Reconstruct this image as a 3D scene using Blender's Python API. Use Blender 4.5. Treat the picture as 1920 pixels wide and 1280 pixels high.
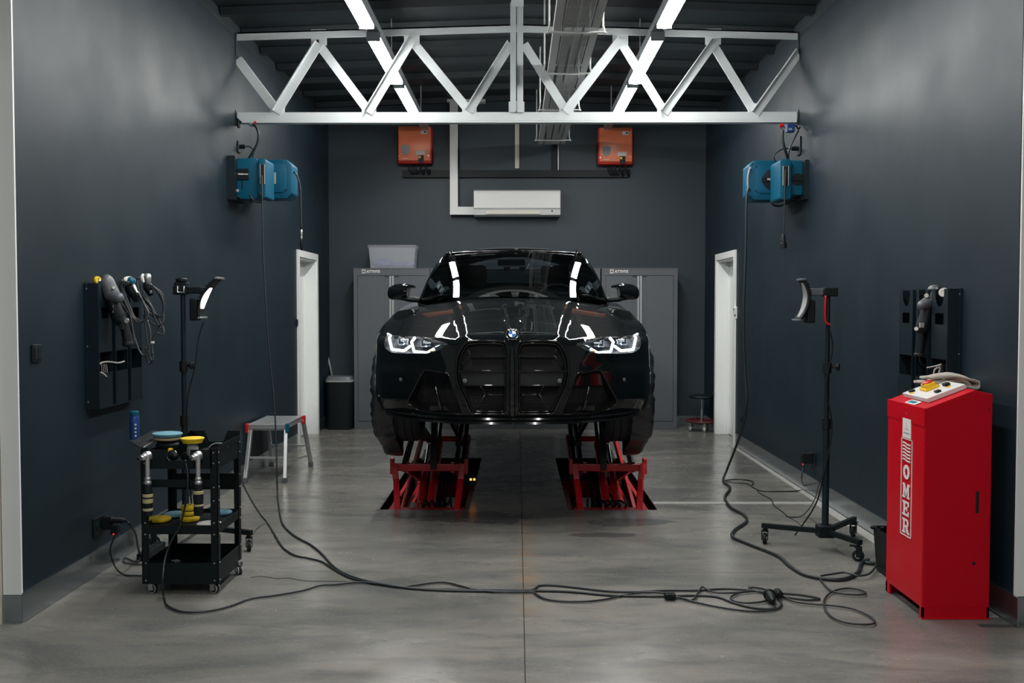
import bpy, bmesh, math, random
import numpy as np
from mathutils import Vector, Matrix, geometry
from mathutils.geometry import delaunay_2d_cdt
random.seed(7)
S = bpy.context.scene
COL = S.collection
for o in list(bpy.data.objects): bpy.data.objects.remove(o)

# ---------------------------------------------------------------- camera
F = 1867.0
PITCH = math.atan(68 / F); YAW = math.atan(10 / F)
cam_d = bpy.data.cameras.new('camera'); cam = bpy.data.objects.new('camera', cam_d); COL.objects.link(cam)
cam_d.sensor_width = 36; cam_d.lens = F / 1920 * 36; cam_d.clip_end = 200
cam.location = (0, 0, 1.5); cam.rotation_euler = (math.pi / 2 - PITCH, 0, YAW)
S.camera = cam
CM = cam.rotation_euler.to_matrix(); CMT = CM.transposed(); CL = Vector((0, 0, 1.5))
# ---------------------------------------------------------------- world, exposure
S.view_settings.view_transform = 'Standard'; S.view_settings.look = 'None'
S.view_settings.exposure = 0.0; S.view_settings.gamma = 1.0; S.view_settings.use_curve_mapping = False
w = bpy.data.worlds.new('world'); S.world = w; w.use_nodes = True
w.node_tree.nodes['Background'].inputs[0].default_value = (0.05, 0.06, 0.07, 1)
w.node_tree.nodes['Background'].inputs[1].default_value = 0.5
TUBE_EMIT = 76.0          # ceiling battens
DRL_EMIT = 5.0

# ---------------------------------------------------------------- pixel -> place helpers
def ray(px, py):
    return CM @ Vector(((px - 960) / F, (640 - py) / F, -1))
def PY(px, py, D):            # on the plane y = D
    r = ray(px, py); return CL + r * (D / r.y)
def PF(px, py, z=0.0):        # on a level plane
    r = ray(px, py); return CL + r * ((z - 1.5) / r.z)
def PX(px, py, x):            # on a side wall plane
    r = ray(px, py); return CL + r * (x / r.x)
def proj(p):
    q = CMT @ (Vector(p) - CL)
    return (960 + F * q.x / -q.z, 640 - F * q.y / -q.z)

# ---------------------------------------------------------------- materials
def mat(name, col, rough=0.5, metal=0.0, spec=0.5, coat=0.0, coat_r=0.03, noise=0.0, nscale=20, bump=0.0, bscale=200, emit=None, es=0, rvar=0.0, alpha=1, trans=0, sheen=0):
    m = bpy.data.materials.new(name); m.use_nodes = True
    nt = m.node_tree; b = nt.nodes['Principled BSDF']
    I = b.inputs
    I['Base Color'].default_value = (*col, 1); I['Roughness'].default_value = rough; I['Metallic'].default_value = metal
    I['Specular IOR Level'].default_value = spec; I['Coat Weight'].default_value = coat; I['Coat Roughness'].default_value = coat_r
    I['Alpha'].default_value = alpha; I['Transmission Weight'].default_value = trans; I['Sheen Weight'].default_value = sheen
    if emit: I['Emission Color'].default_value = (*emit, 1); I['Emission Strength'].default_value = es
    tc = nt.nodes.new('ShaderNodeTexCoord')
    if noise > 0 or rvar > 0:
        n = nt.nodes.new('ShaderNodeTexNoise'); n.inputs['Scale'].default_value = nscale; n.inputs['Detail'].default_value = 5
        nt.links.new(tc.outputs['Object'], n.inputs['Vector'])
        if noise > 0:
            mx = nt.nodes.new('ShaderNodeMix'); mx.data_type = 'RGBA'
            mx.inputs[6].default_value = (*[c * (1 - noise) for c in col], 1)
            mx.inputs[7].default_value = (*[min(1, c * (1 + noise)) for c in col], 1)
            nt.links.new(n.outputs['Fac'], mx.inputs[0]); nt.links.new(mx.outputs[2], I['Base Color'])
        if rvar > 0:
            mr = nt.nodes.new('ShaderNodeMapRange'); mr.inputs[1].default_value = .3; mr.inputs[2].default_value = .7
            mr.inputs[3].default_value = rough - rvar; mr.inputs[4].default_value = rough + rvar
            nt.links.new(n.outputs['Fac'], mr.inputs[0]); nt.links.new(mr.outputs[0], I['Roughness'])
    if bump > 0:
        n2 = nt.nodes.new('ShaderNodeTexNoise'); n2.inputs['Scale'].default_value = bscale; n2.inputs['Detail'].default_value = 3
        nt.links.new(tc.outputs['Object'], n2.inputs['Vector'])
        bp = nt.nodes.new('ShaderNodeBump'); bp.inputs['Strength'].default_value = bump; bp.inputs['Distance'].default_value = 0.01
        nt.links.new(n2.outputs['Fac'], bp.inputs['Height']); nt.links.new(bp.outputs[0], I['Normal'])
    return m

def glass_mat(name, tint, ior=1.5, rough=0.0, extra=0.0, col=(1, 1, 1)):
    m = bpy.data.materials.new(name); m.use_nodes = True; nt = m.node_tree; nt.nodes.clear()
    out = nt.nodes.new('ShaderNodeOutputMaterial'); mix = nt.nodes.new('ShaderNodeMixShader')
    tr = nt.nodes.new('ShaderNodeBsdfTransparent'); tr.inputs[0].default_value = (*tint, 1)
    gl = nt.nodes.new('ShaderNodeBsdfGlossy'); gl.inputs['Roughness'].default_value = rough; gl.inputs[0].default_value = (*col, 1)
    fr = nt.nodes.new('ShaderNodeFresnel'); fr.inputs[0].default_value = ior
    if extra:
        ad = nt.nodes.new('ShaderNodeMath'); ad.operation = 'ADD'; ad.inputs[1].default_value = extra
        nt.links.new(fr.outputs[0], ad.inputs[0]); nt.links.new(ad.outputs[0], mix.inputs[0])
    else: nt.links.new(fr.outputs[0], mix.inputs[0])
    nt.links.new(tr.outputs[0], mix.inputs[1]); nt.links.new(gl.outputs[0], mix.inputs[2]); nt.links.new(mix.outputs[0], out.inputs[0])
    return m

M = {}
M['wall_lit'] = mat('lit_wall_paint', (0.031, 0.047, 0.058), .5, spec=.4, noise=.1, nscale=2.2, bump=.05, bscale=160)  # wall paint lightened for the back wall, lamplight put into the colour
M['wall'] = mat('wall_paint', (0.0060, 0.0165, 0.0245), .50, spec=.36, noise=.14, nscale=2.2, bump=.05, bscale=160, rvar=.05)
M['ceiling'] = mat('ceiling_paint', (0.022, 0.03, 0.035), .45, spec=.6, noise=.1, nscale=4)
M['beam'] = mat('white_steel_paint', (0.66, 0.71, 0.72), .45, spec=.3, noise=.04, nscale=9, bump=.03)
M['white'] = mat('white_lacquer', (0.80, 0.83, 0.82), .35, noise=.03, nscale=5)
M['whitepl'] = mat('white_plastic', (0.72, 0.73, 0.72), .3, noise=.02)
M['cream'] = mat('cream_panel', (0.62, 0.60, 0.52), .5, noise=.05)
M['tube'] = mat('lamp_diffuser', (0.9, 0.9, 0.9), .5, emit=(1.0, .985, .955), es=TUBE_EMIT)
M['housing'] = mat('lamp_housing_grey', (0.22, 0.24, 0.26), .45, noise=.05)
M['galv'] = mat('galvanised_steel', (0.55, 0.57, 0.57), .35, metal=.85, noise=.12, nscale=30)
M['stainless'] = mat('brushed_steel_skirting', (0.42, 0.47, 0.50), .22, metal=.95, noise=.1, nscale=8, bump=.02, bscale=60)
M['cab'] = mat('grey_cabinet_paint', (0.10, 0.112, 0.125), .42, spec=.5, noise=.04, bump=.02)
M['cabdark'] = mat('cabinet_gap', (0.02, 0.03, 0.04), .6)
M['alu'] = mat('brushed_aluminium', (0.62, 0.64, 0.65), .34, metal=.8, noise=.06, nscale=40)
M['orange'] = mat('orange_enamel', (1.0, 0.26, 0.12), .35, noise=.03)
M['redside'] = mat('red_enamel_side', (0.62, 0.03, 0.02), .4, noise=.03)
M['blue'] = mat('blue_plastic', (0.003, 0.085, 0.155), .45, spec=.22, noise=.08, nscale=12, bump=.03)
M['bluedk'] = mat('blue_can_print', (0.012, 0.05, 0.20), .35, metal=.2, noise=.05)
M['blk'] = mat('black_plastic', (0.0045, 0.008, 0.010), .5, spec=.3, noise=.1, bump=.04)
M['blkm'] = mat('black_powder_coat', (0.003, 0.007, 0.009), .5, spec=.28, noise=.1, bump=.03)
M['rubber'] = mat('black_rubber', (0.005, 0.008, 0.010), .6, spec=.3, noise=.15, nscale=40, bump=.05)
M['hose'] = mat('grey_black_hose', (0.012, 0.018, 0.021), .42, noise=.15, nscale=40)
M['rack'] = mat('rack_sheet_metal', (0.006, 0.014, 0.019), .38, spec=.4, noise=.08, nscale=6)
M['red'] = mat('red_lift_paint', (0.50, 0.008, 0.014), .32, noise=.1, nscale=15, rvar=.06)
M['redcab'] = mat('red_console_paint', (0.52, 0.0015, 0.012), .36, spec=.22, noise=.04, nscale=6, rvar=.05)
M['yellow'] = mat('yellow_foam', (0.75, 0.52, 0.015), .75, noise=.1, nscale=60, bump=.1)
M['yelpl'] = mat('yellow_plastic', (0.85, 0.52, 0.01), .35)
M['redpl'] = mat('red_plastic', (0.55, 0.01, 0.012), .35)
M['bluefoam'] = mat('blue_foam', (0.13, 0.30, 0.38), .8, noise=.1, nscale=60, bump=.1)
M['tanfoam'] = mat('tan_foam', (0.52, 0.40, 0.24), .8, noise=.1, nscale=60)
M['whitefoam'] = mat('white_foam', (0.68, 0.68, 0.68), .8, noise=.04)
M['traymetal'] = mat('zinc_tray', (0.58, 0.58, 0.56), .42, metal=.0, noise=.15, nscale=30)
M['cord'] = mat('grey_cord', (0.035, 0.042, 0.046), .4)
M['beige'] = mat('beige_cloth', (0.42, 0.38, 0.32), .95, noise=.3, nscale=120, bump=.5, bscale=160, sheen=.3)
M['paint'] = mat('black_car_paint', (0.0045, 0.0062, 0.0070), .5, spec=0.004, coat=1.0, coat_r=.01)
M['gloss'] = mat('gloss_black_trim', (0.003, 0.004, 0.0045), .09, coat=.6)
M['dark'] = mat('dark_cavity', (0.003, 0.0035, 0.004), .7)
M['mesh'] = mat('grille_mesh_black', (0.006, 0.008, 0.009), .45)
M['chrome'] = mat('satin_chrome', (0.75, 0.78, 0.8), .12, metal=1.0)
M['lampin'] = mat('headlamp_silver', (0.035, 0.037, 0.042), .35, metal=.3)
M['drl'] = mat('daytime_light', (0.9, 0.9, 0.9), .3, emit=(0.9, 0.96, 1.0), es=DRL_EMIT)
M['lens'] = glass_mat('headlamp_clear_lens', (.93, .95, .96), 1.35)
M['projector'] = mat('projector_glass', (0.04, 0.06, 0.09), .06, spec=1.0, coat=1)
M['amber'] = mat('amber_reflector', (0.6, 0.35, 0.02), .25)
M['shield'] = glass_mat('windshield_tinted', (.32, .40, .42), 1.75)
M['sidegl'] = glass_mat('side_glass_tinted', (.14, .18, .19), 1.6)
M['clearpl'] = mat('milky_box_plastic', (0.62, 0.65, 0.70), .3, alpha=.24)
M['lilac'] = mat('lilac_cloth', (0.12, 0.14, 0.34), .9, noise=.25, nscale=30)
M['interior'] = mat('interior_dark', (0.012, 0.016, 0.019), .7, noise=.1)
M['leather'] = mat('seat_leather', (0.035, 0.04, 0.045), .5, noise=.1, nscale=30)
M['sheet'] = mat('black_plastic_sheet', (0.010, 0.013, 0.015), .3, noise=.1, bump=.5, bscale=24)
M['tyre'] = mat('tyre_rubber', (0.009, 0.011, 0.013), .7, noise=.2, nscale=50, bump=.1)
M['bmwblue'] = mat('badge_blue', (0.01, 0.14, 0.42), .25)
M['badgew'] = mat('badge_white', (0.8, 0.8, 0.8), .25)
M['print'] = mat('white_print', (0.75, 0.72, 0.70), .5)
M['printpink'] = mat('pale_print', (0.70, 0.62, 0.58), .5)
M['teal'] = mat('teal_sticker', (0.06, 0.25, 0.34), .4)
M['led'] = mat('red_led', (0.6, 0, 0), .4, emit=(1, .02, .03), es=2.0)
M['ledam'] = mat('amber_led', (0.8, .3, 0.05), .4, emit=(1, .35, .06), es=3.0)
M['lampface'] = mat('work_lamp_face', (0.9, .9, .9), .4, emit=(1.0, .98, .95), es=9.0)
M['signal'] = mat('label_grey', (0.30, 0.31, 0.31), .5)
M['jointc'] = mat('joint_filler', (0.030, 0.028, 0.026), .9, noise=.3, nscale=8)
M['lightstrip'] = mat('pale_concrete_strip', (0.36, 0.355, 0.34), .4, noise=.1, nscale=10)
M['pit'] = mat('pit_concrete', (0.022, 0.022, 0.022), .8, noise=.3, nscale=8, bump=.3, bscale=30)
M['wire'] = mat('white_cable', (0.5, 0.48, 0.44), .6)
M['glassbl'] = mat('black_glass_roof', (0.003, 0.004, 0.005), .04, coat=1)
M['taillamp'] = mat('red_tail_lamp', (0.3, 0.005, 0.005), .15)
M['outer'] = mat('outer_wall_paint', (0.36, 0.37, 0.38), .6, noise=.08, nscale=2)

# polished concrete: clouds, dark stains, rust along the joint
def floor_material():
    m = bpy.data.materials.new('polished_concrete'); m.use_nodes = True; nt = m.node_tree; b = nt.nodes['Principled BSDF']
    N = nt.nodes.new; L = nt.links.new
    geo = N('ShaderNodeNewGeometry'); pos = geo.outputs['Position']
    def noise(scale, detail=5, sx=1, sy=1, rough=.55, dist=0, off=0):
        mp = N('ShaderNodeMapping'); mp.inputs['Scale'].default_value = (sx, sy, 1); mp.inputs['Location'].default_value = (off, off, 0); L(pos, mp.inputs[0])
        n = N('ShaderNodeTexNoise'); n.inputs['Scale'].default_value = scale; n.inputs['Detail'].default_value = detail
        n.inputs['Roughness'].default_value = rough; n.inputs['Distortion'].default_value = dist
        L(mp.outputs[0], n.inputs['Vector']); return n.outputs['Fac']
    def rng(v, a, bb, c=0, d=1):
        r = N('ShaderNodeMapRange'); r.inputs[1].default_value = a; r.inputs[2].default_value = bb; r.inputs[3].default_value = c; r.inputs[4].default_value = d
        L(v, r.inputs[0]); return r.outputs[0]
    def mixc(f, a, bb):
        x = N('ShaderNodeMix'); x.data_type = 'RGBA'; L(f, x.inputs[0])
        for i, c in ((6, a), (7, bb)):
            if isinstance(c, tuple): x.inputs[i].default_value = (*c, 1)
            else: L(c, x.inputs[i])
        return x.outputs[2]
    def math_(op, a, bb=None):
        x = N('ShaderNodeMath'); x.operation = op
        for i, c in enumerate((a, bb)):
            if c is None: continue
            if isinstance(c, (int, float)): x.inputs[i].default_value = c
            else: L(c, x.inputs[i])
        return x.outputs[0]
    base = mixc(rng(noise(1.1, 6, .7, 1.5, .6, .8), .34, .66), (0.112, 0.115, 0.109), (0.25, 0.24, 0.214))
    c2 = mixc(rng(noise(4.5, 6, .6, 1.6, .65, .5, 3), .48, .70, 0, .7), base, (0.095, 0.105, 0.11))
    c3 = mixc(rng(noise(60, 3, 1, 1), .45, .8, 0, .18), c2, (0.33, 0.32, 0.30))
    # rust stain along the joint
    sx = N('ShaderNodeSeparateXYZ'); L(pos, sx.inputs[0]); X, Y = sx.outputs[0], sx.outputs[1]
    dx = math_('ABSOLUTE', math_('SUBTRACT', X, 0.055))
    rust = math_('MULTIPLY', rng(dx, 0.0, .10, 1, 0), rng(noise(3.0, 4, .3, 1.5, .6, 0, 9), .40, .62, 0, .8))
    rust = math_('MULTIPLY', rust, rng(Y, 4.6, 5.0, 0, 1)); rust = math_('MULTIPLY', rust, rng(Y, 6.8, 7.1, 1, 0))
    c4 = mixc(rust, c3, (0.27, 0.175, 0.11))
    # damp stains in front of the lift (shaped by noise)
    def blob(cx, cy, rx, ry, lo=.35, amp=1.1, off=0):
        ex = math_('DIVIDE', math_('SUBTRACT', X, cx), rx); ey = math_('DIVIDE', math_('SUBTRACT', Y, cy), ry)
        r = math_('SQRT', math_('ADD', math_('MULTIPLY', ex, ex), math_('MULTIPLY', ey, ey)))
        r = math_('ADD', r, math_('MULTIPLY', math_('SUBTRACT', noise(3.2, 4, 1, 1.6, .6, .3, off), .5), 2.4))
        return rng(r, .9, 1.0, 1, 0)
    st = math_('MULTIPLY', blob(-.36, 6.98, .48, .20, off=2), .72)
    c5 = mixc(st, c4, (0.060, 0.060, 0.068))
    st2 = math_('MULTIPLY', blob(.80, 6.82, .32, .14, off=5), .62)
    c6 = mixc(st2, c5, (0.058, 0.066, 0.070))
    st3 = math_('MULTIPLY', blob(.55, 6.46, .24, .06, off=8), .7)
    c7 = mixc(st3, c6, (0.055, 0.058, 0.06))
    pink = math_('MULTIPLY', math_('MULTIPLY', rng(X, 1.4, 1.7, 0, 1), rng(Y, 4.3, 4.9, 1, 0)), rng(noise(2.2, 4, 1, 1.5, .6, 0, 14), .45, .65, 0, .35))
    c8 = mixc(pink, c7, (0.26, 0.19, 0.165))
    L(c8, b.inputs['Base Color'])
    L(rng(noise(3, 5, .8, 1.4, .6, 0, 4), .3, .7, .17, .31), b.inputs['Roughness'])
    b.inputs['Specular IOR Level'].default_value = .55
    bp = N('ShaderNodeBump'); bp.inputs['Strength'].default_value = .09; bp.inputs['Distance'].default_value = .01
    L(noise(9, 4, 1, 1), bp.inputs['Height']); L(bp.outputs[0], b.inputs['Normal'])
    return m
M['floor'] = floor_material()

# ---------------------------------------------------------------- mesh builder
def catmull(pts, n=6, closed=False):
    pts = [Vector(p) for p in pts]; out = []
    m = len(pts); rngi = range(m if closed else m - 1)
    for i in rngi:
        if closed: p0, p1, p2, p3 = pts[(i - 1) % m], pts[i], pts[(i + 1) % m], pts[(i + 2) % m]
        else: p0, p1, p2, p3 = pts[max(i - 1, 0)], pts[i], pts[i + 1], pts[min(i + 2, m - 1)]
        for k in range(n):
            t = k / n
            out.append(0.5 * ((2 * p1) + (p2 - p0) * t + (2 * p0 - 5 * p1 + 4 * p2 - p3) * t * t + (3 * p1 - p0 - 3 * p2 + p3) * t ** 3))
    if not closed: out.append(pts[-1])
    return out

class MB:
    def __init__(s): s.v = []; s.f = []
    def add(s, vs, fs):
        o = len(s.v); s.v += [Vector(v) for v in vs]; s.f += [tuple(i + o for i in f) for f in fs]; return s
    def box(s, a, b, bev=0.0):
        x0, y0, z0 = [min(a[i], b[i]) for i in range(3)]; x1, y1, z1 = [max(a[i], b[i]) for i in range(3)]
        if bev <= 0:
            vs = [(x0, y0, z0), (x1, y0, z0), (x1, y1, z0), (x0, y1, z0), (x0, y0, z1), (x1, y0, z1), (x1, y1, z1), (x0, y1, z1)]
            return s.add(vs, [(0, 3, 2, 1), (4, 5, 6, 7), (0, 1, 5, 4), (1, 2, 6, 5), (2, 3, 7, 6), (3, 0, 4, 7)])
        bm = bmesh.new(); bmesh.ops.create_cube(bm, size=1)
        for v in bm.verts: v.co = Vector(((x0 + x1) / 2 + v.co.x * (x1 - x0), (y0 + y1) / 2 + v.co.y * (y1 - y0), (z0 + z1) / 2 + v.co.z * (z1 - z0)))
        bmesh.ops.bevel(bm, geom=bm.edges[:], offset=bev, segments=2, affect='EDGES', profile=.5)
        s.bm(bm); return s
    def bm(s, bm):
        bm.verts.ensure_lookup_table(); bm.verts.index_update()
        s.add([v.co.copy() for v in bm.verts], [tuple(v.index for v in f.verts) for f in bm.faces]); bm.free(); return s
    def obox(s, c, ax, ay, az, hx, hy, hz):   # oriented box: axes unit vectors, half sizes
        c, ax, ay, az = Vector(c), Vector(ax).normalized(), Vector(ay).normalized(), Vector(az).normalized()
        vs = [c + ax * (hx * i) + ay * (hy * j) + az * (hz * k) for k in (-1, 1) for j in (-1, 1) for i in (-1, 1)]
        return s.add(vs, [(0, 2, 3, 1), (4, 5, 7, 6), (0, 1, 5, 4), (1, 3, 7, 5), (3, 2, 6, 7), (2, 0, 4, 6)])
    def bar(s, a, b, w, h, up=(0, 0, 1)):    # rectangular bar from a to b
        a, b = Vector(a), Vector(b); d = (b - a).normalized(); up = Vector(up)
        sd = d.cross(up)
        if sd.length < 1e-4: sd = d.cross(Vector((1, 0, 0)))
        sd.normalize(); u = sd.cross(d).normalized()
        return s.obox((a + b) / 2, sd, d, u, w / 2, (b - a).length / 2, h / 2)
    def tube(s, path, r, n=8, caps=True, closed=False, sq=None):
        path = [Vector(p) for p in path]; m = len(path)
        rs = r if isinstance(r, (list, tuple)) else [r] * m
        t0 = (path[1] - path[0]).normalized()
        ref = Vector((0, 0, 1)) if abs(t0.z) < .9 else Vector((1, 0, 0))
        u = t0.cross(ref).normalized(); vs = []; fs = []
        for i in range(m):
            if closed: t = (path[(i + 1) % m] - path[i - 1])
            else: t = path[min(i + 1, m - 1)] - path[max(i - 1, 0)]
            if t.length < 1e-9: t = t0
            t = t.normalized(); u = (u - t * u.dot(t))
            if u.length < 1e-6: u = t.cross(ref)
            u.normalize(); vv = t.cross(u)
            for k in range(n):
                a = 2 * math.pi * k / n
                vs.append(path[i] + (u * math.cos(a) + vv * math.sin(a)) * rs[i])
        for i in range(m if closed else m - 1):
            j = (i + 1) % m
            for k in range(n):
                k2 = (k + 1) % n; fs.append((i * n + k, i * n + k2, j * n + k2, j * n + k))
        if caps and not closed:
            fs.append(tuple(range(n - 1, -1, -1))); fs.append(tuple((m - 1) * n + k for k in range(n)))
        return s.add(vs, fs)
    def cyl(s, a, b, r, n=16, r2=None): return s.tube([a, b], [r, r if r2 is None else r2], n)
    def lathe(s, c, axis, prof, n=24, caps=True):   # prof: (radius, along axis)
        c = Vector(c); ax = Vector(axis).normalized()
        return s.tube_prof(c, ax, prof, n, caps)
    def tube_prof(s, c, ax, prof, n, caps):
        ref = Vector((0, 0, 1)) if abs(ax.z) < .9 else Vector((1, 0, 0))
        u = ax.cross(ref).normalized(); vv = ax.cross(u); vs = []; fs = []
        for (r, h) in prof:
            for k in range(n):
                a = 2 * math.pi * k / n; vs.append(c + ax * h + (u * math.cos(a) + vv * math.sin(a)) * max(r, 1e-4))
        for i in range(len(prof) - 1):
            for k in range(n):
                k2 = (k + 1) % n; fs.append((i * n + k, i * n + k2, (i + 1) * n + k2, (i + 1) * n + k))
        if caps: fs.append(tuple(range(n - 1, -1, -1))); fs.append(tuple((len(prof) - 1) * n + k for k in range(n)))
        return s.add(vs, fs)
    def prism(s, poly, d):      # poly: list of 3-D points, extruded by vector d
        d = Vector(d); n = len(poly); p = [Vector(q) for q in poly]
        return s.add(p + [q + d for q in p], [tuple(range(n)), tuple(range(2 * n - 1, n - 1, -1))] + [(i, i + n, (i + 1) % n + n, (i + 1) % n) for i in range(n)])
    def grid(s, fn, nu, nv, closeu=False):
        vs = [fn(i / nu, j / nv) for j in range(nv + 1) for i in range(nu + (0 if closeu else 1))]
        w_ = nu + (0 if closeu else 1); fs = []
        for j in range(nv):
            for i in range(nu):
                i2 = (i + 1) % w_; fs.append((j * w_ + i, j * w_ + i2, (j + 1) * w_ + i2, (j + 1) * w_ + i))
        return s.add(vs, fs)
    def build(s, name, m, parent=None, smooth=None, kind=None, base=None, bevel=0, weld=False, thick=0, label=None):
        if parent is not None: org = world_of(parent)
        elif base is not None: org = Vector(base)
        else:
            xs = [v.x for v in s.v]; ys = [v.y for v in s.v]; zs = [v.z for v in s.v]
            org = Vector(((min(xs) + max(xs)) / 2, (min(ys) + max(ys)) / 2, min(zs)))
        me = bpy.data.meshes.new(name); me.from_pydata([v - org for v in s.v], [], s.f); me.update()
        bm = bmesh.new(); bm.from_mesh(me)
        if weld: bmesh.ops.remove_doubles(bm, verts=bm.verts, dist=weld)
        bmesh.ops.recalc_face_normals(bm, faces=bm.faces)
        if bevel:
            bmesh.ops.bevel(bm, geom=[e for e in bm.edges if len(e.link_faces) == 2 and e.calc_face_angle(0) > .6], offset=bevel, segments=2, affect='EDGES', profile=.6)
        bm.to_mesh(me); bm.free()
        me.materials.append(m if not isinstance(m, str) else M[m])
        ob = bpy.data.objects.new(name, me); COL.objects.link(ob)
        if parent is not None: ob.parent = parent
        else: ob.location = org
        if smooth:
            me.shade_smooth()
            if smooth is not True: me.set_sharp_from_angle(angle=math.radians(smooth))
        if thick:
            md = ob.modifiers.new('thickness', 'SOLIDIFY'); md.thickness = thick; md.offset = 0
        if kind: ob['kind'] = kind
        if label: ob['label'] = label
        return ob

def world_of(o):
    v = Vector((0, 0, 0))
    while o is not None: v += Vector(o.location); o = o.parent
    return v
def tag(o, label=None, cat=None, group=None, kind=None):
    if label: o['label'] = label
    if cat: o['category'] = cat
    if group: o['group'] = group
    if kind: o['kind'] = kind
    return o
def thing(name, label, cat, loc, group=None):
    o = bpy.data.objects.new(name, None); COL.objects.link(o); o.location = loc; o.empty_display_size = .1
    return tag(o, label, cat, group)
def kids(o): return [c for c in bpy.data.objects if c.parent == o]
def dup(o, loc=None, parent=None, label=None, rotz=None):
    c = o.copy(); COL.objects.link(c); c.parent = parent
    if loc is not None: c.location = loc
    if rotz is not None: c.rotation_euler = (0, 0, rotz)
    if label: c['label'] = label
    for ch in kids(o): dup(ch, parent=c)
    return c
def text_mesh(txt, size, origin, xdir, ydir, depth=.001, bold=0.0, name='lettering', m='print', parent=None, align='CENTER'):
    cu = bpy.data.curves.new('t', 'FONT'); cu.body = txt; cu.size = size; cu.extrude = depth; cu.offset = bold; cu.align_x = align; cu.resolution_u = 3
    ob = bpy.data.objects.new('t', cu); COL.objects.link(ob)
    me = bpy.data.meshes.new_from_object(ob); bpy.data.objects.remove(ob); bpy.data.curves.remove(cu)
    x = Vector(xdir).normalized(); y = Vector(ydir).normalized(); z = x.cross(y)
    mb = MB(); mb.add([Vector(origin) + x * v.co.x + y * v.co.y + z * v.co.z for v in me.vertices], [tuple(p.vertices) for p in me.polygons])
    return mb.build(name, m, parent)
WL, WR = -2.34, 2.33        # painted side walls
DB = 12.40                   # back wall
DN = 4.65                    # near end of the bay
CZ, RZ = 3.98, 4.07          # ceiling at the side / ridge
def cz(x): return RZ - (RZ - CZ) * min(1, abs(x) / 2.5)
# ================================================================ ROOM
def struct(name, mb, m, parent=None, **k):
    o = mb.build(name, m, parent, **k)
    if parent is None: o['kind'] = 'structure'
    return o
PITS = [(-1.012, -.352, 7.262, 9.75), (.372, 1.028, 7.262, 9.75)]
# floor: a joint-coloured base with slabs on it, two pits left open
fb = MB()
def rects_with_holes(x0, x1, y0, y1, holes):
    xs = sorted({x0, x1, *[h[i] for h in holes for i in (0, 1) if x0 < h[i] < x1]})
    ys = sorted({y0, y1, *[h[i] for h in holes for i in (2, 3) if y0 < h[i] < y1]})
    out = []
    for i in range(len(xs) - 1):
        for j in range(len(ys) - 1):
            cx, cy = (xs[i] + xs[i + 1]) / 2, (ys[j] + ys[j + 1]) / 2
            if any(h[0] < cx < h[1] and h[2] < cy < h[3] for h in holes): continue
            out.append((xs[i], xs[i + 1], ys[j], ys[j + 1]))
    return out
for (a, b, c, d) in rects_with_holes(-5, 5, -4, 12.7, PITS):
    fb.box((a, c, -.06), (b, d, -.006))
floor = struct('floor', fb, 'jointc', base=(0, 5, 0))
g = .0022
xcuts = [-5, .032, 5]; ycuts = [-4, 1.4, 5.55, 7.52, 7.93, 10.2, 12.7]
DRAIN = (2.165, 2.325, 4.60, 4.655)
for i in range(2):
    for j in range(len(ycuts) - 1):
        mb = MB()
        for (a, b, c, d) in rects_with_holes(xcuts[i] + g, xcuts[i + 1] - g, ycuts[j] + g * .6, ycuts[j + 1] - g * .6, PITS + [DRAIN]):
            # open sheet with skirts: top face only plus thin sides
            mb.add([(a, c, 0), (b, c, 0), (b, d, 0), (a, d, 0), (a, c, -.006), (b, c, -.006), (b, d, -.006), (a, d, -.006)],
                   [(0, 1, 2, 3), (0, 4, 5, 1), (1, 5, 6, 2), (2, 6, 7, 3), (3, 7, 4, 0)])
        mb.build('floor_slab', 'floor', floor)
pit = MB()
for (a, b, c, d) in PITS:
    pit.box((a - .02, c - .02, -.36), (b + .02, d + .02, -.34)); pit.box((a - .02, c - .02, -.34), (a, d + .02, -.007)); pit.box((b, c - .02, -.34), (b + .02, d + .02, -.007))
    pit.box((a, c - .02, -.34), (b, c, -.007)); pit.box((a, d, -.34), (b, d + .02, -.007))
pit.build('lift_pit', 'pit', floor)
MB().box((1.03, 7.47, .0005), (2.25, 7.555, .003)).build('floor_strip', 'lightstrip', floor)
MB().box((2.245, 4.75, .0005), (2.318, 7.555, .003)).build('floor_strip', 'lightstrip', floor)
MB().box((2.27, 7.56, .0005), (2.318, 10.6, .003)).build('floor_strip', 'lightstrip', floor)
dr = MB().box((DRAIN[0], DRAIN[2], -.02), (DRAIN[1], DRAIN[3], -.012)); dr.build('drain_slot', 'dark', floor)

# side walls with the door openings
DOORS = {'left': (10.62, 11.56), 'right': (10.68, 11.62)}
WT = .17; WH = 3.73
def side_wall(name, x, sgn, d0, d1, dz=2.03):
    mb = MB(); xo = x + sgn * WT
    mb.box((x, DN, 0), (xo, d0, WH)); mb.box((x, d1, 0), (xo, DB, WH)); mb.box((x, d0, dz), (xo, d1, WH))
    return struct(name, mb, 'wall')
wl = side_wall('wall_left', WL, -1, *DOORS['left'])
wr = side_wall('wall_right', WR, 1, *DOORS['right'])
for sgn, x, n in ((-1, WL, 'left'), (1, WR, 'right')):
    struct('wall_upper_' + n, MB().box((x + sgn * .15, DN - .02, WH - .02), (x + sgn * .32, DB + .1, 4.1)), 'ceiling')
wb = struct('wall_back', MB().box((WL - .4, DB, 0), (WR + .4, DB + .15, 4.2)), 'wall_lit')
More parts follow.
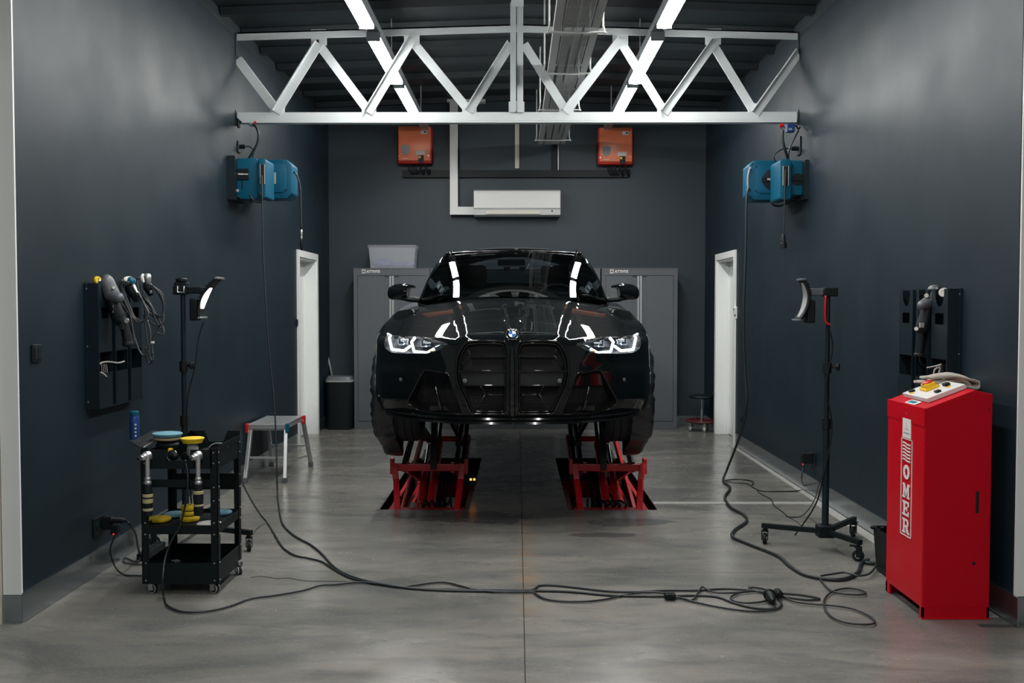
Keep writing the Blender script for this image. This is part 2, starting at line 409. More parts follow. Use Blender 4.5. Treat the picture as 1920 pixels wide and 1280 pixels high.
# outer zone that the photographer stands in
struct('wall_outer_left', MB().box((-5, -4, 0), (-4.9, DN + .2, 4.2)), 'outer')
struct('wall_outer_right', MB().box((4.9, -4, 0), (5, DN + .2, 4.2)), 'outer')
struct('wall_front', MB().box((-5, -4.1, 0), (5, -4, 4.2)), 'outer')
struct('wall_pier_left', MB().box((-4.9, DN + .001, 0), (WL - WT, DN + .15, 4.1)), 'outer')
struct('wall_pier_right', MB().box((WR + WT, DN + .001, 0), (4.9, DN + .15, 4.1)), 'outer')
# corner trims facing the camera (white jamb, steel foot)
def jamb(n, x0, x1, xc0, xc1):
    o = struct('trim_%d' % n, MB().box((x0, DN - .012, .135), (x1, DN + .0005, WH + .1)), 'white')
    MB().box((x0, DN - .016, .0), (x1, DN + .0005, .133)).build('foot_plate', 'stainless', o)
    MB().box((xc0, DN - .03, .0), (xc1, DN + .0005, WH + .1)).build('side_panel', 'cream', o)
jamb(1, -2.425, WL + .002, -2.62, -2.43)
jamb(2, WR + .004, 2.425, 2.43, 2.62)
# ceiling: folded sheet deck with its ribs
cb = MB()
for sgn in (-1, 1):
    xe = sgn * 2.66
    cb.prism([(0, -4, RZ), (xe, -4, cz(xe)), (xe, -4, cz(xe) + .03), (0, -4, RZ + .03)], (0, 16.5, 0))
ceil = struct('ceiling', cb, 'ceiling')
struct('ceiling_outer', MB().box((-5, -4, 4.0), (-2.66, DN, 4.05)).box((2.66, -4, 4.0), (5, DN, 4.05)), 'ceiling')
ribme = None
d = DB - .06
while d > -3.8:
    mb = MB()
    for sgn in (-1, 1):
        xe = sgn * 2.48
        mb.prism([(0, d - .07, RZ), (0, d + .07, RZ), (0, d + .035, RZ - .055), (0, d - .035, RZ - .055)], (xe, 0, cz(xe) - RZ))
    mb.build('ceiling_rib', 'ceiling', ceil); d -= .65
struct('trim_3', MB().box((-.05, -4, RZ - .12), (.05, 8.28, RZ - .02)), 'beam')   # ridge beam
# steel skirting
BH = .142
def skirt(name, segs, x, sgn):
    root = None
    for k, (a, b) in enumerate(segs):
        mb = MB().box((x, a, 0.002), (x - sgn * .006, b, BH)); mb.box((x, a, BH - .003), (x - sgn * .009, b, BH + .001))
        if k == 0: root = struct(name, mb, 'stainless')
        else: mb.build('skirting_plate', 'stainless', root)
skirt('baseboard_left', [(DN - .01, 6.6), (6.603, 8.7), (8.703, DOORS['left'][0] - .07), (DOORS['left'][1] + .07, DB)], WL, -1)
skirt('baseboard_right', [(DN - .06, 5.8), (5.803, 6.96), (6.963, 9.2), (9.203, DOORS['right'][0] - .07), (DOORS['right'][1] + .07, DB)], WR, 1)
struct('baseboard_back', MB().box((WL, DB - .006, .002), (WR, DB, .12)), 'stainless')

# doors: lining, architrave, leaf
def door(n, x, sgn, d0, d1):
    H = 2.03; wo = x + sgn * WT
    mb = MB()
    for (a, b) in ((d0, d0 + .03), (d1 - .03, d1)): mb.box((x - sgn * .005, a, 0), (wo, b, H - .03))
    mb.box((x - sgn * .005, d0, H - .03), (wo, d1, H))
    fr = struct('door_%d' % n, mb, 'white')
    for (a, b) in ((d0 - .06, d0 + .012), (d1 - .012, d1 + .06)): MB().box((x - sgn * .02, a, 0), (x, b, H - .012)).build('architrave', 'white', fr)
    MB().box((x - sgn * .02, d0 - .06, H - .012), (x, d1 + .06, H + .06)).build('architrave', 'white', fr)
    lf = MB().box((wo, d0 + .03, .008), (x + sgn * (WT - .04), d1 - .03, H - .03)); lfo = lf.build('door_leaf', 'white', fr)
    for s_ in (d0 + .03, d1 - .055): MB().box((x + sgn * (WT - .065), s_, 0.0), (x + sgn * (WT - .04), s_ + .025, H - .03)).build('door_stop', 'white', fr)
    hx = x + sgn * (WT - .045)
    MB().cyl((hx, d0 + .12, 1.02), (hx - sgn * .05, d0 + .12, 1.02), .01).cyl((hx - sgn * .05, d0 + .115, 1.02), (hx - sgn * .05, d0 + .24, 1.02), .009).build('door_handle', 'galv', fr, smooth=40)
door(1, WL, -1, *DOORS['left']); door(2, WR, 1, *DOORS['right'])

# ================================================================ ROOF TRUSS
def truss(DT, label, full=True):
    t = thing('roof_truss', label, 'truss', (0, DT, 3.0164))
    k = DT / F
    def Q(px, py, dy=0):      # a point of the frame measured on the truss plane
        p = PY(px, py, DT); return Vector((p.x, DT + dy, p.z))
    bl, br = Vector((WL + .012, DT, 3.0669)), Vector((WR - .012, DT, 3.0669))
    # bottom chord, an upright angle with a flange
    MB().box((bl.x, DT - .006, 3.0285), (br.x, DT + .006, 3.1023)).box((bl.x, DT - .006, 3.0164), (br.x, DT + .075, 3.0305)).build('bottom_chord', 'beam', t)
    for sgn in (-1, 1):
        xe = WL + .012 if sgn < 0 else WR - .012
        z0, z1 = 3.8251, 3.7594
        mb = MB(); mb.prism([(0, DT - .006, z0), (0, DT - .006, z0 - .065), (0, DT + .006, z0 - .065), (0, DT + .006, z0)], (xe, 0, z1 - z0))
        mb.prism([(0, DT - .006, z0), (0, DT - .006, z0 - .012), (0, DT + .07, z0 - .012), (0, DT + .07, z0)], (xe, 0, z1 - z0))
        mb.build('top_chord', 'beam', t)
    topn = [(598, 84), (772, 76), (1163, 76), (1337, 82)]; botn = [(520, 210), (692, 210), (880, 208), (1062, 209), (1246, 210), (1416, 212)]
    pairs = [((446, 112), botn[0]), (botn[0], topn[0]), (topn[0], botn[1]), (botn[1], topn[1]), (topn[1], botn[2]), (botn[2], (957, 84)), ((984, 84), botn[3]),
             (botn[3], topn[2]), (topn[2], botn[4]), (botn[4], topn[3]), (topn[3], botn[5]), (botn[5], (1496, 100))]
    for i, (a, b) in enumerate(pairs):
        A, B = Q(*a), Q(*b); off = -.012 if i % 2 else .012
        A.y += off; B.y += off; d = (B - A).normalized(); sd = Vector((-d.z, 0, d.x))
        mb = MB().obox((A + B) / 2, sd, d, (0, 1, 0), .036, (B - A).length / 2 + .01, .004)
        mb.obox((A + B) / 2 + sd * .033 + Vector((0, .02 if off > 0 else -.02, 0)), sd, d, (0, 1, 0), .004, (B - A).length / 2 + .01, .02)
        mb.build('diagonal', 'beam', t)
    for (px, py) in topn: p = Q(px, py); MB().box((p.x - .065, DT - .004, 3.655), (p.x + .065, DT + .004, 3.7847)).prism([(p.x - .03, DT - .004, 3.657), (p.x - .03, DT + .004, 3.657), (p.x, DT + .004, 3.6785), (p.x, DT - .004, 3.6785)], (0, 0, .03)).build('gusset', 'beam', t)
    for (px, py) in botn: p = Q(px, py); MB().box((p.x - .06, DT - .004, 3.0972), (p.x + .06, DT + .004, 3.1731)).build('gusset', 'beam', t)
    # king post of two angles back to back
    c = Q(968.5, 120)
    MB().box((c.x - .052, DT - .02, 3.0972), (c.x - .008, DT - .008, 4.0)).box((c.x - .012, DT - .075, 3.0972), (c.x - .004, DT - .008, 4.0)).build('king_post', 'beam', t)
    MB().box((c.x + .004, DT - .02, 3.0972), (c.x + .055, DT - .01, 4.0)).build('king_post', 'beam', t)
    MB().box((c.x - .065, DT - .006, 3.0972), (c.x + .065, DT + .002, 3.1882)).build('gusset', 'beam', t)
    for xe, sg in ((WL, 1), (WR, -1)):
        MB().box((xe + sg * .001, DT - .03, 2.9961), (xe + sg * .006, DT + .09, 3.1175)).build('wall_bracket', 'wall', t)
        MB().box((xe + sg * .001, DT - .02, 3.5724), (xe + sg * .006, DT + .05, 3.7543)).build('wall_bracket', 'wall', t)
    return t
truss(8.34, 'white steel lattice truss spanning the bay above the black car')
# ================================================================ BATTEN LIGHTS
LZ = 3.54
def lamp(x, d0, d1, label, grp=None):
    t = thing('batten_light', label, 'light', (x, (d0 + d1) / 2, LZ), grp)
    w2 = .054; n = 8; mb = MB(); prof = []
    for k in range(n + 1):
        a = math.pi * k / n; prof.append((math.cos(a) * w2, -math.sin(a) * .03))
    vs = [(x + px, d0, LZ + .03 + pz) for px, pz in prof] + [(x + px, d1, LZ + .03 + pz) for px, pz in prof]; m = len(prof)
    mb.add(vs, [(i, i + 1, i + 1 + m, i + m) for i in range(m - 1)] + [tuple(range(m)), tuple(range(2 * m - 1, m - 1, -1))])
    mb.build('diffuser', 'tube', t, smooth=50)
    MB().box((x - w2, d0 - .004, LZ + .032), (x + w2, d1 + .004, LZ + .075)).build('housing', 'housing', t)
    for dd in (d0 - .006, d1): MB().box((x - w2, dd, LZ + .002), (x + w2, dd + .006, LZ + .032)).build('end_cap', 'housing', t)
LD = [None, (-1.4, .1), (.45, 1.95), None, (4.1, 5.6), (5.94, 7.44), (7.79, 9.29), (9.47, 10.98)]  # first two spans: unseen lamps added to light camera-facing surfaces
names = {5: 'nearest', 6: 'middle', 7: 'farthest'}
for sgn, xx, nm in ((-1, -1.116, 'left'), (1, 1.085, 'right')):
    for k, ab in enumerate(LD):
        if ab is None: continue
        a, b = ab
        if k in names: lb = '%s glowing batten light in the %s-hand ceiling row' % (names[k], nm)
        else: lb = 'glowing batten light of the %s-hand row above the picture, %s' % (nm, 'over the nearest floor' if k == 4 else 'added as unseen fill over the photographer' if k == 2 else 'added as unseen fill behind the photographer' if k == 1 else 'nearest the front wall')
        lamp(xx, a, b, lb, None)
    r = thing('light_rail', 'grey suspension rail carrying the %s-hand row of batten lights' % nm, 'rail', (xx, 4, LZ + .08))
    MB().box((xx - .045, -3.4, LZ + .078), (xx + .045, 12.1, LZ + .135)).build('channel', 'housing', r)
    for dd in (-3, 0, 3, 6, 8.9, 11.6): MB().cyl((xx, dd, LZ + .13), (xx, dd, cz(xx)), .006, 6).build('hanger_rod', 'galv', r)

# ================================================================ CABLE TRAY
t = thing('cable_tray', 'perforated galvanised cable tray hung under the ceiling right of centre', 'cable tray', (.42, 8, 3.45))
TZ = 3.44; TX0, TX1 = .255, .575
for xx, sg in ((TX0, 1), (TX1, -1)): MB().box((xx, -3.5, TZ), (xx + sg * .004, 12.1, TZ + .06)).box((xx, -3.5, TZ - .001), (xx + sg * .045, 12.1, TZ + .002)).build('side_rail', 'traymetal', t)
sl = MB(); y = 3.0
while y < 12.08:
    ph = (y % .9)
    if ph < .06: sl.box((TX0 + .045, y, TZ), (TX1 - .045, y + .05, TZ + .002)); y += .062; continue
    sl.box((TX0 + .075, y, TZ), (TX1 - .075, y + .014, TZ + .002)); y += .03
so = sl.build('slotted_base', 'traymetal', t, kind='stuff')
st = MB()
for xx in (TX0 + .05, TX0 + .068, TX1 - .05, TX1 - .068, (TX0 + TX1) / 2): st.box((xx - .004, 3, TZ - .0005), (xx + .004, 12.08, TZ + .0015))
st.build('base_web', 'traymetal', t)
for dd in (4.2, 7.1, 8.35, 9.9, 11.7):
    mb = MB().tube(catmull([(TX0 - .03, dd, cz(0) - .02), (TX0 - .03, dd, TZ + .03), (TX0 - .025, dd, TZ - .015), (TX1 + .025, dd, TZ - .015), (TX1 + .03, dd, TZ + .03), (TX1 + .03, dd, cz(0) - .04)], 3), .008, 6)
    mb.build('hanger', 'whitepl', t, smooth=60)
cbm = MB()
for k in range(3): cbm.tube([(TX0 + .07 + k * .07, y_, TZ + .012 + .01 * math.sin(y_ * 2 + k)) for y_ in np.linspace(3, 11.9, 40)], .010, 5)
cbm.build('cable_bundle', 'hose', t, smooth=True)

# ================================================================ BACK WALL
MBk = MB
t = thing('cable_duct', 'black horizontal cable duct on the back wall under the orange boxes', 'duct', (0, DB, 3.08))
pa, pb = PY(755, 322, DB - .03), PY(1177, 334, DB - .03)
MB().box((pa.x, DB - .05, 3.085), (pb.x, DB - .001, 3.165)).build('duct_body', 'blkm', t)
MB().box((pa.x, DB - .053, 3.078), (pb.x, DB - .05, 3.165)).build('duct_cover', 'blkm', t)
MB().box((.43, DB - .045, 3.165), (.5, DB - .001, 3.50)).build('riser', 'blkm', t)
MB().box((.5, DB - .04, 3.165), (.508, DB - .001, 3.50)).build('riser_edge', 'galv', t)
tag(MB().box((-.03, DB - .03, 3.19), (.022, DB - .001, 4.02)).build('conduit', 'cream'), 'slim white conduit running up the centre of the back wall', 'conduit')
# air conditioner
t = thing('air_conditioner', 'white wall-mounted air conditioner on the back wall', 'air conditioner', (0, DB - .1, 2.6))
a, b = PY(888, 355, DB - .22), PY(1051, 404, DB - .22)
x0, x1 = a.x, b.x; zt, zb = a.z, b.z
pf = [(-.001, zt), (-.16, zt), (-.205, zt - .02), (-.22, zt - .06), (-.22, zb + .085), (-.205, zb + .08), (-.19, zb + .012), (-.15, zb), (-.001, zb)]
MB().prism([(x0, DB + y_, z_) for y_, z_ in pf], (x1 - x0, 0, 0)).build('casing', 'whitepl', t, bevel=.006, smooth=35)
MB().box((x0 + .004, DB - .226, zb + .092), (x1 - .004, DB - .218, zt - .045), .003).build('front_panel', 'whitepl', t)
MB().obox(((x0 + x1) / 2 - .05, DB - .20, zb + .045), (1, 0, 0), (0, .2, 1), (0, -1, .2), .33, .025, .004).build('louvre', 'cream', t)
MB().box((x1 - .11, DB - .212, zb + .05), (x1 - .095, DB - .2, zb + .065)).build('indicator', 'blk', t)
# trunking to it
t = thing('pipe_trunking', 'white L-shaped pipe trunking beside the air conditioner', 'trunking', (-.78, DB, 2.6))
q0, q1 = PY(844, 403, DB - .06), PY(859, 388, DB - .06)
MB().box((q0.x, DB - .105, q0.z), (q1.x, DB - .056, 3.99)).build('vertical_cover', 'whitepl', t, bevel=.004)
MB().box((q1.x - .01, DB - .103, q0.z), (x0 - .001, DB - .056, q1.z)).build('horizontal_cover', 'whitepl', t, bevel=.004)
MB().box((q0.x + .02, DB - .056, 2.7), (q1.x - .02, DB - .001, 2.76)).build('wall_clip', 'whitepl', t)
MB().box((q0.x - .03, DB - .12, 3.985), (q1.x + .34, DB - .001, 4.02)).build('ceiling_cover', 'whitepl', t)
# orange inverters
def inverter(pxa, pya, pxb, pyb, label):
    a, b = PY(pxa, pya, DB - .17), PY(pxb, pyb, DB - .17); x0, x1, z1, z0 = a.x, b.x, a.z, b.z
    t = thing('inverter_box', label, 'inverter', ((x0 + x1) / 2, DB, z0), 'orange inverters on the back wall')
    MB().box((x0, DB - .15, z0), (x1, DB - .02, z1), .03).build('back_shell', 'redside', t, smooth=40)
    MB().box((x0 + .018, DB - .178, z0 + .03), (x1 - .018, DB - .145, z1 - .012), .012).build('front_cover', 'orange', t, smooth=40)
    w_ = x1 - x0; h_ = z1 - z0; yf = DB - .1785
    cx, cz_ = x0 + w_ * .245, z0 + h_ * .35
    MB().prism([(cx + p * w_ * .115, yf, cz_ + q * h_ * .145) for p, q in ((-1, .8), (0, 1), (1, .8), (1, -.3), (.6, -.75), (0, -1.05), (-.6, -.75), (-1, -.3))], (0, -.003, 0)).build('shield_emblem', 'signal', t)
    MB().box((x0 + w_ * .55, yf, z0 + h_ * .22), (x0 + w_ * .80, yf - .002, z0 + h_ * .33), .001).build('type_label', 'print', t)
    MB().box((x0 + w_ * .68, yf, z0 + h_ * .77), (x0 + w_ * .85, yf - .002, z0 + h_ * .87), .001).build('sticker', 'print', t)
    MB().box((x0 + w_ * .78, yf - .002, z0 + h_ * .80), (x0 + w_ * .83, yf - .003, z0 + h_ * .85)).build('sticker_mark', 'bluedk', t)
    MB().box((x0 + w_ * .61, yf, z0 + h_ * .01), (x0 + w_ * .77, yf - .006, z0 + h_ * .21)).build('connector_block', 'blk', t)
    MB().box((x0 + w_ * .62, yf - .006, z0 + h_ * .13), (x0 + w_ * .68, yf - .008, z0 + h_ * .19)).build('sticker', 'yelpl', t)
    MB().box((x0 + w_ * .16, yf, z0 + h_ * .115), (x0 + w_ * .31, yf - .001, z0 + h_ * .135)).build('name_print', 'printpink', t)
    for p, q in ((.07, .18), (.9, .2), (.07, .82), (.9, .84)): MB().cyl((x0 + w_ * p, yf + .002, z0 + h_ * q), (x0 + w_ * p, yf - .003, z0 + h_ * q), .006, 8).build('screw', 'galv', t)
    for k, p in enumerate((.30, .37, .44, .51, .64, .80)):
        xx = x0 + w_ * p
        MB().tube(catmull([(xx, DB - .08, z0 + .01), (xx + .005, DB - .085, z0 - .05), (xx + .04, DB - .07, z0 - .12), (xx + .045, DB - .06, 3.168)], 4), .007 if k < 4 else .014, 6).build('cable', 'blk', t, smooth=True)
inverter(744, 235, 810, 306, 'orange inverter box on the back wall, left of the white trunking')
inverter(1121, 237, 1188, 308, 'orange inverter box on the back wall, right of the cable tray')

# ================================================================ GREY STEEL CABINETS
CD = 12.02
def cabinet(xa, xb, label):
    D2 = DB - .012; H = PY(700, 503, CD).z
    t = thing('steel_cabinet', label, 'cabinet', ((xa + xb) / 2, (CD + D2) / 2, 0), 'grey cabinets along the back wall')
    f = .045
    mb = MB().box((xa, CD + .012, .002), (xb, D2, H)); mb.box((xa, CD, .002), (xa + f, CD + .02, H)).box((xb - f, CD, .002), (xb, CD + .02, H)).box((xa + f, CD, H - .085), (xb - f, CD + .02, H)).box((xa + f, CD, .002), (xb - f, CD + .02, .095))
    mb.build('carcass', 'cab', t)
    MB().box((xa - .001, CD - .004, H - .004), (xb + .001, D2, H + .004)).build('top_edge', 'cab', t)
    xm = (xa + xb) / 2
    for (a, b, hs) in ((xa + f + .006, xm - .002, -1), (xm + .002, xb - f - .006, 1)):
        dz0, dz1 = .101, H - .091
        mb = MB()
        if hs < 0: mb.box((a, CD - .006, dz0), (b - .085, CD + .01, dz1)); xr0, xr1 = b - .085, b
        else: mb.box((a + .085, CD - .006, dz0), (b, CD + .01, dz1)); xr0, xr1 = a, a + .085
        mb.box((xr0, CD + .004, dz0), (xr1, CD + .011, dz1))
        dr_ = mb.build('door', 'cab', t)
        hx0, hx1 = (xm - .028, xm - .004) if hs < 0 else (xm + .004, xm + .028)
        MB().box((hx0, CD - .014, dz0 + .0), (hx1, CD + .004, dz1), .004).build('handle_strip', 'alu', dr_)
        sh = MB().box((min(xr0, xr1), CD - .005, dz1 - .008), (max(xr0, xr1), CD + .004, dz1 + .002)); sh.build('handle_cap', 'cabdark', dr_)
    # badge: boxed M then ATTHYS
    text_mesh('ATTHYS', .044, (xa + .105 + .052, CD - .0015, H - .052), (1, 0, 0), (0, 0, 1), .001, .0018, parent=t, align='LEFT')
    bx = xa + .100
    MB().box((bx, CD - .002, H - .060), (bx + .045, CD, H - .012)).build('badge_box', 'print', t)
    text_mesh('M', .044, (bx + .0225, CD - .0035, H - .051), (1, 0, 0), (0, 0, 1), .001, .001, m='cab', parent=t)
    return t
def cx_(px): return PY(px, 700, CD).x
cabinet(cx_(664), cx_(806), 'grey two-door steel cabinet with the clear storage box on top')
cabinet(cx_(807), cx_(965.5), 'grey steel cabinet behind the car, left of its centre')
cabinet(cx_(966.5), cx_(1125), 'grey steel cabinet behind the car, right of its centre')
cabinet(cx_(1127.5), cx_(1269.5), 'grey two-door steel cabinet nearest the small rolling stool')
# storage box
t = thing('storage_box', 'milky translucent plastic storage box holding lilac cloths', 'box', (PY(736, 503, 12.1).x, 12.2, PY(736, 503, CD).z + .004))
bz = t.location.z; bx = t.location.x; hz = PY(736, 459, 12.06).z - bz
def boxring(sx, sy, z0, z1, tx, ty):
    m = MB(); a = [(-sx, -sy), (sx, -sy), (sx, sy), (-sx, sy)]; b = [(-tx, -ty), (tx, -ty), (tx, ty), (-tx, ty)]
    m.add([(bx + p, 12.2 + q, z0) for p, q in a] + [(bx + p, 12.2 + q, z1) for p, q in b], [(0, 3, 2, 1), (0, 1, 5, 4), (1, 2, 6, 5), (2, 3, 7, 6), (3, 0, 4, 7)]); return m
boxring(.262, .13, bz + .002, bz + hz - .03, .282, .14).build('tub', 'clearpl', t, thick=.004)
m_ = MB().box((bx - .296, 12.2 - .15, bz + hz - .035), (bx + .296, 12.2 + .15, bz + hz), .008); m_.build('lid', 'clearpl', t, smooth=40)
for k, (px, s1, s2) in enumerate(((-.13, .12, .085), (.05, .09, .05), (.17, .08, .055))):
    mb = MB(); rr = random.Random(k)
    mb.grid(lambda u, v: (bx + px + s1 * math.cos(2 * math.pi * u) * math.sin(math.pi * v) * (1 + .15 * math.sin(9 * u + 5 * v)), 12.2 + .1 * math.sin(2 * math.pi * u) * math.sin(math.pi * v), bz + .01 + s2 * (1 - math.cos(math.pi * v)) * .62 * (1 + .12 * math.sin(14 * u))), 20, 10)
    c = mb.build('folded_cloth', 'lilac', smooth=True); tag(c, ['crumpled lilac cloth at the left in the translucent storage box', 'small lilac cloth in the middle of the translucent storage box', 'lilac cloth at the right in the translucent storage box'][k], 'cloth')

# ================================================================ BIN, BRUSH, STOOL by the back wall
a, b = PY(602, 718, 11.95), PY(662, 805, 11.95)
x0, x1 = max(a.x, WL + .02), b.x; zt = PY(630, 716, 11.95).z
t = thing('waste_bin', 'dark waste bin with a grey lid beside the left doorway', 'bin', ((x0 + x1) / 2, 12.05, 0))
xm = (x0 + x1) / 2; hw = (x1 - x0) / 2
def taper(z0, z1, s0, s1, yc, hd, xm=xm, hw=hw):
    m = MB(); P = []
    for z, s_ in ((z0, s0), (z1, s1)):
        for k in range(24):
            a = 2 * math.pi * k / 24; c, s2 = math.cos(a), math.sin(a)
            P.append((xm + hw * s_ * math.copysign(abs(c) ** .35, c), yc + hd * s_ * math.copysign(abs(s2) ** .35, s2), z))
    m.add(P, [(k, (k + 1) % 24, (k + 1) % 24 + 24, k + 24) for k in range(24)] + [tuple(range(23, -1, -1)), tuple(range(24, 48))]); return m
taper(.003, zt, .88, .97, 12.08, .16).build('body', 'blk', t, smooth=40)
taper(zt, zt + .02, 1.0, 1.0, 12.08, .165).build('rim', 'signal', t, smooth=40)
taper(zt + .02, zt + .065, .99, .86, 12.08, .165).build('lid', 'cab', t, smooth=40)
t = thing('long_handled_brush', 'dark long-handled brush leaning in the corner behind the waste bin', 'brush', (-2.2, 12.3, 0))
p0, p1 = PY(626, 720, 12.3), PY(612, 656, 12.33)
MB().cyl((-2.08, 12.3, .1), p0, .011, 8).cyl(p0, p1, .011, 8).build('handle', 'signal', t, smooth=True)
MB().box((-2.18, 12.26, .002), (-1.98, 12.34, .1)).build('brush_head', 'blk', t)
MB().cyl(p1 - Vector((0, 0, .06)), p1 + Vector((-.01, 0, .02)), .02, 8).build('grip', 'blk', t)
# rolling stool
cx, cy = PF(1304, 800).x, 11.85
t = thing('rolling_stool', 'low rolling stool with a black seat and dark red disc base', 'stool', (cx, cy, 0))
sz = PY(1306, 742, cy).z; bz = PY(1304, 788, cy).z
MB().lathe((cx, cy, sz - .03), (0, 0, 1), [(.10, 0), (.145, .005), (.155, .02), (.15, .035), (.12, .045), (.0, .05)], 28).build('seat', 'blk', t, smooth=50)
MB().cyl((cx, cy, bz), (cx, cy, bz + .13), .018, 12).build('sleeve', 'chrome', t, smooth=40)
MB().cyl((cx, cy, bz + .1), (cx, cy, sz - .03), .010, 12).build('gas_spring', 'chrome', t, smooth=40)
MB().lathe((cx, cy, bz - .02), (0, 0, 1), [(.0, 0), (.17, .0), (.19, .012), (.185, .03), (.15, .03), (.14, .015), (.03, .02), (.02, .04)], 28).build('tray_base', mat('dark_red_tray', (.10, .012, .018), .4), t, smooth=50)
for k in range(5):
    a = math.radians(-90 + 72 * k); px, py = cx + .155 * math.cos(a), cy + .155 * math.sin(a)
    w_ = MB().lathe((px - .012, py, .032), (1, 0, 0), [(.022, 0), (.031, .003), (.031, .021), (.022, .024)], 14).build('castor', 'galv', t, smooth=40)
    MB().cyl((px, py, .05), (px, py, bz - .018), .01, 8).box((px - .018, py - .012, .03), (px - .013, py + .012, .07)).box((px + .013, py - .012, .03), (px + .018, py + .012, .07)).build('fork', 'galv', w_)
# ================================================================ THE CAR
CX0, CY0 = -.033, 6.45           # centre line, front of the bumper
car = thing('car', 'glossy black estate car with lit angular headlamps raised on the red scissor lift', 'car', (CX0, CY0 + 2.4, .74))
RR = .055
LEN = 4.72
def W_at(y):
    return float(np.interp(y, [0, .62, .9, 1.25, 1.7, 2.9, 3.4, 3.8, 4.1, 4.72], [.962, .962, .965, .938, .915, .915, .950, .962, .952, .93]))
def _outline():
    P = []
    n, L = 2.2, .62
    for k in range(161):
        ph = (k / 160) * math.pi / 2
        P.append((.962 * math.sin(ph) ** (2 / n), L * (1 - math.cos(ph) ** (2 / n))))
    y = .63
    while y < 4.22: P.append((W_at(y), y)); y += .03
    n, L = 2.9, .50
    for k in range(1, 81):
        ph = math.pi / 2 * (1 - k / 80)
        P.append((.95 * max(math.sin(ph), 0) ** (2 / n), LEN - L + L * max(math.cos(ph), 0) ** (2 / n)))
    P = np.array(P); d = np.r_[0, np.cumsum(np.hypot(*np.diff(P, axis=0).T))]
    ss = np.linspace(0, d[-1], 900)
    X, Y = np.interp(ss, d, P[:, 0]), np.interp(ss, d, P[:, 1])
    # smooth a little
    for _ in range(6):
        X[1:-1] = .25 * X[:-2] + .5 * X[1:-1] + .25 * X[2:]; Y[1:-1] = .25 * Y[:-2] + .5 * Y[1:-1] + .25 * Y[2:]
    return ss, X, Y
OS, OX, OY = _outline(); SMAX = OS[-1]
ODX, ODY = np.gradient(OX, OS), np.gradient(OY, OS)
def outl(s):
    s = min(max(s, 0), SMAX)
    x, y = np.interp(s, OS, OX), np.interp(s, OS, OY)
    tx, ty = np.interp(s, OS, ODX), np.interp(s, OS, ODY)
    l = math.hypot(tx, ty) or 1
    return x, y, ty / l, -tx / l      # outward normal (to +x on the side, to -y at the front)
def sm(a, b, x):
    t = min(max((x - a) / (b - a), 0), 1); return t * t * (3 - 2 * t)
def Hs(x, y):                          # smooth top surface of bonnet, wings and waist
    x = abs(x)
    t = min(max(y / 1.30, 0), 1)
    z = 1.280 + .275 * (1 - (1 - t) ** 1.55) + max(0, y - 1.3) * .028
    crown = .118 if y < 1.3 else .118 - .05 * sm(1.3, 2.0, y)
    z -= crown * x * x
    # wing crest over the front wheel, and the hollow between it and the bonnet
    z -= .030 * sm(.68, .88, x) * sm(.1, .6, y) * (1 - sm(1.0, 1.4, y))
    z -= .008 * math.exp(-((x - .58) / .20) ** 2) * sm(.15, .6, y) * (1 - sm(1.0, 1.3, y))
    # power dome
    xd = .300 + .150 * y / 1.15
    z += .020 * (1 - sm(xd - .012, xd + .03, x)) * (1 - sm(1.0, 1.3, y)) * sm(-.05, .1, y)
    # twin ridges beside the badge
    xr = .030 + .085 * y / 1.15
    z += .008 * math.exp(-((x - xr) / .014) ** 2) * (1 - sm(.55, 1.0, y))
    z -= .006 * (1 - sm(xr * .6, xr, x)) * (1 - sm(.5, .9, y))
    return z
def zbot(s):
    x, y, nx, ny = outl(s)
    if y < .62: return .752 + .03 * sm(.55, .9, x) * sm(.1, .5, y)
    return .79
def offs(s, z, zt):
    x, y, nx, ny = outl(s)
    o = 0.0
    hi = sm(zt - .02, 1.02, z) if False else 1 - sm(1.0, 1.26, z)
    side = sm(.5, .9, x)
    o += .010 * hi * side
    o -= .060 * (1 - sm(.70, .90, z)) ** 1.0 * (.5 + .5 * side) * (1 if y < 1 else 1.0)
    if y < .7:                        # nose
        o += .022 * math.exp(-((z - 1.0) / .22) ** 2) * (1 - sm(.35, .6, x))
        # ledge under the headlamps
        o += .012 * (1 - sm(1.05, 1.12, z)) * sm(.34, .5, x) * (1 - sm(.86, .94, x)) * sm(.80, .9, z)
        # hollow running down into the intake
        o -= .020 * math.exp(-((z - 1.02) / .07) ** 2) * math.exp(-((x - .52) / .10) ** 2)
    else:                             # body side: shoulder crease and hollow
        o -= .018 * math.exp(-((z - 1.12) / .10) ** 2) * sm(1.4, 1.8, y) * (1 - sm(2.9, 3.3, y))
        o += .010 * math.exp(-((z - 1.33) / .03) ** 2) * sm(1.2, 1.6, y)
    return o
_zt_cache = {}
def ztop(s):
    k = round(s, 3)
    if k not in _zt_cache:
        x, y, nx, ny = outl(s); _zt_cache[k] = Hs(x - RR * nx, y - RR * ny) - RR
    return _zt_cache[k]
RL = RR * math.pi / 2
def SF(s, v, push=0.0):
    """body skin; s along the plan outline, v = height above the bottom (0..1 up to the rim, 1..2 over the rim). push moves inward."""
    x, y, nx, ny = outl(s)
    zt, zb = ztop(s), zbot(s)
    if v <= 1:
        z = zb + (zt - zb) * v; o = offs(s, z, zt)
    else:
        a = (v - 1) * math.pi / 2; z = zt + RR * math.sin(a); o = offs(s, zt, zt) - RR * (1 - math.cos(a))
    o -= push
    return Vector((CX0 + x + nx * o, CY0 + y + ny * o, z))
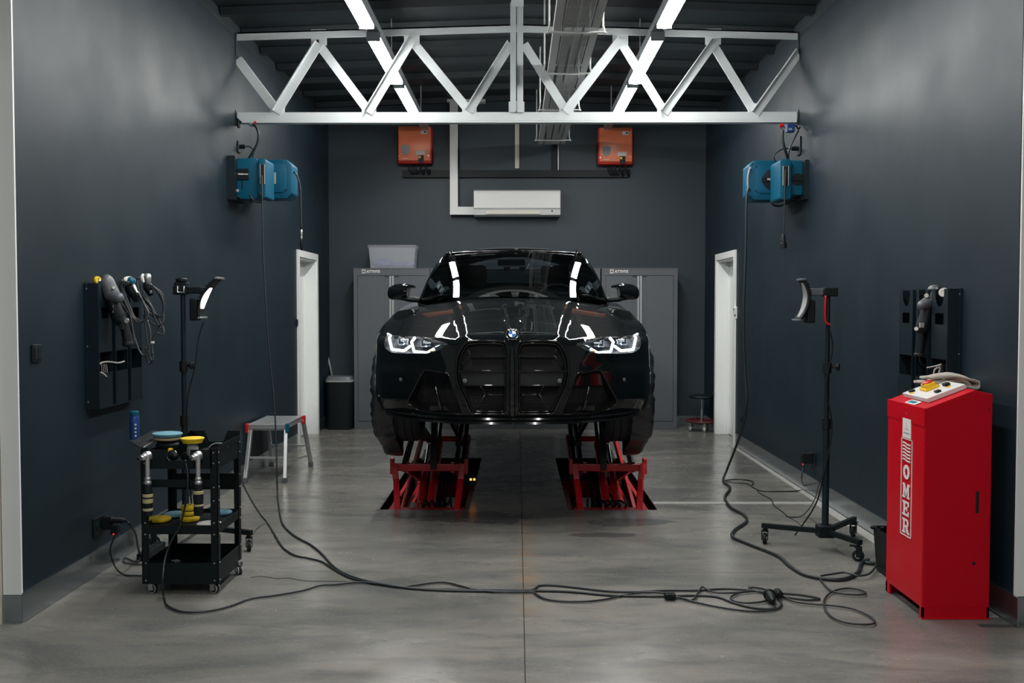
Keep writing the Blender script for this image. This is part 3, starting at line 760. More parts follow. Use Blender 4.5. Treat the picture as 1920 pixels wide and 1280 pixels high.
def inv(px, py, s=None, v=None):
    """find (s, v) of a photographed point on the right half of the body skin"""
    best = None
    if s is None:
        for i in range(0, 36):
            for j in range(0, 24):
                a, b = i * .04, j / 12
                q = proj(SF(a, b)); d = (q[0] - px) ** 2 + (q[1] - py) ** 2
                if best is None or d < best[0]: best = (d, a, b)
        s, v = best[1], best[2]
    for _ in range(25):
        q = proj(SF(s, v)); ex, ey = px - q[0], py - q[1]
        if ex * ex + ey * ey < .01: break
        h = .004
        qs, qv = proj(SF(s + h, v)), proj(SF(s, v + h))
        a, b, c, d = (qs[0] - q[0]) / h, (qv[0] - q[0]) / h, (qs[1] - q[1]) / h, (qv[1] - q[1]) / h
        det = a * d - b * c
        if abs(det) < 1e-6: break
        ds, dv = (ex * d - ey * b) / det, (a * ey - c * ex) / det
        s = min(max(s + max(-.08, min(.08, ds)), 0), 1.5); v = min(max(v + max(-.15, min(.15, dv)), 0), 1.98)
    return s, v
CPX = 960.5
def invd(dx, py): return inv(CPX + dx, py)

def inside(poly, x, y):
    c = False; n = len(poly); j = n - 1
    for i in range(n):
        xi, yi = poly[i]; xj, yj = poly[j]
        if (yi > y) != (yj > y) and x < (xj - xi) * (y - yi) / (yj - yi) + xi: c = not c
        j = i
    return c
def dense(poly, step, closed=True):
    out = []
    n = len(poly)
    for i in range(n if closed else n - 1):
        a, b = poly[i], poly[(i + 1) % n]; l = math.hypot(b[0] - a[0], b[1] - a[1]); k = max(1, int(l / step))
        for t in range(k): out.append((a[0] + (b[0] - a[0]) * t / k, a[1] + (b[1] - a[1]) * t / k))
    if not closed: out.append(poly[-1])
    return out
def dist_poly(poly, x, y):
    a = np.array(poly); b = np.roll(a, -1, 0); d = b - a; p = np.array((x, y)) - a
    t = np.clip((p * d).sum(1) / np.maximum((d * d).sum(1), 1e-12), 0, 1); q = p - d * t[:, None]
    return math.sqrt((q * q).sum(1).min())
def round_poly(poly, r):
    out = []; n = len(poly)
    for i in range(n):
        p0, p1, p2 = [np.array(poly[k % n], float) for k in (i - 1, i, i + 1)]
        a, b = p0 - p1, p2 - p1; la, lb = np.linalg.norm(a), np.linalg.norm(b)
        rr = min(r, la * .45, lb * .45); A, B = p1 + a / la * rr, p1 + b / lb * rr
        for t in (0, .25, .5, .75, 1): out.append(tuple((1 - t) ** 2 * A + 2 * t * (1 - t) * p1 + t * t * B))
    return out
def cdt(outer, holes, step, step2=None, keep=None):
    """triangulate a 2-D region with holes on a regular grid"""
    loops = [outer] + holes; pts = []; edges = []
    for lp in loops:
        o = len(pts); pts += [Vector(p) for p in lp]; edges += [(o + i, o + (i + 1) % len(lp)) for i in range(len(lp))]
    xs = [p[0] for p in outer]; ys = [p[1] for p in outer]; sy = step2 or step
    x = min(xs) + step / 2
    lim = .45 * min(step, sy)
    segs = []
    for lp in loops:
        a = np.array(lp); segs.append((a, np.roll(a, -1, 0) - a))
    while x < max(xs):
        y = min(ys) + sy / 2
        while y < max(ys):
            if inside(outer, x, y) and not any(inside(h, x, y) for h in holes):
                ok = True
                for a, d in segs:
                    p = np.array((x, y)) - a; t = np.clip((p * d).sum(1) / np.maximum((d * d).sum(1), 1e-12), 0, 1); q = p - d * t[:, None]
                    if (q * q).sum(1).min() < lim * lim: ok = False; break
                if ok: pts.append(Vector((x, y)))
            y += sy
        x += step
    vs, es, fs, *_ = delaunay_2d_cdt(pts, edges, [], 0, 1e-6)
    out = []
    for f in fs:
        cx = sum(vs[i].x for i in f) / 3; cy = sum(vs[i].y for i in f) / 3
        if inside(outer, cx, cy) and not any(inside(h, cx, cy) for h in holes): out.append(tuple(f))
    return vs, out
def mirror(mb):
    n = len(mb.v); mb.add([Vector((2 * CX0 - v.x, v.y, v.z)) for v in mb.v], [tuple(reversed(f)) for f in mb.f[:]]); return mb
def mir(p): return Vector((2 * CX0 - p[0], p[1], p[2]))

# ---- outlines read off the photograph (half widths from the centre line, image rows)
KID = [(13, 640.5), (24, 638.5), (62, 638), (87, 640), (98, 656), (105, 674), (106.5, 700), (103, 722), (88, 752), (77, 776), (14, 776), (9.5, 768), (9.5, 680), (8, 662)]
HEAD = [(118, 646), (135, 641), (160, 634), (190, 627), (219, 622), (232, 625), (240, 633), (242, 645), (238, 655), (229, 661), (205, 663), (160, 663), (142, 658)]
INTK = [(120, 700), (166, 692), (182, 722), (197, 750), (196, 757), (178, 770), (150, 775), (92, 776), (101, 752), (114, 722)]
def to_sv(poly, dens=6):
    return [invd(*p) for p in dense(poly, dens)]
VS = .52                              # scale of v in the plane where we triangulate
kid2 = [(s, v * VS) for s, v in to_sv(round_poly(KID, 5), 4)]
head2 = [(s, v * VS) for s, v in to_sv(round_poly(HEAD, 5), 4)]
intk2 = [(s, v * VS) for s, v in to_sv(round_poly(INTK, 6), 5)]
# wheel arches in (s, v)
def s_at_y(y):
    i = int(np.argmin(np.abs(OY - y) + (OX < .6) * 10)); return OS[i]
WF, WRR = .87, 3.73
def arch(yc, R=.385, zc=.95):
    s0 = s_at_y(yc); out = []
    for k in range(25):
        a = math.pi * (k / 24); s = s0 - R * math.cos(a); z = zc + R * math.sin(a)
        out.append((s, (z - zbot(s)) / (ztop(s) - zbot(s)) * VS))
    lo = -.02
    return [(out[0][0], .0)] + out + [(out[-1][0], .0)]
archF, archR = arch(WF), arch(WRR)
# outer loop with the arches taken out of its lower edge
low = []
s = 0
def lower(a, b):
    n = max(2, int((b - a) / .03)); return [(a + (b - a) * k / n, 0.0) for k in range(n + 1)]
low += lower(0, archF[0][0])[:-1] + archF[:] + lower(archF[-1][0], archR[0][0])[1:-1] + archR[:] + lower(archR[-1][0], SMAX)[1:]
VT = VS + RL * 1.0
right_edge = [(SMAX, VT * k / 14) for k in range(1, 14)]
top = [(SMAX - (SMAX) * k / 220, VT) for k in range(0, 221)]
left_edge = [(0.0, VT - VT * k / 14) for k in range(1, 14)]
outer = low + right_edge + top + left_edge
def sv_of(p):
    s, q = p; v = q / VS if q <= VS else 1 + (q - VS) / RL
    return s, min(v, 2.0)
def clampq(lp): # pixel-derived v>1 have to be rescaled for the rim
    out = []
    for s, q in lp:
        v = q / VS; out.append((s, q if v <= 1 else VS + (v - 1) * RL))
    return out
kid2, head2, intk2 = clampq(kid2), clampq(head2), clampq(intk2)
def SVP(p, push=0): s, v = sv_of(p); return SF(s, v, push)
vs, fs = cdt(outer, [kid2, head2, intk2], .026, .030)
mb = MB(); mb.add([SVP((p.x, p.y)) for p in vs], fs)
def flange(mb, loop, depth, y_only=True):
    n = len(loop); a = [SVP(p) for p in loop]; b = [q + Vector((0, depth, 0)) for q in a]
    mb.add(a + b, [(i, (i + 1) % n, (i + 1) % n + n, i + n) for i in range(n)])
for lp, dp in ((kid2, .05), (intk2, .05), (head2, .012)): flange(mb, lp, dp)
# arch lips
for lp in (archF, archR):
    n = len(lp); a = [SVP(p) for p in lp]; b = [q + Vector((-.05, 0, 0)) for q in a]
    mb.add(a + b, [(i, i + 1, i + 1 + n, i + n) for i in range(n - 1)])
mirror(mb).build('body_shell', 'paint', car, smooth=48, weld=.0006)

# ---- bonnet and the top skin
inner = [(float(outl(SMAX * k / 260)[0] - RR * outl(SMAX * k / 260)[2]), float(outl(SMAX * k / 260)[1] - RR * outl(SMAX * k / 260)[3])) for k in range(261)]
def top_pt(x, y): return Vector((CX0 + x, CY0 + y, Hs(x, y)))
# bonnet outline (right half): front edge follows the rim up to x = .79, then back along the wing, then the cowl
XB = .775
fr = [p for p in inner if p[0] <= XB and p[1] < 1]
cow = [(XB - .005, 1.36), (.62, 1.30), (.45, 1.255), (.25, 1.225), (0, 1.215)]
gap = .004
bon = [(x, y + gap) for x, y in fr] + dense([(XB, fr[-1][1] + .01), (XB + .006, .7), (XB, 1.1), cow[0]], .03, False)[1:] + dense(cow, .03, False)[1:]
bon = bon + [(0, y) for y in np.arange(1.19, fr[0][1] + .02, -.03)]
bon = [p for i, p in enumerate(bon) if i == 0 or math.hypot(p[0] - bon[i - 1][0], p[1] - bon[i - 1][1]) > .002]
vs, fs = cdt(bon, [], .022)
mb = MB(); mb.add([top_pt(p.x, p.y) for p in vs], fs)
n = len(bon); skirt_ = [top_pt(*p) for p in bon if p[0] > .001]; m_ = len(skirt_)
mb.add(skirt_ + [q - Vector((0, 0, .018)) for q in skirt_], [(i, i + 1, i + 1 + m_, i + m_) for i in range(m_ - 1)])
mirror(mb).build('bonnet', 'paint', car, smooth=40, weld=.0006)
bon_o = [(x, y - gap * 1.0 + .001) for x, y in fr[:-1]] + [fr[-1]] + dense([(XB + gap, fr[-1][1] + .01), (XB + .006 + gap, .7), (XB + gap, 1.1), (XB, 1.375)], .03, False)[1:] + dense([(.62, 1.315), (.45, 1.27), (.25, 1.24), (0, 1.23)], .03, False)
cab_ = dense([(.70, 1.46), (.79, 1.9), (.80, 3.2), (.74, 4.1), (.55, 4.38), (0, 4.42)], .05, False)
wing = [(0, 1.231)] + list(reversed(dense([(XB, 1.375), (.62, 1.315), (.45, 1.27), (.25, 1.24), (.02, 1.231)], .03, False))) + list(reversed(dense([(fr[-1][0] + gap, fr[-1][1] + .004), (XB + gap + .004, .7), (XB + gap, 1.1), (XB, 1.34)], .03, False)))
rest = [p for p in inner if not (p[0] <= XB and p[1] < 1)]
cent_back = [(0, y) for y in np.arange(LEN - RR - .04, 4.44, -.05)]
cab_r = list(reversed(cab_))
cow_in = dense([(.70, 1.46), (.45, 1.38), (.2, 1.345), (0, 1.34)], .03, False)
loop = wing + rest[1:] + cent_back + cab_r + cow_in[1:]
loop = [(float(a), float(b)) for a, b in loop]
loop = [p for i, p in enumerate(loop) if math.hypot(p[0] - loop[i - 1][0], p[1] - loop[i - 1][1]) > .0015]
vs, fs = cdt(loop, [], .03)
mb = MB(); mb.add([top_pt(p.x, p.y) for p in vs], fs)
mirror(mb).build('wing_panels', 'paint', car, smooth=40, weld=.0006)
MB().add(*(lambda L_: ([Vector((q[0], q[1], q[2] - .014)) for q in L_], [(i, i + 1, i + 1 + len(L_) // 2, i + len(L_) // 2) for i in range(len(L_) // 2 - 1)]))([top_pt(x, y + .04) for x, y in bon[:40]] + [top_pt(x, y - .02) for x, y in bon[:40]])).build('gap_seal', 'dark', car)

# ---- inner liner so nothing shines through
lin = MB(); lin.grid(lambda u, v: SF(.02 + u * (archF[0][0] - .05), .04 + v * .92, .13), 30, 6); mirror(lin).build('inner_liner', 'dark', car)
MB().box((CX0 - .55, CY0 + .75, .80), (CX0 + .55, CY0 + 4.45, .86)).box((CX0 - .55, CY0 + .15, .80), (CX0 + .55, CY0 + .75, .83)).build('underbody', 'dark', car)
MB().box((CX0 - .86, CY0 + 1.32, .79), (CX0 - .50, CY0 + 3.28, .84)).box((CX0 + .50, CY0 + 1.32, .79), (CX0 + .86, CY0 + 3.28, .84)).build('sill', 'dark', car)
for sgn in (-1, 1):
    for yc in (WF, WRR):
        MB().grid(lambda u, v: (CX0 + sgn * (.55 + .37 * u), CY0 + yc - .40 * math.cos(math.pi * v), .95 + .40 * math.sin(math.pi * v)), 3, 18).build('wheel_arch_liner', 'dark', car, smooth=True)
    MB().box((CX0 + sgn * .55, CY0 + .48, .82), (CX0 + sgn * .56, CY0 + 1.3, 1.35)).build('wheel_arch_liner', 'dark', car)

# ---- kidney grilles
def frame_tube(loop, r, push, parent, name='frame', m='gloss', n=8, flat=1.0):
    for sgn in (1, -1):
        pts = [SVP(p, push) for p in loop]
        if sgn < 0: pts = [mir(p) for p in pts]
        MB().tube(pts, r, n, closed=True).build(name, m, parent, smooth=True)
def seg_on(dxa, ya, dxb, yb, push, r, n=7):
    pts = []
    for t in np.linspace(0, 1, n):
        px, py = CPX + dxa + (dxb - dxa) * t, ya + (yb - ya) * t
        s, v = inv(px, py); pts.append(SF(s, v, push))
    return pts
for sgn in (1, -1):
    kg = bpy.data.objects.new('kidney_grille', None); COL.objects.link(kg); kg.parent = car
    mm = (lambda p: p) if sgn > 0 else mir
    MB().tube([mm(SVP(p, .004)) for p in kid2], .0085, 8, closed=True).build('frame', 'gloss', kg, smooth=True)
    inn = [(kid2[i][0] * .93 + .07 * .19, (kid2[i][1] - .26) * .94 + .26) for i in range(len(kid2))]
    MB().tube([mm(SVP(p, .03)) for p in inn], .008, 8, closed=True).build('inner_frame', 'gloss', kg, smooth=True)
    vs, fs = cdt(kid2, [], .05); MB().add([mm(SVP((p.x, p.y), .075)) for p in vs], fs).build('backing', 'dark', kg)
    def bar(dxa, ya, dxb, yb, h=.012, d=.035, push=.022, m='gloss', name='slat'):
        pts = seg_on(dxa, ya, dxb, yb, push, 0); mb = MB(); A = []
        for p in pts:
            p = mm(p); A += [p + Vector((0, 0, h / 2)), p + Vector((0, d, h / 2)), p + Vector((0, d, -h / 2)), p + Vector((0, 0, -h / 2))]
        k = len(pts); F_ = []
        for i in range(k - 1):
            for j in range(4): F_.append((i * 4 + j, i * 4 + (j + 1) % 4, (i + 1) * 4 + (j + 1) % 4, (i + 1) * 4 + j))
        F_ += [(0, 1, 2, 3), tuple((k - 1) * 4 + j for j in (3, 2, 1, 0))]
        return mb.add(A, F_).build(name, m, kg, bevel=.002)
    bar(12, 667, 80, 667, .013)
    bar(11, 696, 104, 696, .012, .035, .012)
    pl = MB(); pts1 = seg_on(11, 698, 100, 698, .035, 0); pts2 = seg_on(11, 722, 94, 722, .035, 0); k = len(pts1)
    pl.add([mm(p) for p in pts1 + pts2], [(i, i + 1, i + 1 + k, i + k) for i in range(k - 1)]).build('sensor_panel', 'mesh', kg, thick=.006)
    bar(11, 723, 93, 723, .008)
    def rod(a, b, r=.006):
        pts = [mm(p) for p in seg_on(*a, *b, .024, 0, 5)]; MB().tube(pts, r, 6).build('brace', 'gloss', kg, smooth=True)
    rod((80, 667), (98, 686)); rod((80, 667), (84, 655), .005)
    rod((60, 724), (51, 740)); rod((51, 740), (14, 741)); rod((51, 740), (74, 774))
    # lower mesh of fine louvres
    mb = MB()
    for yy in np.arange(726, 775, 3.1):
        xa, xb = 12, 92 - (yy - 724) * .36
        pts = [mm(p) for p in seg_on(xa, yy, xb, yy, .055, 0, 4)]
        mb.tube(pts, .0022, 4)
    mb.build('louvre_mesh', 'mesh', kg, kind='stuff')
    # sensor
    s_, v_ = invd(90, 714); c = mm(SF(s_, v_, .02)); MB().lathe(c, (0, -1, 0), [(.014, 0), (.015, .005), (.009, .007), (.0, .008)], 14).build('parking_sensor', 'cab', kg, smooth=40)
# centre bar between the kidneys
mb = MB(); pts = [SF(0, v, -.006) for v in np.linspace(.02, .95, 12)]
A = []
for i, p in enumerate(pts):
    w_ = .024 if i < 10 else .018
    A += [p + Vector((-w_, .012, 0)), p + Vector((-w_ * .5, -.002, 0)), p + Vector((w_ * .5, -.002, 0)), p + Vector((w_, .012, 0))]
mb.add(A, [(i * 4 + j, i * 4 + j + 1, i * 4 + j + 5, i * 4 + j + 4) for i in range(11) for j in range(3)]).build('centre_bar', 'gloss', car, smooth=30)
# badge (roundel with ring)
bc = None
yb = .07
for yb in np.arange(.0, .3, .005):
    p = top_pt(0, yb); q = proj(p)
    if q[1] < 632.5: bc = p; break
bn = (top_pt(.0, yb + .03) - top_pt(0, yb - .01)).normalized(); bx = Vector((1, 0, 0)); bnn = bx.cross(bn); bc = bc + Vector((0, -.014, .020))
tilt = Matrix.Rotation(math.radians(30), 3, 'X'); bn = tilt @ bn; bn.normalize(); bnn = bx.cross(bn)
if bnn.z < 0: bnn = -bnn
bg = bpy.data.objects.new('badge', None); COL.objects.link(bg); bg.parent = car
def disc(r0, r1, h, a0=0, a1=360, n=32):
    mb = MB(); P_ = []
    for k in range(n + 1):
        a = math.radians(a0 + (a1 - a0) * k / n); u = bx * math.cos(a) + bn * math.sin(a); P_ += [bc + bnn * h + u * r0, bc + bnn * h + u * r1]
    return mb.add(P_, [(2 * k, 2 * k + 1, 2 * k + 3, 2 * k + 2) for k in range(n)])
mb = MB().lathe(bc - bnn * .006, bnn, [(.043, 0), (.043, .007), (.0405, .009), (.038, .0075), (0, .007)], 32); mb.build('ring', 'chrome', bg, smooth=40)
disc(.0, .0245, .0032).build('field_white', 'badgew', bg)
disc(.0245, .0375, .0030).build('outer_band', 'gloss', bg)
mb = disc(.0, .0235, .0042, 90, 180, 10); mb2 = disc(.0, .0235, .0042, 270, 360, 10); mb.add(mb2.v, mb2.f); mb.build('quarter', 'bmwblue', bg)
for ch, ang in (('B', 128), ('M', 90), ('W', 52)):
    a = math.radians(ang); u = bx * math.cos(a) + bn * math.sin(a); tx = bx * math.sin(a) - bn * math.cos(a)
    text_mesh(ch, .011, bc + u * .0272 + bnn * .0035, tx, u, .0003, .0003, m='badgew', parent=bg)
# bonnet bright crease strips are just ridges; cowl panel and wipers
MB().grid(lambda u, v: (CX0 + (u - .5) * 1.50, CY0 + 1.225 + .13 * v + .17 * (2 * u - 1) ** 2, Hs((u - .5) * 1.5, 1.25) - .012 - .006 * v), 20, 3).build('cowl_panel', 'blk', car, smooth=True)
for (xa, xb, yy) in ((-.60, .02, 1.42), (-.02, .62, 1.44)):
    pts = [Vector((CX0 + xa + (xb - xa) * t, CY0 + 1.33 + .18 * abs(xa + (xb - xa) * t) ** 2 + .02, 1.575 + .012 * math.sin(math.pi * t))) for t in np.linspace(0, 1, 10)]
    MB().tube(pts, .006, 5).build('wiper', 'blk', car, smooth=True)

# ---- headlamps
for sgn in (1, -1):
    mm = (lambda p: p) if sgn > 0 else mir
    hl = bpy.data.objects.new('headlamp', None); COL.objects.link(hl); hl.parent = car
    vs, fs = cdt(head2, [], .03)
    MB().add([mm(SVP((p.x, p.y), .002)) for p in vs], fs).build('clear_lens', 'lens', hl, smooth=True)
    vs2, fs2 = cdt(head2, [], .02)
    def deep(p):
        d = dist_poly(head2, p.x, p.y); return SVP((p.x, p.y), .006 + .055 * sm(0, .045, d))
    MB().add([mm(deep(p)) for p in vs2], fs2).build('housing', 'lampin', hl, smooth=40)
    MB().tube([mm(SVP(p, .002)) for p in head2], .0028, 5, closed=True).build('bezel', 'gloss', hl, smooth=True)
    def on(dx, py, push=.018):
        s_, v_ = invd(dx, py); return mm(SF(s_, v_, push))
    for path in ([(231, 626), (236, 633), (231, 655), (207, 657.5), (195, 649)], [(186, 633), (192.5, 641), (187.5, 659), (162, 661.5), (149, 654)]):
        pts = [on(*p) for p in dense(path, 3, False)]
        MB().tube(pts, .0088, 8).build('daytime_strip', 'drl', hl, smooth=True)
    for (dx, py) in ((213, 641), (168, 645)):
        c = on(dx, py, .045); MB().box(c + Vector((-.038, -.012, -.024)), c + Vector((.038, .03, .024)), .012).build('projector', 'projector', hl, smooth=50)
        c2 = c + Vector((-.006 * sgn, -.014, .012)); MB().box(c2 + Vector((-.028, -.002, -.007)), c2 + Vector((.028, .004, .007)), .003).build('reflector_bar', 'chrome', hl)
        MB().lathe(c + Vector((.0, -.016, -.010)), (0, -1, 0), [(.010, 0), (.010, .004), (.006, .007), (0, .008)], 12).build('lens_dot', 'chrome', hl, smooth=50)
    pts = [on(*p, .012) for p in ((120, 647), (132, 645), (146, 650))]; MB().tube(pts, [.002, .008, .004], 6).build('inner_fin', 'chrome', hl, smooth=True)
    c = on(150, 659, .014); MB().box(c + Vector((-.022, -.004, -.006)), c + Vector((.022, .006, .005)), .002).build('amber_reflector', 'amber', hl)
    s_, v_ = invd(258, 637)
    p = mm(SF(s_, v_, -.001)); MB().box(p + Vector((-.006, -.015, -.012)), p + Vector((.006, .03, .012)), .003).build('side_marker', 'amber', hl)

# ---- side intakes
for sgn in (1, -1):
    mm = (lambda p: p) if sgn > 0 else mir
    it = bpy.data.objects.new('air_intake', None); COL.objects.link(it); it.parent = car
    vs, fs = cdt(intk2, [], .05); MB().add([mm(SVP((p.x, p.y), .09)) for p in vs], fs).build('backing', 'dark', it)
    MB().tube([mm(SVP(p, .004)) for p in intk2], .006, 6, closed=True).build('frame', 'gloss', it, smooth=True)
    pts = [mm(p) for p in seg_on(146, 724, 134, 772, .012, 0, 6)]; MB().tube(pts, [.008, .009, .010, .011, .012, .014], 8).build('blade', 'gloss', it, smooth=True)
    a_ = [mm(p) for p in seg_on(118, 722, 172, 722, .02, 0, 8)]; b_ = [mm(p) for p in seg_on(124, 704, 166, 700, .012, 0, 8)]
    MB().add(a_ + b_, [(i, i + 1, i + 9, i + 8) for i in range(7)]).build('upper_panel', 'gloss', it, thick=.004)
    s_, v_ = invd(210, 711.5); c = mm(SF(s_, v_, .0)); nx, ny = outl(s_)[2:]
    MB().lathe(c, (nx * sgn, ny, 0), [(.013, -.004), (.013, .002), (.009, .0035), (0, .004)], 14).build('parking_sensor', 'cab', it, smooth=40)
# chin trim and splitter
def strip(z0, z1, o0, o1, smax, name, m, taper_=True):
    mb = MB(); n = 60
    def pt(s, z, o):
        x, y, nx, ny = outl(s); k = (1 - sm(smax * .75, smax, s)) if taper_ else 1
        return Vector((CX0 + x + nx * o * k - nx * .02 * (1 - k), CY0 + y + ny * o * k - ny * .02 * (1 - k), z))
    A = []
    for i in range(n + 1):
        s = smax * i / n; rise = .022 * sm(.3, 1.0, s)
        A += [pt(s, z1 + rise, o0 - .02), pt(s, z1 + rise, o1), pt(s, z0 + rise, o1 + .004), pt(s, z0 + rise, o0 - .06)]
    mb.add(A, [(i * 4 + j, i * 4 + (j + 1) % 4, (i + 1) * 4 + (j + 1) % 4, (i + 1) * 4 + j) for i in range(n) for j in range(4)] + [(0, 1, 2, 3)])
    return mirror(mb).build(name, m, car, smooth=30, weld=.0005)
strip(.728, .742, -.035, .022, .98, 'splitter', 'gloss')
strip(.756, .768, -.03, .010, 1.0, 'chin_trim', 'gloss')
strip(.742, .756, -.05, -.015, 1.0, 'chin_recess', 'dark')

# ---- greenhouse
def WB(u): return Vector((CX0 + .735 * u, CY0 + 1.245 + .22 * u * u, 1.560 + .004 * (1 - u * u)))
def WT(u): return Vector((CX0 + .585 * u, CY0 + 2.10 + .13 * u * u, 1.962 - .022 * u * u))
def WSP(u, v):
    a, b = WB(u), WT(u); p = a.lerp(b, v); return p + Vector((0, -.35, .8)).normalized() * (.055 * math.sin(math.pi * v) * (1 - .35 * u * u))
MB().grid(lambda u, v: WSP(2 * u - 1, v), 24, 12).build('windshield', 'shield', car, smooth=True)
# roof edge and waist line as functions of y
RY0, RY1 = 2.23, 4.25
def roof_edge(y): t = (y - RY0) / (RY1 - RY0); return Vector((CX0 + .585 - .02 * t, CY0 + y, 1.942 + .032 * math.sin(math.pi * min(1, t * 1.05 + .1)) - .05 * t))
def waist(y): return Vector((CX0 + float(np.interp(y, [1.46, 1.9, 3.2, 4.1, 4.45], [.742, .80, .81, .76, .68])), CY0 + y, Hs(.78, y) + .006))
def roof_pt(u, v):
    y = RY0 + (RY1 - RY0) * v; e = roof_edge(y); uu = 2 * u - 1
    front = -.13 * (1 - uu * uu) * (1 - v) ** 3; back = .10 * (1 - uu * uu) * v ** 3
    z = e.z + .078 * (1 - abs(uu) ** 2.2) * (.4 + .6 * min(1, v * 4)) - .00
    if v == 0: z = WT(uu).z
    return Vector((CX0 + (e.x - CX0) * uu, e.y + front + back, z))
MB().grid(roof_pt, 24, 24).build('roof', 'glassbl', car, smooth=True)
MB().tube([WT(u) + Vector((0, .004, .004)) for u in np.linspace(-1, 1, 21)], .010, 8).build('header_trim', 'gloss', car, smooth=True)
for sgn in (1, -1):
    mm = (lambda p: p) if sgn > 0 else mir
    # A-pillar
    def pil(u, v):
        a = WSP(1, v); b0 = waist(1.50); b1 = roof_edge(2.30)
        b = b0.lerp(b1, v) + Vector((.028, 0, .022)) * math.sin(math.pi * v)
        p = a.lerp(b, u); return mm(p + Vector((.5, -.5, .5)).normalized() * .014 * math.sin(math.pi * u))
    MB().grid(pil, 6, 14).build('front_pillar', 'paint', car, smooth=True)
    def side(y, v, out=0):
        a, b = waist(y), roof_edge(max(y, RY0)) if y >= RY0 else roof_edge(RY0)
        p = a.lerp(b, v) + Vector((.03 * math.sin(math.pi * v) + out, 0, 0)); return mm(p)
    def sidepan(u, v):
        ya = 1.50 + .80 * v; yb = 4.42 - .22 * v; y = ya + (yb - ya) * u
        a, b = waist(1.50 + (4.42 - 1.50) * u), roof_edge(2.30 + (4.20 - 2.30) * u)
        return mm(a.lerp(b, v) + Vector((.028 * math.sin(math.pi * v), 0, .01 * math.sin(math.pi * v))))
    MB().grid(sidepan, 30, 8).build('side_glass', 'sidegl', car, smooth=True)
    for u0, u1, nm in ((.345, .375, 'centre_pillar'), (.70, .735, 'rear_pillar')):
        MB().grid(lambda u, v: sidepan(u0 + (u1 - u0) * u, v) + Vector((.004 * sgn, 0, 0)), 2, 8).build(nm, 'gloss', car, smooth=True)
    MB().tube([sidepan(u, 0) + Vector((0, 0, .002)) for u in np.linspace(0, 1, 24)], .011, 6).build('waist_trim', 'gloss', car, smooth=True)
    MB().tube([sidepan(u, 1) for u in np.linspace(0, 1, 24)], .013, 6).build('gutter_trim', 'gloss', car, smooth=True)
    # roof rail
    pts = [roof_edge(y) + Vector((-.035, 0, h)) for y, h in ((2.20, -.012), (2.28, .012), (2.42, .026), (3.0, .034), (3.8, .032), (4.12, .022), (4.22, .0))]
    MB().tube([mm(p) for p in catmull(pts, 5)], .013, 8).build('roof_rail', 'gloss', car, smooth=True)
    # mirror
    mr = bpy.data.objects.new('door_mirror', None); COL.objects.link(mr); mr.parent = car
    DM = CY0 + 1.62
    prof = [(186, 536, 3), (190, 534, 5.0), (196, 533, 6), (200, 532, 9), (201.5, 531.5, 26), (212, 531, 29), (222, 532, 30), (230, 534.5, 27.5), (236, 538, 22), (238.5, 543, 13)]
    A = []; n = 20
    for (dx, y0, h) in prof:
        c = PY(CPX + dx, y0 + h / 2, DM); hh = h * DM / F / 2; dd = .075 * (h / 30) ** .5 * (1 - .25 * (dx - 203) / 36 if dx > 203 else 1)
        back = .03 * (dx - 203) / 36
        for k in range(n):
            a = 2 * math.pi * k / n; ca, sa = math.cos(a), math.sin(a)
            A.append(mm(Vector((c.x, DM + back + .03 + dd * math.copysign(abs(ca) ** .7, ca), c.z + hh * math.copysign(abs(sa) ** .7, sa)))))
    k_ = len(prof)
    MB().add(A, [(i * n + j, i * n + (j + 1) % n, (i + 1) * n + (j + 1) % n, (i + 1) * n + j) for i in range(k_ - 1) for j in range(n)] + [tuple(range(n)), tuple((k_ - 1) * n + j for j in range(n - 1, -1, -1))]).build('mirror_housing', 'paint', mr, smooth=50)
    pa, pb, pc = PY(CPX + 181, 562, DM + .02), PY(CPX + 200, 560.5, DM + .01), PY(CPX + 220, 557, DM + .02)
    MB().tube([mm(p) for p in catmull([pa - Vector((.03, 0, .004)), pa, pb, pc], 4)], [.022] * 9 + [.018] * 4, 8).build('mirror_arm', 'blk', mr, smooth=True)
    MB().grid(lambda u, v: mm(Vector((CX0 + .80 + .13 * u, DM + .10, 1.56 + .09 * v))), 2, 2).build('mirror_glass', 'chrome', mr)
    # door outline seams and handles on the side
    for yy in (1.42, 2.42, 3.36):
        ss_ = s_at_y(yy); MB().tube([mm(SF(ss_ + .03 * (1 - v), v, .001)) for v in np.linspace(.05, 1.6, 14)], .0025, 4).build('door_seam', 'dark', car)
    for yy in (2.20, 3.12):
        p = SF(s_at_y(yy), .86, -.022); MB().box(p - Vector((.006, .10, .012)), p + Vector((.006, .10, .012)), .005).build('door_handle', 'paint', car) if sgn > 0 else MB().box(mir(p - Vector((.006, .10, .012))), mir(p + Vector((.006, .10, .012))), .005).build('door_handle', 'paint', car)
    # tail lamp
    tl = MB().grid(lambda u, v: mm(SF(SMAX - .28 - .55 * u, .62 + .22 * v, -.004)), 12, 4); tl.build('tail_lamp', 'taillamp', car, smooth=True)
# rear hatch window
MB().grid(lambda u, v: Vector((CX0 + (2 * u - 1) * (.70 - .135 * v), CY0 + 4.47 - .20 * v + .06 * (1 - (2 * u - 1) ** 2), Hs(.5, 4.4) + .02 + (roof_edge(RY1).z - Hs(.5, 4.4) - .02) * v)), 14, 8).build('rear_window', 'sidegl', car, smooth=True)
fin = MB(); fin.prism([(CX0 - .006, CY0 + 3.7, 2.0), (CX0 - .006, CY0 + 3.95, 2.0), (CX0 - .006, CY0 + 3.93, 2.052), (CX0 - .006, CY0 + 3.86, 2.045)], (.012, 0, 0)); fin.build('aerial_fin', 'gloss', car)
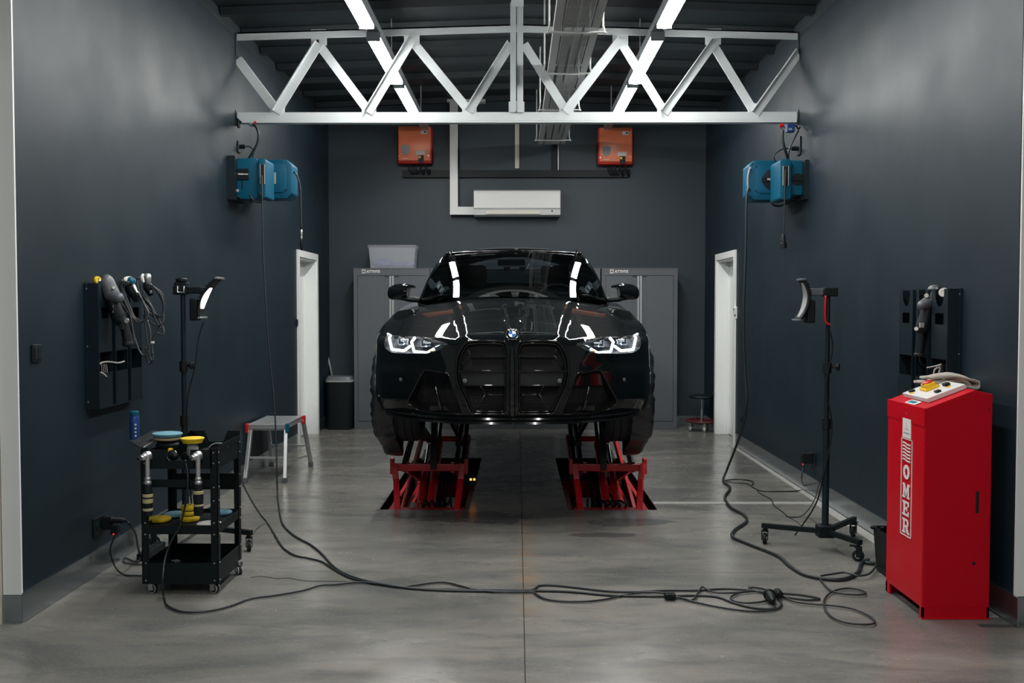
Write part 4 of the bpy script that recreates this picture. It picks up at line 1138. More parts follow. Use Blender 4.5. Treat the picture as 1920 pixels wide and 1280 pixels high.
# ---- interior
MB().grid(lambda u, v: (CX0 + (2 * u - 1) * .72, CY0 + 1.40 + .42 * v + .10 * (2 * u - 1) ** 2, 1.535 - .05 * v * v + .025 * math.exp(-((2 * u - 1 + .45) / .28) ** 2) * v), 20, 8).build('dashboard', 'interior', car, smooth=True)
MB().box((CX0 - .72, CY0 + 1.82, 1.2), (CX0 + .72, CY0 + 1.86, 1.49)).build('dashboard_face', 'interior', car)
MB().tube([(CX0 + .37 + .185 * math.cos(a), CY0 + 1.98 + .06 * math.sin(a), 1.50 + .175 * math.sin(a)) for a in np.linspace(0, 2 * math.pi, 28)[:-1]], .014, 8, closed=True).build('steering_wheel', 'interior', car, smooth=True)
for xx in (-.37, .37):
    st = bpy.data.objects.new('front_seat', None); COL.objects.link(st); st.parent = car
    MB().box((CX0 + xx - .25, CY0 + 2.45, 1.05), (CX0 + xx + .25, CY0 + 2.62, 1.66), .07).build('seat_back', 'leather', st, smooth=50)
    MB().box((CX0 + xx - .13, CY0 + 2.50, 1.68), (CX0 + xx + .13, CY0 + 2.61, 1.86), .04).build('headrest', 'leather', st, smooth=50)
MB().box((CX0 - .55, CY0 + 3.35, 1.05), (CX0 + .55, CY0 + 3.55, 1.72), .07).build('rear_seat', 'leather', car, smooth=50)
MB().box((CX0 - .14, CY0 + 2.28, 1.845), (CX0 + .10, CY0 + 2.30, 1.90), .008).build('rear_view_mirror', 'blk', car)
for xx in (-.06, .075): MB().box((CX0 + xx - .025, CY0 + 2.26, 1.80), (CX0 + xx + .03, CY0 + 2.29, 1.835)).build('sensor_pod', 'signal', car)
MB().box((CX0 - .78, CY0 + 1.5, .87), (CX0 + .78, CY0 + 4.4, .90)).build('cabin_floor', 'dark', car)
# ---- wheels
WZ = .838
def wheel(xc, yc, sgn):
    wh = bpy.data.objects.new('wheel', None); COL.objects.link(wh); wh.parent = car; R = .338; w2 = .132
    c = Vector((CX0 + xc, CY0 + yc, WZ))
    prof = [(R - .085, -w2 + .008), (R - .05, -w2 - .002), (R - .018, -w2 + .006), (R - .004, -w2 + .03)]
    for gx in (-.078, -.026, .026, .078): prof += [(R, gx - .010), (R, gx - .006), (R - .008, gx - .005), (R - .008, gx + .005), (R, gx + .006), (R, gx + .010)]
    prof += [(R - .004, w2 - .03), (R - .018, w2 - .006), (R - .05, w2 + .002), (R - .085, w2 - .008)]
    MB().lathe(c, (1, 0, 0), prof, 56, caps=False).build('tyre', 'tyre', wh, smooth=50)
    MB().lathe(c, (1, 0, 0), [(R - .085, -w2 + .01), (R - .10, -w2 + .03), (R - .11, 0), (R - .10, w2 - .03), (R - .085, w2 - .01)], 40, caps=False).build('rim', 'blkm', wh, smooth=50)
    o = w2 - .035
    for k in range(10):
        a = 2 * math.pi * k / 10; d_ = Vector((0, math.cos(a), math.sin(a)))
        MB().bar(c + Vector((sgn * (o - .01), 0, 0)) + d_ * .045, c + Vector((sgn * o, 0, 0)) + d_ * (R - .095), .028, .022, up=(1, 0, 0)).build('spoke', 'blkm', wh)
    MB().cyl(c + Vector((sgn * (o - .04), 0, 0)), c + Vector((sgn * (o + .005), 0, 0)), .06, 20).build('hub', 'blkm', wh, smooth=40)
    MB().cyl(c + Vector((-sgn * .03, 0, 0)), c + Vector((-sgn * .005, 0, 0)), .18, 32).build('brake_disc', 'galv', wh, smooth=40)
    return wh
for sgn in (-1, 1):
    wheel(sgn * .795, WF, sgn); wheel(sgn * .80, WRR, sgn)
    MB().tube([(CX0 + sgn * .30, CY0 + WF, .93), (CX0 + sgn * .70, CY0 + WF, .84)], .022, 8).build('suspension_arm', 'blkm', car)
    MB().tube([(CX0 + sgn * .60, CY0 + WF + .03, 1.28), (CX0 + sgn * .66, CY0 + WF, .84)], .03, 10).build('damper', 'blkm', car)

# ---- plastic sheets tied over the front wheels
def cover(sgn, label):
    rr = random.Random(3 + sgn); ph = [rr.uniform(0, 6) for _ in range(6)]
    c = Vector((CX0 + sgn * .90, CY0 + WF, WZ)); nA, nB = 96, 14
    def rad(a):
        dn = math.exp(-((a + math.pi / 2) / .28) ** 2); return .362 + .075 * dn + .02 * math.sin(3 * a + ph[0]) * .5
    def fn(u, v):
        a = -math.pi + 2 * math.pi * u
        wr = .004 * math.sin(11 * a + ph[1] + 5 * v) + .004 * math.sin(23 * a + ph[2] - 8 * v) + .0025 * math.sin(37 * a + ph[3] + 9 * v)
        if v < .45:
            t = v / .45; R = rad(a) + wr * .8; x = -.055 + .150 * t + .4 * wr
        else:
            t = (v - .45) / .55; R = (rad(a)) * (1 - t) + wr * (1 - t); x = .095 + .015 * math.sin(t * 3) + wr * 1.2
        dn = math.exp(-((a + math.pi / 2) / .5) ** 2)
        x -= .06 * dn * (1 - abs(v - .45))
        x = min(x, .135)
        return c + Vector((sgn * x, R * math.cos(a), R * math.sin(a)))
    mb = MB(); mb.grid(fn, nA, nB); ob = mb.build('wheel_cover', 'sheet', smooth=True, weld=.0004); tag(ob, label, 'cover', 'plastic sheets over the front wheels')
cover(-1, 'black plastic sheet wrapped over the front wheel at the left of the picture')
cover(1, 'black plastic sheet wrapped over the front wheel at the right of the picture')
# ================================================================ SCISSOR LIFTS
def lift(x0, x1, sgn, label):
    """x0 < x1 pit sides; sgn = -1 left, +1 right (outer side)"""
    xm = (x0 + x1) / 2; w = x1 - x0
    t = thing('scissor_lift', label, 'car lift', (xm, 8.5, -.34), 'scissor lifts in the floor pits')
    xo = (x0 + .12) if sgn < 0 else (x1 - .12)      # outer arm line
    xi = (x1 - .10) if sgn < 0 else (x0 + .10)      # inner arm line
    ms = -sgn                                        # direction from outer to inner
    FR, RE, MF, MR = 7.42, 9.35, 7.62, 9.25
    ZM = .255; ZP = .665
    # base frame
    MB().box((x0 + .05, 7.33, -.34), (x1 - .05, 7.45, -.02)).build('base_crossbeam', 'red', t, bevel=.004)
    MB().box((x0 + .05, 9.5, -.34), (x1 - .05, 9.6, -.20)).build('base_crossbeam', 'red', t)
    for x in (xo - sgn * -.035, xi - ms * -.035):
        MB().box((x - .03, 7.33, -.34), (x + .03, 9.6, -.22)).build('base_rail', 'red', t, bevel=.003)
    MB().bar((xo + sgn * .055, 7.30, -.05), (xo + sgn * .055, 9.0, -.05), .03, .05).build('guide_rail', 'red', t, bevel=.003)
    # lower scissor arms
    def arm(x, a, b, m, wd=.028, h=.085, nm='scissor_arm'): MB().bar((x, *a), (x, *b), wd, h).build(nm, m, t, bevel=.004)
    arm(xo, (FR, -.16), (MR, ZM), 'red'); arm(xi, (FR, -.16), (MR, ZM), 'red')
    arm(xo + ms * .045, (RE, -.16), (MF, ZM), 'red'); arm(xi - ms * .045, (RE, -.16), (MF, ZM), 'red')
    # upright front links (seen as the near red posts)
    for x, dx in ((xo, sgn * .035), (xi, -sgn * .02)):
        MB().bar((x, 7.37, -.03), (x + dx * .9, 7.55, .17), .045, .028, up=(0, 1, 0)).build('front_link', 'red', t, bevel=.003)
        MB().bar((x + dx * .9, 7.55, .16), (x + dx * 1.6, 7.60, ZM + .03), .045, .03, up=(0, 1, 0)).build('front_link', 'red', t, bevel=.003)
    # centre axles
    MB().bar((xo + sgn * .06, MF, ZM), (xi + ms * .05, MF, ZM), .055, .055).build('cross_axle', 'red', t, bevel=.005)
    for x in (xo + sgn * .07, xi + ms * .06): MB().box((x - .014, MF - .035, ZM - .05), (x + .014, MF + .035, ZM + .07), .004).build('end_lug', 'red', t)
    MB().cyl((xo + sgn * .02, MR, ZM), (xi + ms * .02, MR, ZM), .025, 12).build('cross_axle', 'red', t, smooth=40)
    for x in (xo, xi): MB().cyl((x - .02, 8.42, .045), (x + .06 * ms * (1 if x == xo else -1), 8.42, .045), .022, 10).build('pivot_pin', 'galv', t)
    # upper scissor arms
    arm(xo + ms * .02, (MF, ZM), (RE - .05, ZP), 'blkm', .03, .085, 'upper_arm'); arm(xi - ms * .02, (MF, ZM), (RE - .05, ZP), 'blkm', .03, .085, 'upper_arm')
    arm(xo + ms * .07, (MR, ZM), (MF - .02, ZP), 'blkm', .03, .085, 'upper_arm'); arm(xi - ms * .07, (MR, ZM), (MF - .02, ZP), 'blkm', .03, .085, 'upper_arm')
    arm(xm + ms * .04, (7.60, ZM - .02), (7.72, ZP), 'blkm', .05, .05, 'safety_post')
    MB().bar((xi + ms * .03, 7.66, ZM - .02), (xi + ms * .05, 8.3, ZP), .03, .05).build('upper_arm', 'blkm', t)
    MB().bar((xi + ms * .06, 7.9, .40), (xi + ms * -.04, 7.9, .40), .04, .04).build('stub_axle', 'blkm', t)
    # platform and pads
    MB().box((xo - sgn * -.0, 7.50, ZP), (xi - ms * .0, 9.62, ZP + .075), .008).build('platform', 'blkm', t)
    for yy in (7.95, 9.35): MB().box((xm - .09, yy - .06, ZP + .075), (xm + .09, yy + .06, .789), .008).build('rubber_pad', 'rubber', t)
    # hydraulic rams
    def ram(x, a, b, r, m='red'):
        A, B = Vector((x, *a)), Vector((x, *b)); mid = A.lerp(B, .68)
        o = MB().cyl(A, mid, r, 18).build('hydraulic_ram', m, t, smooth=40)
        MB().cyl(mid - (B - A) * .02, mid + (B - A) * .015, r * 1.12, 18).build('ram_collar', m, o, smooth=40)
        MB().cyl(mid, B, r * .55, 14).build('ram_rod', 'chrome', o, smooth=40)
        MB().lathe(A - Vector((r, 0, 0)), (1, 0, 0), [(r * .9, 0), (r * .9, 2 * r)], 14).build('ram_eye', m, o)
    ram(xm + ms * .015, (7.50, -.10), (8.75, .52), .036); ram(xm - ms * .075, (7.50, -.12), (8.5, .30), .030)
    # galvanised drip plates and hoses
    MB().obox((xm - ms * .12, 7.75, -.12), (1, 0, 0), (0, 1, .5), (0, -.5, 1), .045, .12, .003).build('cover_plate', 'lightstrip', t)
    MB().obox((xm - ms * .10, 8.75, .18), (1, 0, 0), (0, 1, .1), (0, -.1, 1), .05, .16, .01).build('valve_block', 'galv', t)
    MB().box((xm + ms * .09, 8.2, -.3), (xm + ms * .20, 8.25, -.1)).build('inner_bracket', 'lightstrip', t)
    MB().box((xm + ms * .09, 7.8, -.3), (xm + ms * .20, 7.83, -.18)).build('inner_bracket', 'lightstrip', t)
    for k in range(4):
        x = xm - .04 + k * .045
        MB().tube(catmull([(x, 7.48, -.02 - .01 * k), (x + .02, 7.42, .005), (x + .03 * ms, 7.46, .03), (x + .05 * ms, 7.6, -.03), (x + .06 * ms, 7.9, .0), (xm + .1 * ms, 8.3, .12)], 5), .009, 7).build('hydraulic_hose', 'rubber', t, smooth=True)
    for k in range(3): MB().cyl((xm - .05 + k * .05, 7.46, -.03), (xm - .05 + k * .05, 7.46, .02), .010, 8).build('hose_fitting', 'chrome', t)
    if sgn < 0:
        for xx in (.030, .058): MB().box((xi + ms * .055 + xx - .008, 7.80, .12), (xi + ms * .055 + xx + .008, 7.81, .136), .002).build('amber_indicator', 'ledam', t)
        MB().box((xi + ms * .03, 7.805, .08), (xi + ms * .13, 7.83, .16)).build('indicator_box', 'blk', t)
    return t
lift(PITS[0][0], PITS[0][1], -1, 'red scissor lift in the floor pit under the left side of the car')
lift(PITS[1][0], PITS[1][1], 1, 'red scissor lift in the floor pit under the right side of the car')

# ================================================================ RED CONTROL CONSOLE
CXa, CXb, CYa, CYb = 1.935, 2.255, 4.722, 5.19
ZL, ZP1, ZR = 1.008, 1.098, 1.078; XP = 2.170
t = thing('control_console', 'red steel lift control console beside the right wall', 'console', ((CXa + CXb) / 2, (CYa + CYb) / 2, 0))
sec = [(CXa, .055), (CXa, ZL), (XP, ZP1), (CXb, ZR), (CXb, .055)]
MB().prism([(x, CYa, z) for x, z in sec], (0, CYb - CYa, 0)).build('body', 'redcab', t, bevel=.004)
mb = MB().box((CXa, CYa, .004), (CXb, CYa + .012, .056)).box((CXb - .012, CYa, .004), (CXb, CYb, .056)).box((CXa, CYb - .02, .004), (CXb, CYb, .056)).box((CXa, CYa, .004), (CXa + .01, CYa + .03, .056)).box((CXa, CYb - .05, .004), (CXa + .01, CYb, .056))
mb.build('plinth', 'redcab', t)
MB().box((CXa - .004, CYa - .008, .001), (CXb + .003, CYa + .03, .006)).build('foot_flange', 'red', t)
MB().prism([(x, CYa - .002, z) for x, z in [(CXa - .003, ZL - .085), (CXa - .003, ZL + .002), (CXa + .004, ZL + .004), (CXa + .004, ZL - .085)]], (0, CYb - CYa + .004, 0)).build('hood_edge', 'redcab', t)
# front (left-facing) panel seam, side slot and holes
MB().box((CXa - .0015, CYa + .008, .06), (CXa, CYa + .012, ZL - .086)).build('panel_seam', 'red', t)
MB().box((2.183, CYa - .0012, .510), (2.198, CYa + .001, .615), .0006).build('vent_slot', 'dark', t)
for px, py, r in ((1826, 1056, .009), (1768, 902, .0025), (1785, 902, .0025), (1768, 917, .0025), (1785, 917, .0025), (1772, 839, .0022), (1772, 854, .0022), (1855, 767, .004)):
    p = PY(px, py, CYa); MB().cyl((p.x, CYa - .0012, p.z), (p.x, CYa + .001, p.z), r, 12).build('bolt_hole', 'dark', t)
# lettering on the side facing the room; u runs from the far edge to the near edge
def side_pt(u, z): return Vector((CXa - .002, CYb - u * (CYb - CYa), z))
def quad_side(u0, u1, z0, z1, name, m, d=.0012):
    return MB().box((CXa - .0022 - d, CYb - u0 * .468, z0), (CXa - .0005, CYb - u1 * .468, z1)).build(name, m, t)
quad_side(.44, .66, .842, .938, 'maker_plate', 'print')
MB().prism([side_pt(.555, .922) - Vector((.002, 0, 0)), side_pt(.49, .885) - Vector((.002, 0, 0)), side_pt(.62, .885) - Vector((.002, 0, 0))], (-.001, 0, 0)).build('plate_emblem', 'printpink', t)
quad_side(.47, .635, .862, .869, 'plate_line', 'signal', .0018)
for (a, b, c, d) in ((.410, .420, .352, .838), (.690, .700, .352, .838), (.410, .700, .352, .356), (.410, .700, .834, .838)): quad_side(a, b, c, d, 'sign_border', 'print')
for k in range(6):     # wavy stripe mark
    z0 = .820 - k * .0165; pts = []
    for u, dz in ((.450, 0), (.52, .0), (.56, -.006), (.62, -.006), (.665, -.006)): pts.append(side_pt(u, z0 + dz) - Vector((.001, 0, 0)))
    MB().prism(pts + [p - Vector((0, 0, .0075)) for p in reversed(pts)], (-.0012, 0, 0)).build('stripe', 'print', t)
def glyph(outer_, holes_=(), zc=0, name='letter'):
    """flat letter on the side panel, outline in a unit square"""
    u0, uw, zh = .455, .205, .072
    def P(x, y, d): return side_pt(u0 + uw * x, zc + zh * (y - .5)) - Vector((d, 0, 0))
    vs_, fs_ = cdt([tuple(map(float, p)) for p in outer_], [[tuple(map(float, p)) for p in h] for h in holes_], 5.0)
    mb = MB().add([P(v.x, v.y, .0015) for v in vs_], fs_)
    for lp in [outer_, *holes_]:
        n = len(lp); mb.add([P(*q, .0015) for q in lp] + [P(*q, .0) for q in lp], [(i, (i + 1) % n, (i + 1) % n + n, i + n) for i in range(n)])
    mb.build(name, 'print', t)
n = 28; cc = [(math.cos(2 * math.pi * k / n), math.sin(2 * math.pi * k / n)) for k in range(n)]
glyph([(.5 + .42 * a, .5 + .5 * b) for a, b in cc], [[(.5 + .17 * a, .5 + .27 * b) for a, b in cc]], .672)
glyph([(.02, 0), (.40, 0), (.40, .13), (.30, .13), (.30, .62), (.46, .15), (.54, .15), (.70, .62), (.70, .13), (.60, .13), (.60, 0), (.98, 0), (.98, .13), (.88, .13), (.88, .87), (.98, .87), (.98, 1), (.68, 1), (.5, .45), (.32, 1), (.02, 1), (.02, .87), (.12, .87), (.12, .13), (.02, .13)], (), .578)
glyph([(.05, 0), (.9, 0), (.9, .32), (.76, .32), (.70, .14), (.40, .14), (.40, .43), (.58, .43), (.58, .34), (.70, .34), (.70, .66), (.58, .66), (.58, .57), (.40, .57), (.40, .86), (.70, .86), (.76, .68), (.9, .68), (.9, 1), (.05, 1), (.05, .86), (.18, .86), (.18, .14), (.05, .14)], (), .490)
glyph([(.05, 0), (.48, 0), (.48, .13), (.38, .13), (.38, .42), (.48, .42), (.66, 0), (1, 0), (1, .13), (.88, .13), (.72, .47), (.84, .56), (.88, .72), (.84, .88), (.70, 1), (.05, 1), (.05, .87), (.18, .87), (.18, .13), (.05, .13)], [[(.38, .56), (.60, .56), (.67, .64), (.68, .72), (.67, .80), (.60, .87), (.38, .87)]], .402)
MB().cyl(side_pt(.52, .962), side_pt(.52, .962) - Vector((.004, 0, 0)), .004, 10).build('rivet', 'chrome', t)
# control panel on the slope
sl_d = Vector((XP - CXa, 0, ZP1 - ZL)).normalized(); sl_n = Vector((-sl_d.z, 0, sl_d.x)); Y = Vector((0, 1, 0))
def SL(a, b, h=0): return Vector((CXa, CYa, ZL)) + sl_d * a + Y * b + sl_n * h     # a along the slope, b depth
MB().obox(SL(.152, .235, .013), sl_d, Y, sl_n, .098, .155, .011).build('control_panel', 'whitepl', t, bevel=.002)
sw = MB().obox(SL(.145, .255, .030), sl_d, Y, sl_n, .036, .040, .006); so_ = sw.build('main_switch_plate', 'yelpl', t, bevel=.002)
MB().obox(SL(.145, .255, .045), sl_d, Y, sl_n, .026, .030, .012).build('switch_guard', 'yelpl', so_, bevel=.004)
MB().lathe(SL(.145, .255, .054), sl_n, [(.026, 0), (.026, .008), (.020, .012), (0, .013)], 20).build('main_switch_knob', 'redpl', so_, smooth=40)
for (a, b, sa, sb, h, m, nm) in ((.130, .125, .012, .016, .010, 'blk', 'push_button'), (.085, .335, .012, .016, .010, 'blk', 'push_button'), (.205, .190, .013, .018, .014, 'blk', 'push_button'),
                                 (.070, .305, .008, .014, .002, 'yelpl', 'button_label'), (.195, .150, .010, .012, .002, 'yelpl', 'button_label'), (.225, .215, .010, .01, .002, 'yelpl', 'button_label')):
    MB().obox(SL(a, b, .024 + h / 2), sl_d, Y, sl_n, sa, sb, h / 2 + .0005).build(nm, m, t, bevel=.0015)
st_ = MB().obox(SL(.026, .20, .0035), sl_d, Y, sl_n, .020, .062, .0008); sto = st_.build('white_sticker', 'print', t)
MB().obox(SL(.026, .205, .0048), sl_d, Y, sl_n, .013, .042, .0005).build('teal_print', 'teal', sto)
for bb in (.18, .215): MB().obox(SL(.026, bb, .0056), sl_d, Y, sl_n, .004, .012, .0004).build('print_mark', 'bluedk', sto)
MB().box((CXb + .0, CYa + .12, .30), (CXb + .03, CYa + .15, .33)).build('rear_knob', 'cream', t)
# folded cloth on the console
cbx, cby, cbz = 2.175, 5.075, 1.108
def ribbon(path, wd, y_, wob):
    """a cloth strip following a folded path in the x-z plane, extruded along y"""
    P_ = catmull([(x, 0, z) for x, z in path], 8); n_ = len(P_) - 1
    def fn(u, v):
        q = P_[min(int(round(u * n_)), n_)]; e = (2 * v - 1)
        return Vector((cbx + q.x + .006 * math.sin(9 * v + wob), y_ + e * wd / 2 * (1 + .07 * math.sin(6 * u + wob)), cbz + q.z + .004 * math.sin(13 * u + 5 * v + wob) - .006 * abs(e) ** 3))
    return fn, n_
ct = thing('folded_cloth', 'beige folded terry cloth lying on top of the red console', 'cloth', (cbx, cby, cbz - .02))
fn, n_ = ribbon([(-.125, .004), (-.06, .004), (.03, .002), (.10, -.014), (.140, -.022), (.150, -.006), (.135, .012), (.08, .030), (.02, .040), (-.05, .034), (-.095, .026)], .13, cby, 1); MB().grid(fn, n_, 8).build('outer_fold', 'beige', ct, smooth=True, thick=.013)
fn, n_ = ribbon([(-.09, .019), (-.02, .019), (.05, .012), (.10, -.002), (.112, -.006), (.09, .012), (.02, .026), (-.03, .027)], .11, cby, 3); MB().grid(fn, n_, 8).build('inner_fold', 'beige', ct, smooth=True, thick=.010)

# ================================================================ WORK-LAMP STANDS
def castor(c, ang, parent, r=.034, wheelm='rubber', forkm='blkm', hub='galv', brake=True, zt=None):
    x, y = c; ca, sa = math.cos(ang), math.sin(ang); ax = Vector((-sa, ca, 0)); fw = Vector((ca, sa, 0))
    w_ = MB().lathe(Vector((x, y, r)) - ax * .012, ax, [(r * .45, 0), (r * .8, 0), (r, .004), (r, .020), (r * .8, .024), (r * .45, .024)], 20, caps=False).build('castor', wheelm, parent, smooth=50)
    MB().lathe(Vector((x, y, r)) - ax * .014, ax, [(r * .2, -.002), (r * .48, 0), (r * .48, .028), (r * .2, .030)], 14).build('hub', hub, w_, smooth=40)
    zt = zt or r * 2 + .035
    mb = MB()
    for s_ in (-1, 1): mb.obox(Vector((x, y, r + .022)) + ax * (.018 * s_) - fw * .004, fw, ax, (0, 0, 1), .014, .0015, .030)
    mb.obox(Vector((x, y, r + .05)), fw, ax, (0, 0, 1), .018, .020, .004); mb.cyl((x, y, r + .05), (x, y, zt), .010, 10)
    mb.build('fork', forkm, w_)
    if brake: MB().obox(Vector((x, y, r + .055)) + fw * .032, fw, ax, (0, 0, 1), .016, .012, .004).build('brake_pedal', forkm, w_)
def lamp_stand(label, pole, feet, ztop, head, zhub=.115):
    px_, py_ = pole
    t = thing('lamp_stand', label, 'lamp stand', (px_, py_, 0))
    for (fx, fy, ang) in feet:
        d = Vector((fx - px_, fy - py_, 0)).normalized(); e = Vector((fx, fy, zhub + .0)) + d * .02
        lg = MB().bar(Vector((px_, py_, zhub)) + d * .03, e, .028, .030).build('leg', 'blkm', t, bevel=.002)
        castor((fx, fy), ang, t, zt=zhub - .01)
    MB().box((px_ - .05, py_ - .045, zhub - .035), (px_ + .05, py_ + .045, zhub + .04), .008).build('leg_hub', 'blkm', t)
    MB().cyl((px_, py_, zhub), (px_, py_, .78), .021, 18).build('lower_tube', 'rack', t, smooth=40)
    MB().cyl((px_, py_, .78), (px_, py_, ztop), .0155, 16).build('upper_tube', 'rack', t, smooth=40)
    for zc_ in (.78, 1.12):
        MB().cyl((px_, py_, zc_ - .035), (px_, py_, zc_ + .03), .027, 16).build('clamp_collar', 'blk', t, smooth=40)
    MB().cyl((px_ + .02, py_, 1.125), (px_ + .055, py_ - .02, 1.125), .008, 8).lathe((px_ + .05, py_ - .018, 1.125), (1, -.5, 0), [(.018, 0), (.024, .004), (.024, .016), (.016, .02)], 12).build('clamp_knob', 'blk', t, smooth=40)
    return t
# right stand
p = PF(1547, 1000, .10); RP = (p.x, p.y)
f1, f2, f3 = PF(1434, 1019), PF(1600, 1006), PF(1609, 1052)
ztr = PY(1550, 545, RP[1]).z
t = lamp_stand('dark wheeled lamp stand by the right wall with its lamp switched off', RP, [(f1.x, f1.y, 1.2), (f2.x, f2.y, .9), (f3.x, f3.y, 2.6)], ztr, None)
def work_lamp(px_, py_, z, sgn, lit, parent):
    """curved panel lamp; sgn: direction in x in which it faces"""
    hd = bpy.data.objects.new('lamp_head', None); COL.objects.link(hd); hd.parent = parent
    X = lambda a: px_ + sgn * a
    MB().box((X(-.055), py_ - .03, z - .035), (X(.03), py_ + .03, z + .02), .006).build('bracket', 'blk', hd)
    MB().box((X(.03), py_ - .018, z - .028), (X(.12), py_ + .018, z + .014), .005).build('arm', 'cab' if not lit else 'blk', hd)
    lean = .42 if lit else -.1
    def face(u, v, off=0):
        s_ = (v - .5) * .27; bow = -.045 * (1 - (2 * v - 1) ** 2) + .01
        x = (.165 + lean * s_ + bow + off); return Vector((X(x), py_ + (u - .5) * .13, z - .055 + s_ * .95))
    MB().grid(lambda u, v: face(u, v), 6, 14).build('housing', 'blk', hd, smooth=True, thick=.012)
    MB().grid(lambda u, v: face(.5 + (u - .5) * (.86 if lit else .76) * math.sin(math.pi * (.12 + .76 * v)) ** .8, (.24 + .5 * v) if lit else (.1 + .8 * v), .009), 5, 14).build('light_panel', 'lampface' if lit else 'signal', hd, smooth=True)
    for v in (.02, .98): p_ = face(.5, v, .004); MB().box(p_ - Vector((.012, .068, .006)), p_ + Vector((.012, .068, .006)), .003).build('end_rim', 'galv' if lit else 'cab', hd)
    for k in range(6): p_ = face(.5, .52 + .07 * k, -.014); MB().box(p_ - Vector((.010, .05, .003)), p_ + Vector((.006, .05, .003))).build('cooling_fin', 'blk', hd)
    p_ = face(.5, .3, -.035); MB().box(p_ - Vector((.028, .045, .09)), p_ + Vector((.022, .045, .05)), .01).build('battery_pack', 'blk', hd)
    return hd
work_lamp(RP[0], RP[1], ztr, -1, False, t)
MB().tube(catmull([(RP[0] - .022, RP[1] - .03, ztr - .03), (RP[0] - .026, RP[1] - .032, ztr - .12), (RP[0] - .02, RP[1] - .032, ztr - .19), (RP[0] + .006, RP[1] - .032, ztr - .205)], 5), .007, 8).build('strap', 'redpl', t, smooth=True)
cz0 = [(RP[0] - .01, RP[1] - .024, ztr - .2), (RP[0] + .024, RP[1] - .026, 1.25), (RP[0] - .012, RP[1] - .03, 1.0), (RP[0] + .026, RP[1] - .026, .75), (RP[0] - .026, RP[1] - .03, .45), (RP[0] - .035, RP[1] + .1, .25), (RP[0] - .10, RP[1] + .3, .02)]
MB().tube(catmull(cz0, 8), .0045, 6).build('lamp_cable', 'rubber', t, smooth=True)
# left stand
p = PF(345, 1012, .10); LP = (-2.09, 6.22)
f1 = PF(467, 1033); f2 = PF(289, 1021)
ztl = PY(341, 545, LP[1]).z
t = lamp_stand('dark wheeled lamp stand behind the tool trolley with its lamp lit', LP, [(f1.x, f1.y, 1.9), (f2.x + .02, f2.y - .05, .6), (-2.08, 6.78, 1.2)], ztl, None)
hd = work_lamp(LP[0], LP[1], ztl + .01, 1, True, t)
MB().box((LP[0] - .05, LP[1] - .03, ztl + .02), (LP[0] + .035, LP[1] + .03, ztl + .055), .008).build('clamp_block', 'blk', t)
MB().lathe((LP[0] - .008, LP[1], ztl + .055), (0, 0, 1), [(.03, 0), (.036, .006), (.036, .018), (.03, .024), (.0, .025)], 16).build('locking_knob', 'blk', t, smooth=40)
MB().tube([(LP[0] - .02, LP[1] - .04, ztl + .03), (LP[0] - .02, LP[1] - .045, ztl - .01), (LP[0] + .02, LP[1] - .045, ztl - .01), (LP[0] + .02, LP[1] - .04, ztl + .03)], .004, 6).build('wire_clip', 'galv', t, smooth=True)
MB().tube(catmull([(LP[0] + .13, LP[1], ztl - .19), (LP[0] + .10, LP[1] - .01, 1.3), (LP[0] + .08, LP[1] - .03, 1.12), (LP[0] + .03, LP[1] - .03, .9), (LP[0] + .03, LP[1] - .03, .6), (LP[0] + .03, LP[1] + .03, .2)], 6), .0045, 6).build('lamp_cable', 'rubber', t, smooth=True)

# ================================================================ STEP STOOL
t = thing('step_platform', 'aluminium folding work platform with red and blue corners by the left wall', 'step stool', (-2.14, 8.75, 0))
zt = .487
fl = {'a': Vector((-2.30, 8.36, 0)), 'b': Vector((-1.965, 8.36, 0)), 'c': Vector((-1.925, 9.22, 0)), 'd': Vector((-2.29, 9.22, 0))}
tp = {'a': Vector((-2.285, 8.50, zt)), 'b': Vector((-1.985, 8.50, zt)), 'c': Vector((-1.965, 9.08, zt)), 'd': Vector((-2.285, 9.08, zt))}
for k in 'abcd':
    MB().bar(fl[k] + Vector((0, 0, .035)), tp[k] - Vector((0, 0, .03)), .030, .034).build('leg', 'alu', t, bevel=.003)
    MB().box(fl[k] - Vector((.02, .022, 0)), fl[k] + Vector((.02, .022, .045)), .004).build('rubber_foot', 'cab', t)
for a, b in (('a', 'b'), ('d', 'c')):
    MB().bar(fl[a].lerp(tp[a], .42), fl[b].lerp(tp[b], .42), .03, .018).build('rung', 'alu', t, bevel=.002)
    MB().bar(tp[a] - Vector((.0, 0, .045)), tp[b] - Vector((0, 0, .045)), .018, .03).build('end_rail', 'alu', t)
for k in range(5):
    y0 = 8.48 + k * .124; 
    MB().box((-2.29, y0, zt - .012), (-1.97, y0 + .118, zt)).build('tread_plank', 'alu', t, bevel=.002)
for xx in (-2.295, -1.978): MB().box((xx - .008, 8.47, zt - .045), (xx + .008, 9.10, zt - .002), .003).build('side_rail', 'alu', t)
MB().box((-2.29, 8.462, zt - .045), (-1.98, 8.475, zt - .004), .003).build('front_rail', 'alu', t)
for (x, y, m) in ((-2.31, 8.475, 'redpl'), (-1.968, 8.475, 'blue'), (-1.958, 9.09, 'redpl'), (-2.30, 9.09, 'blue')):
    MB().box((x - .012, y - .025, zt - .075), (x + .012, y + .03, zt + .002), .005).build('corner_cap', m, t)
MB().bar(fl['b'].lerp(tp['b'], .36), fl['c'].lerp(tp['c'], .22), .006, .014).build('brace', 'alu', t)

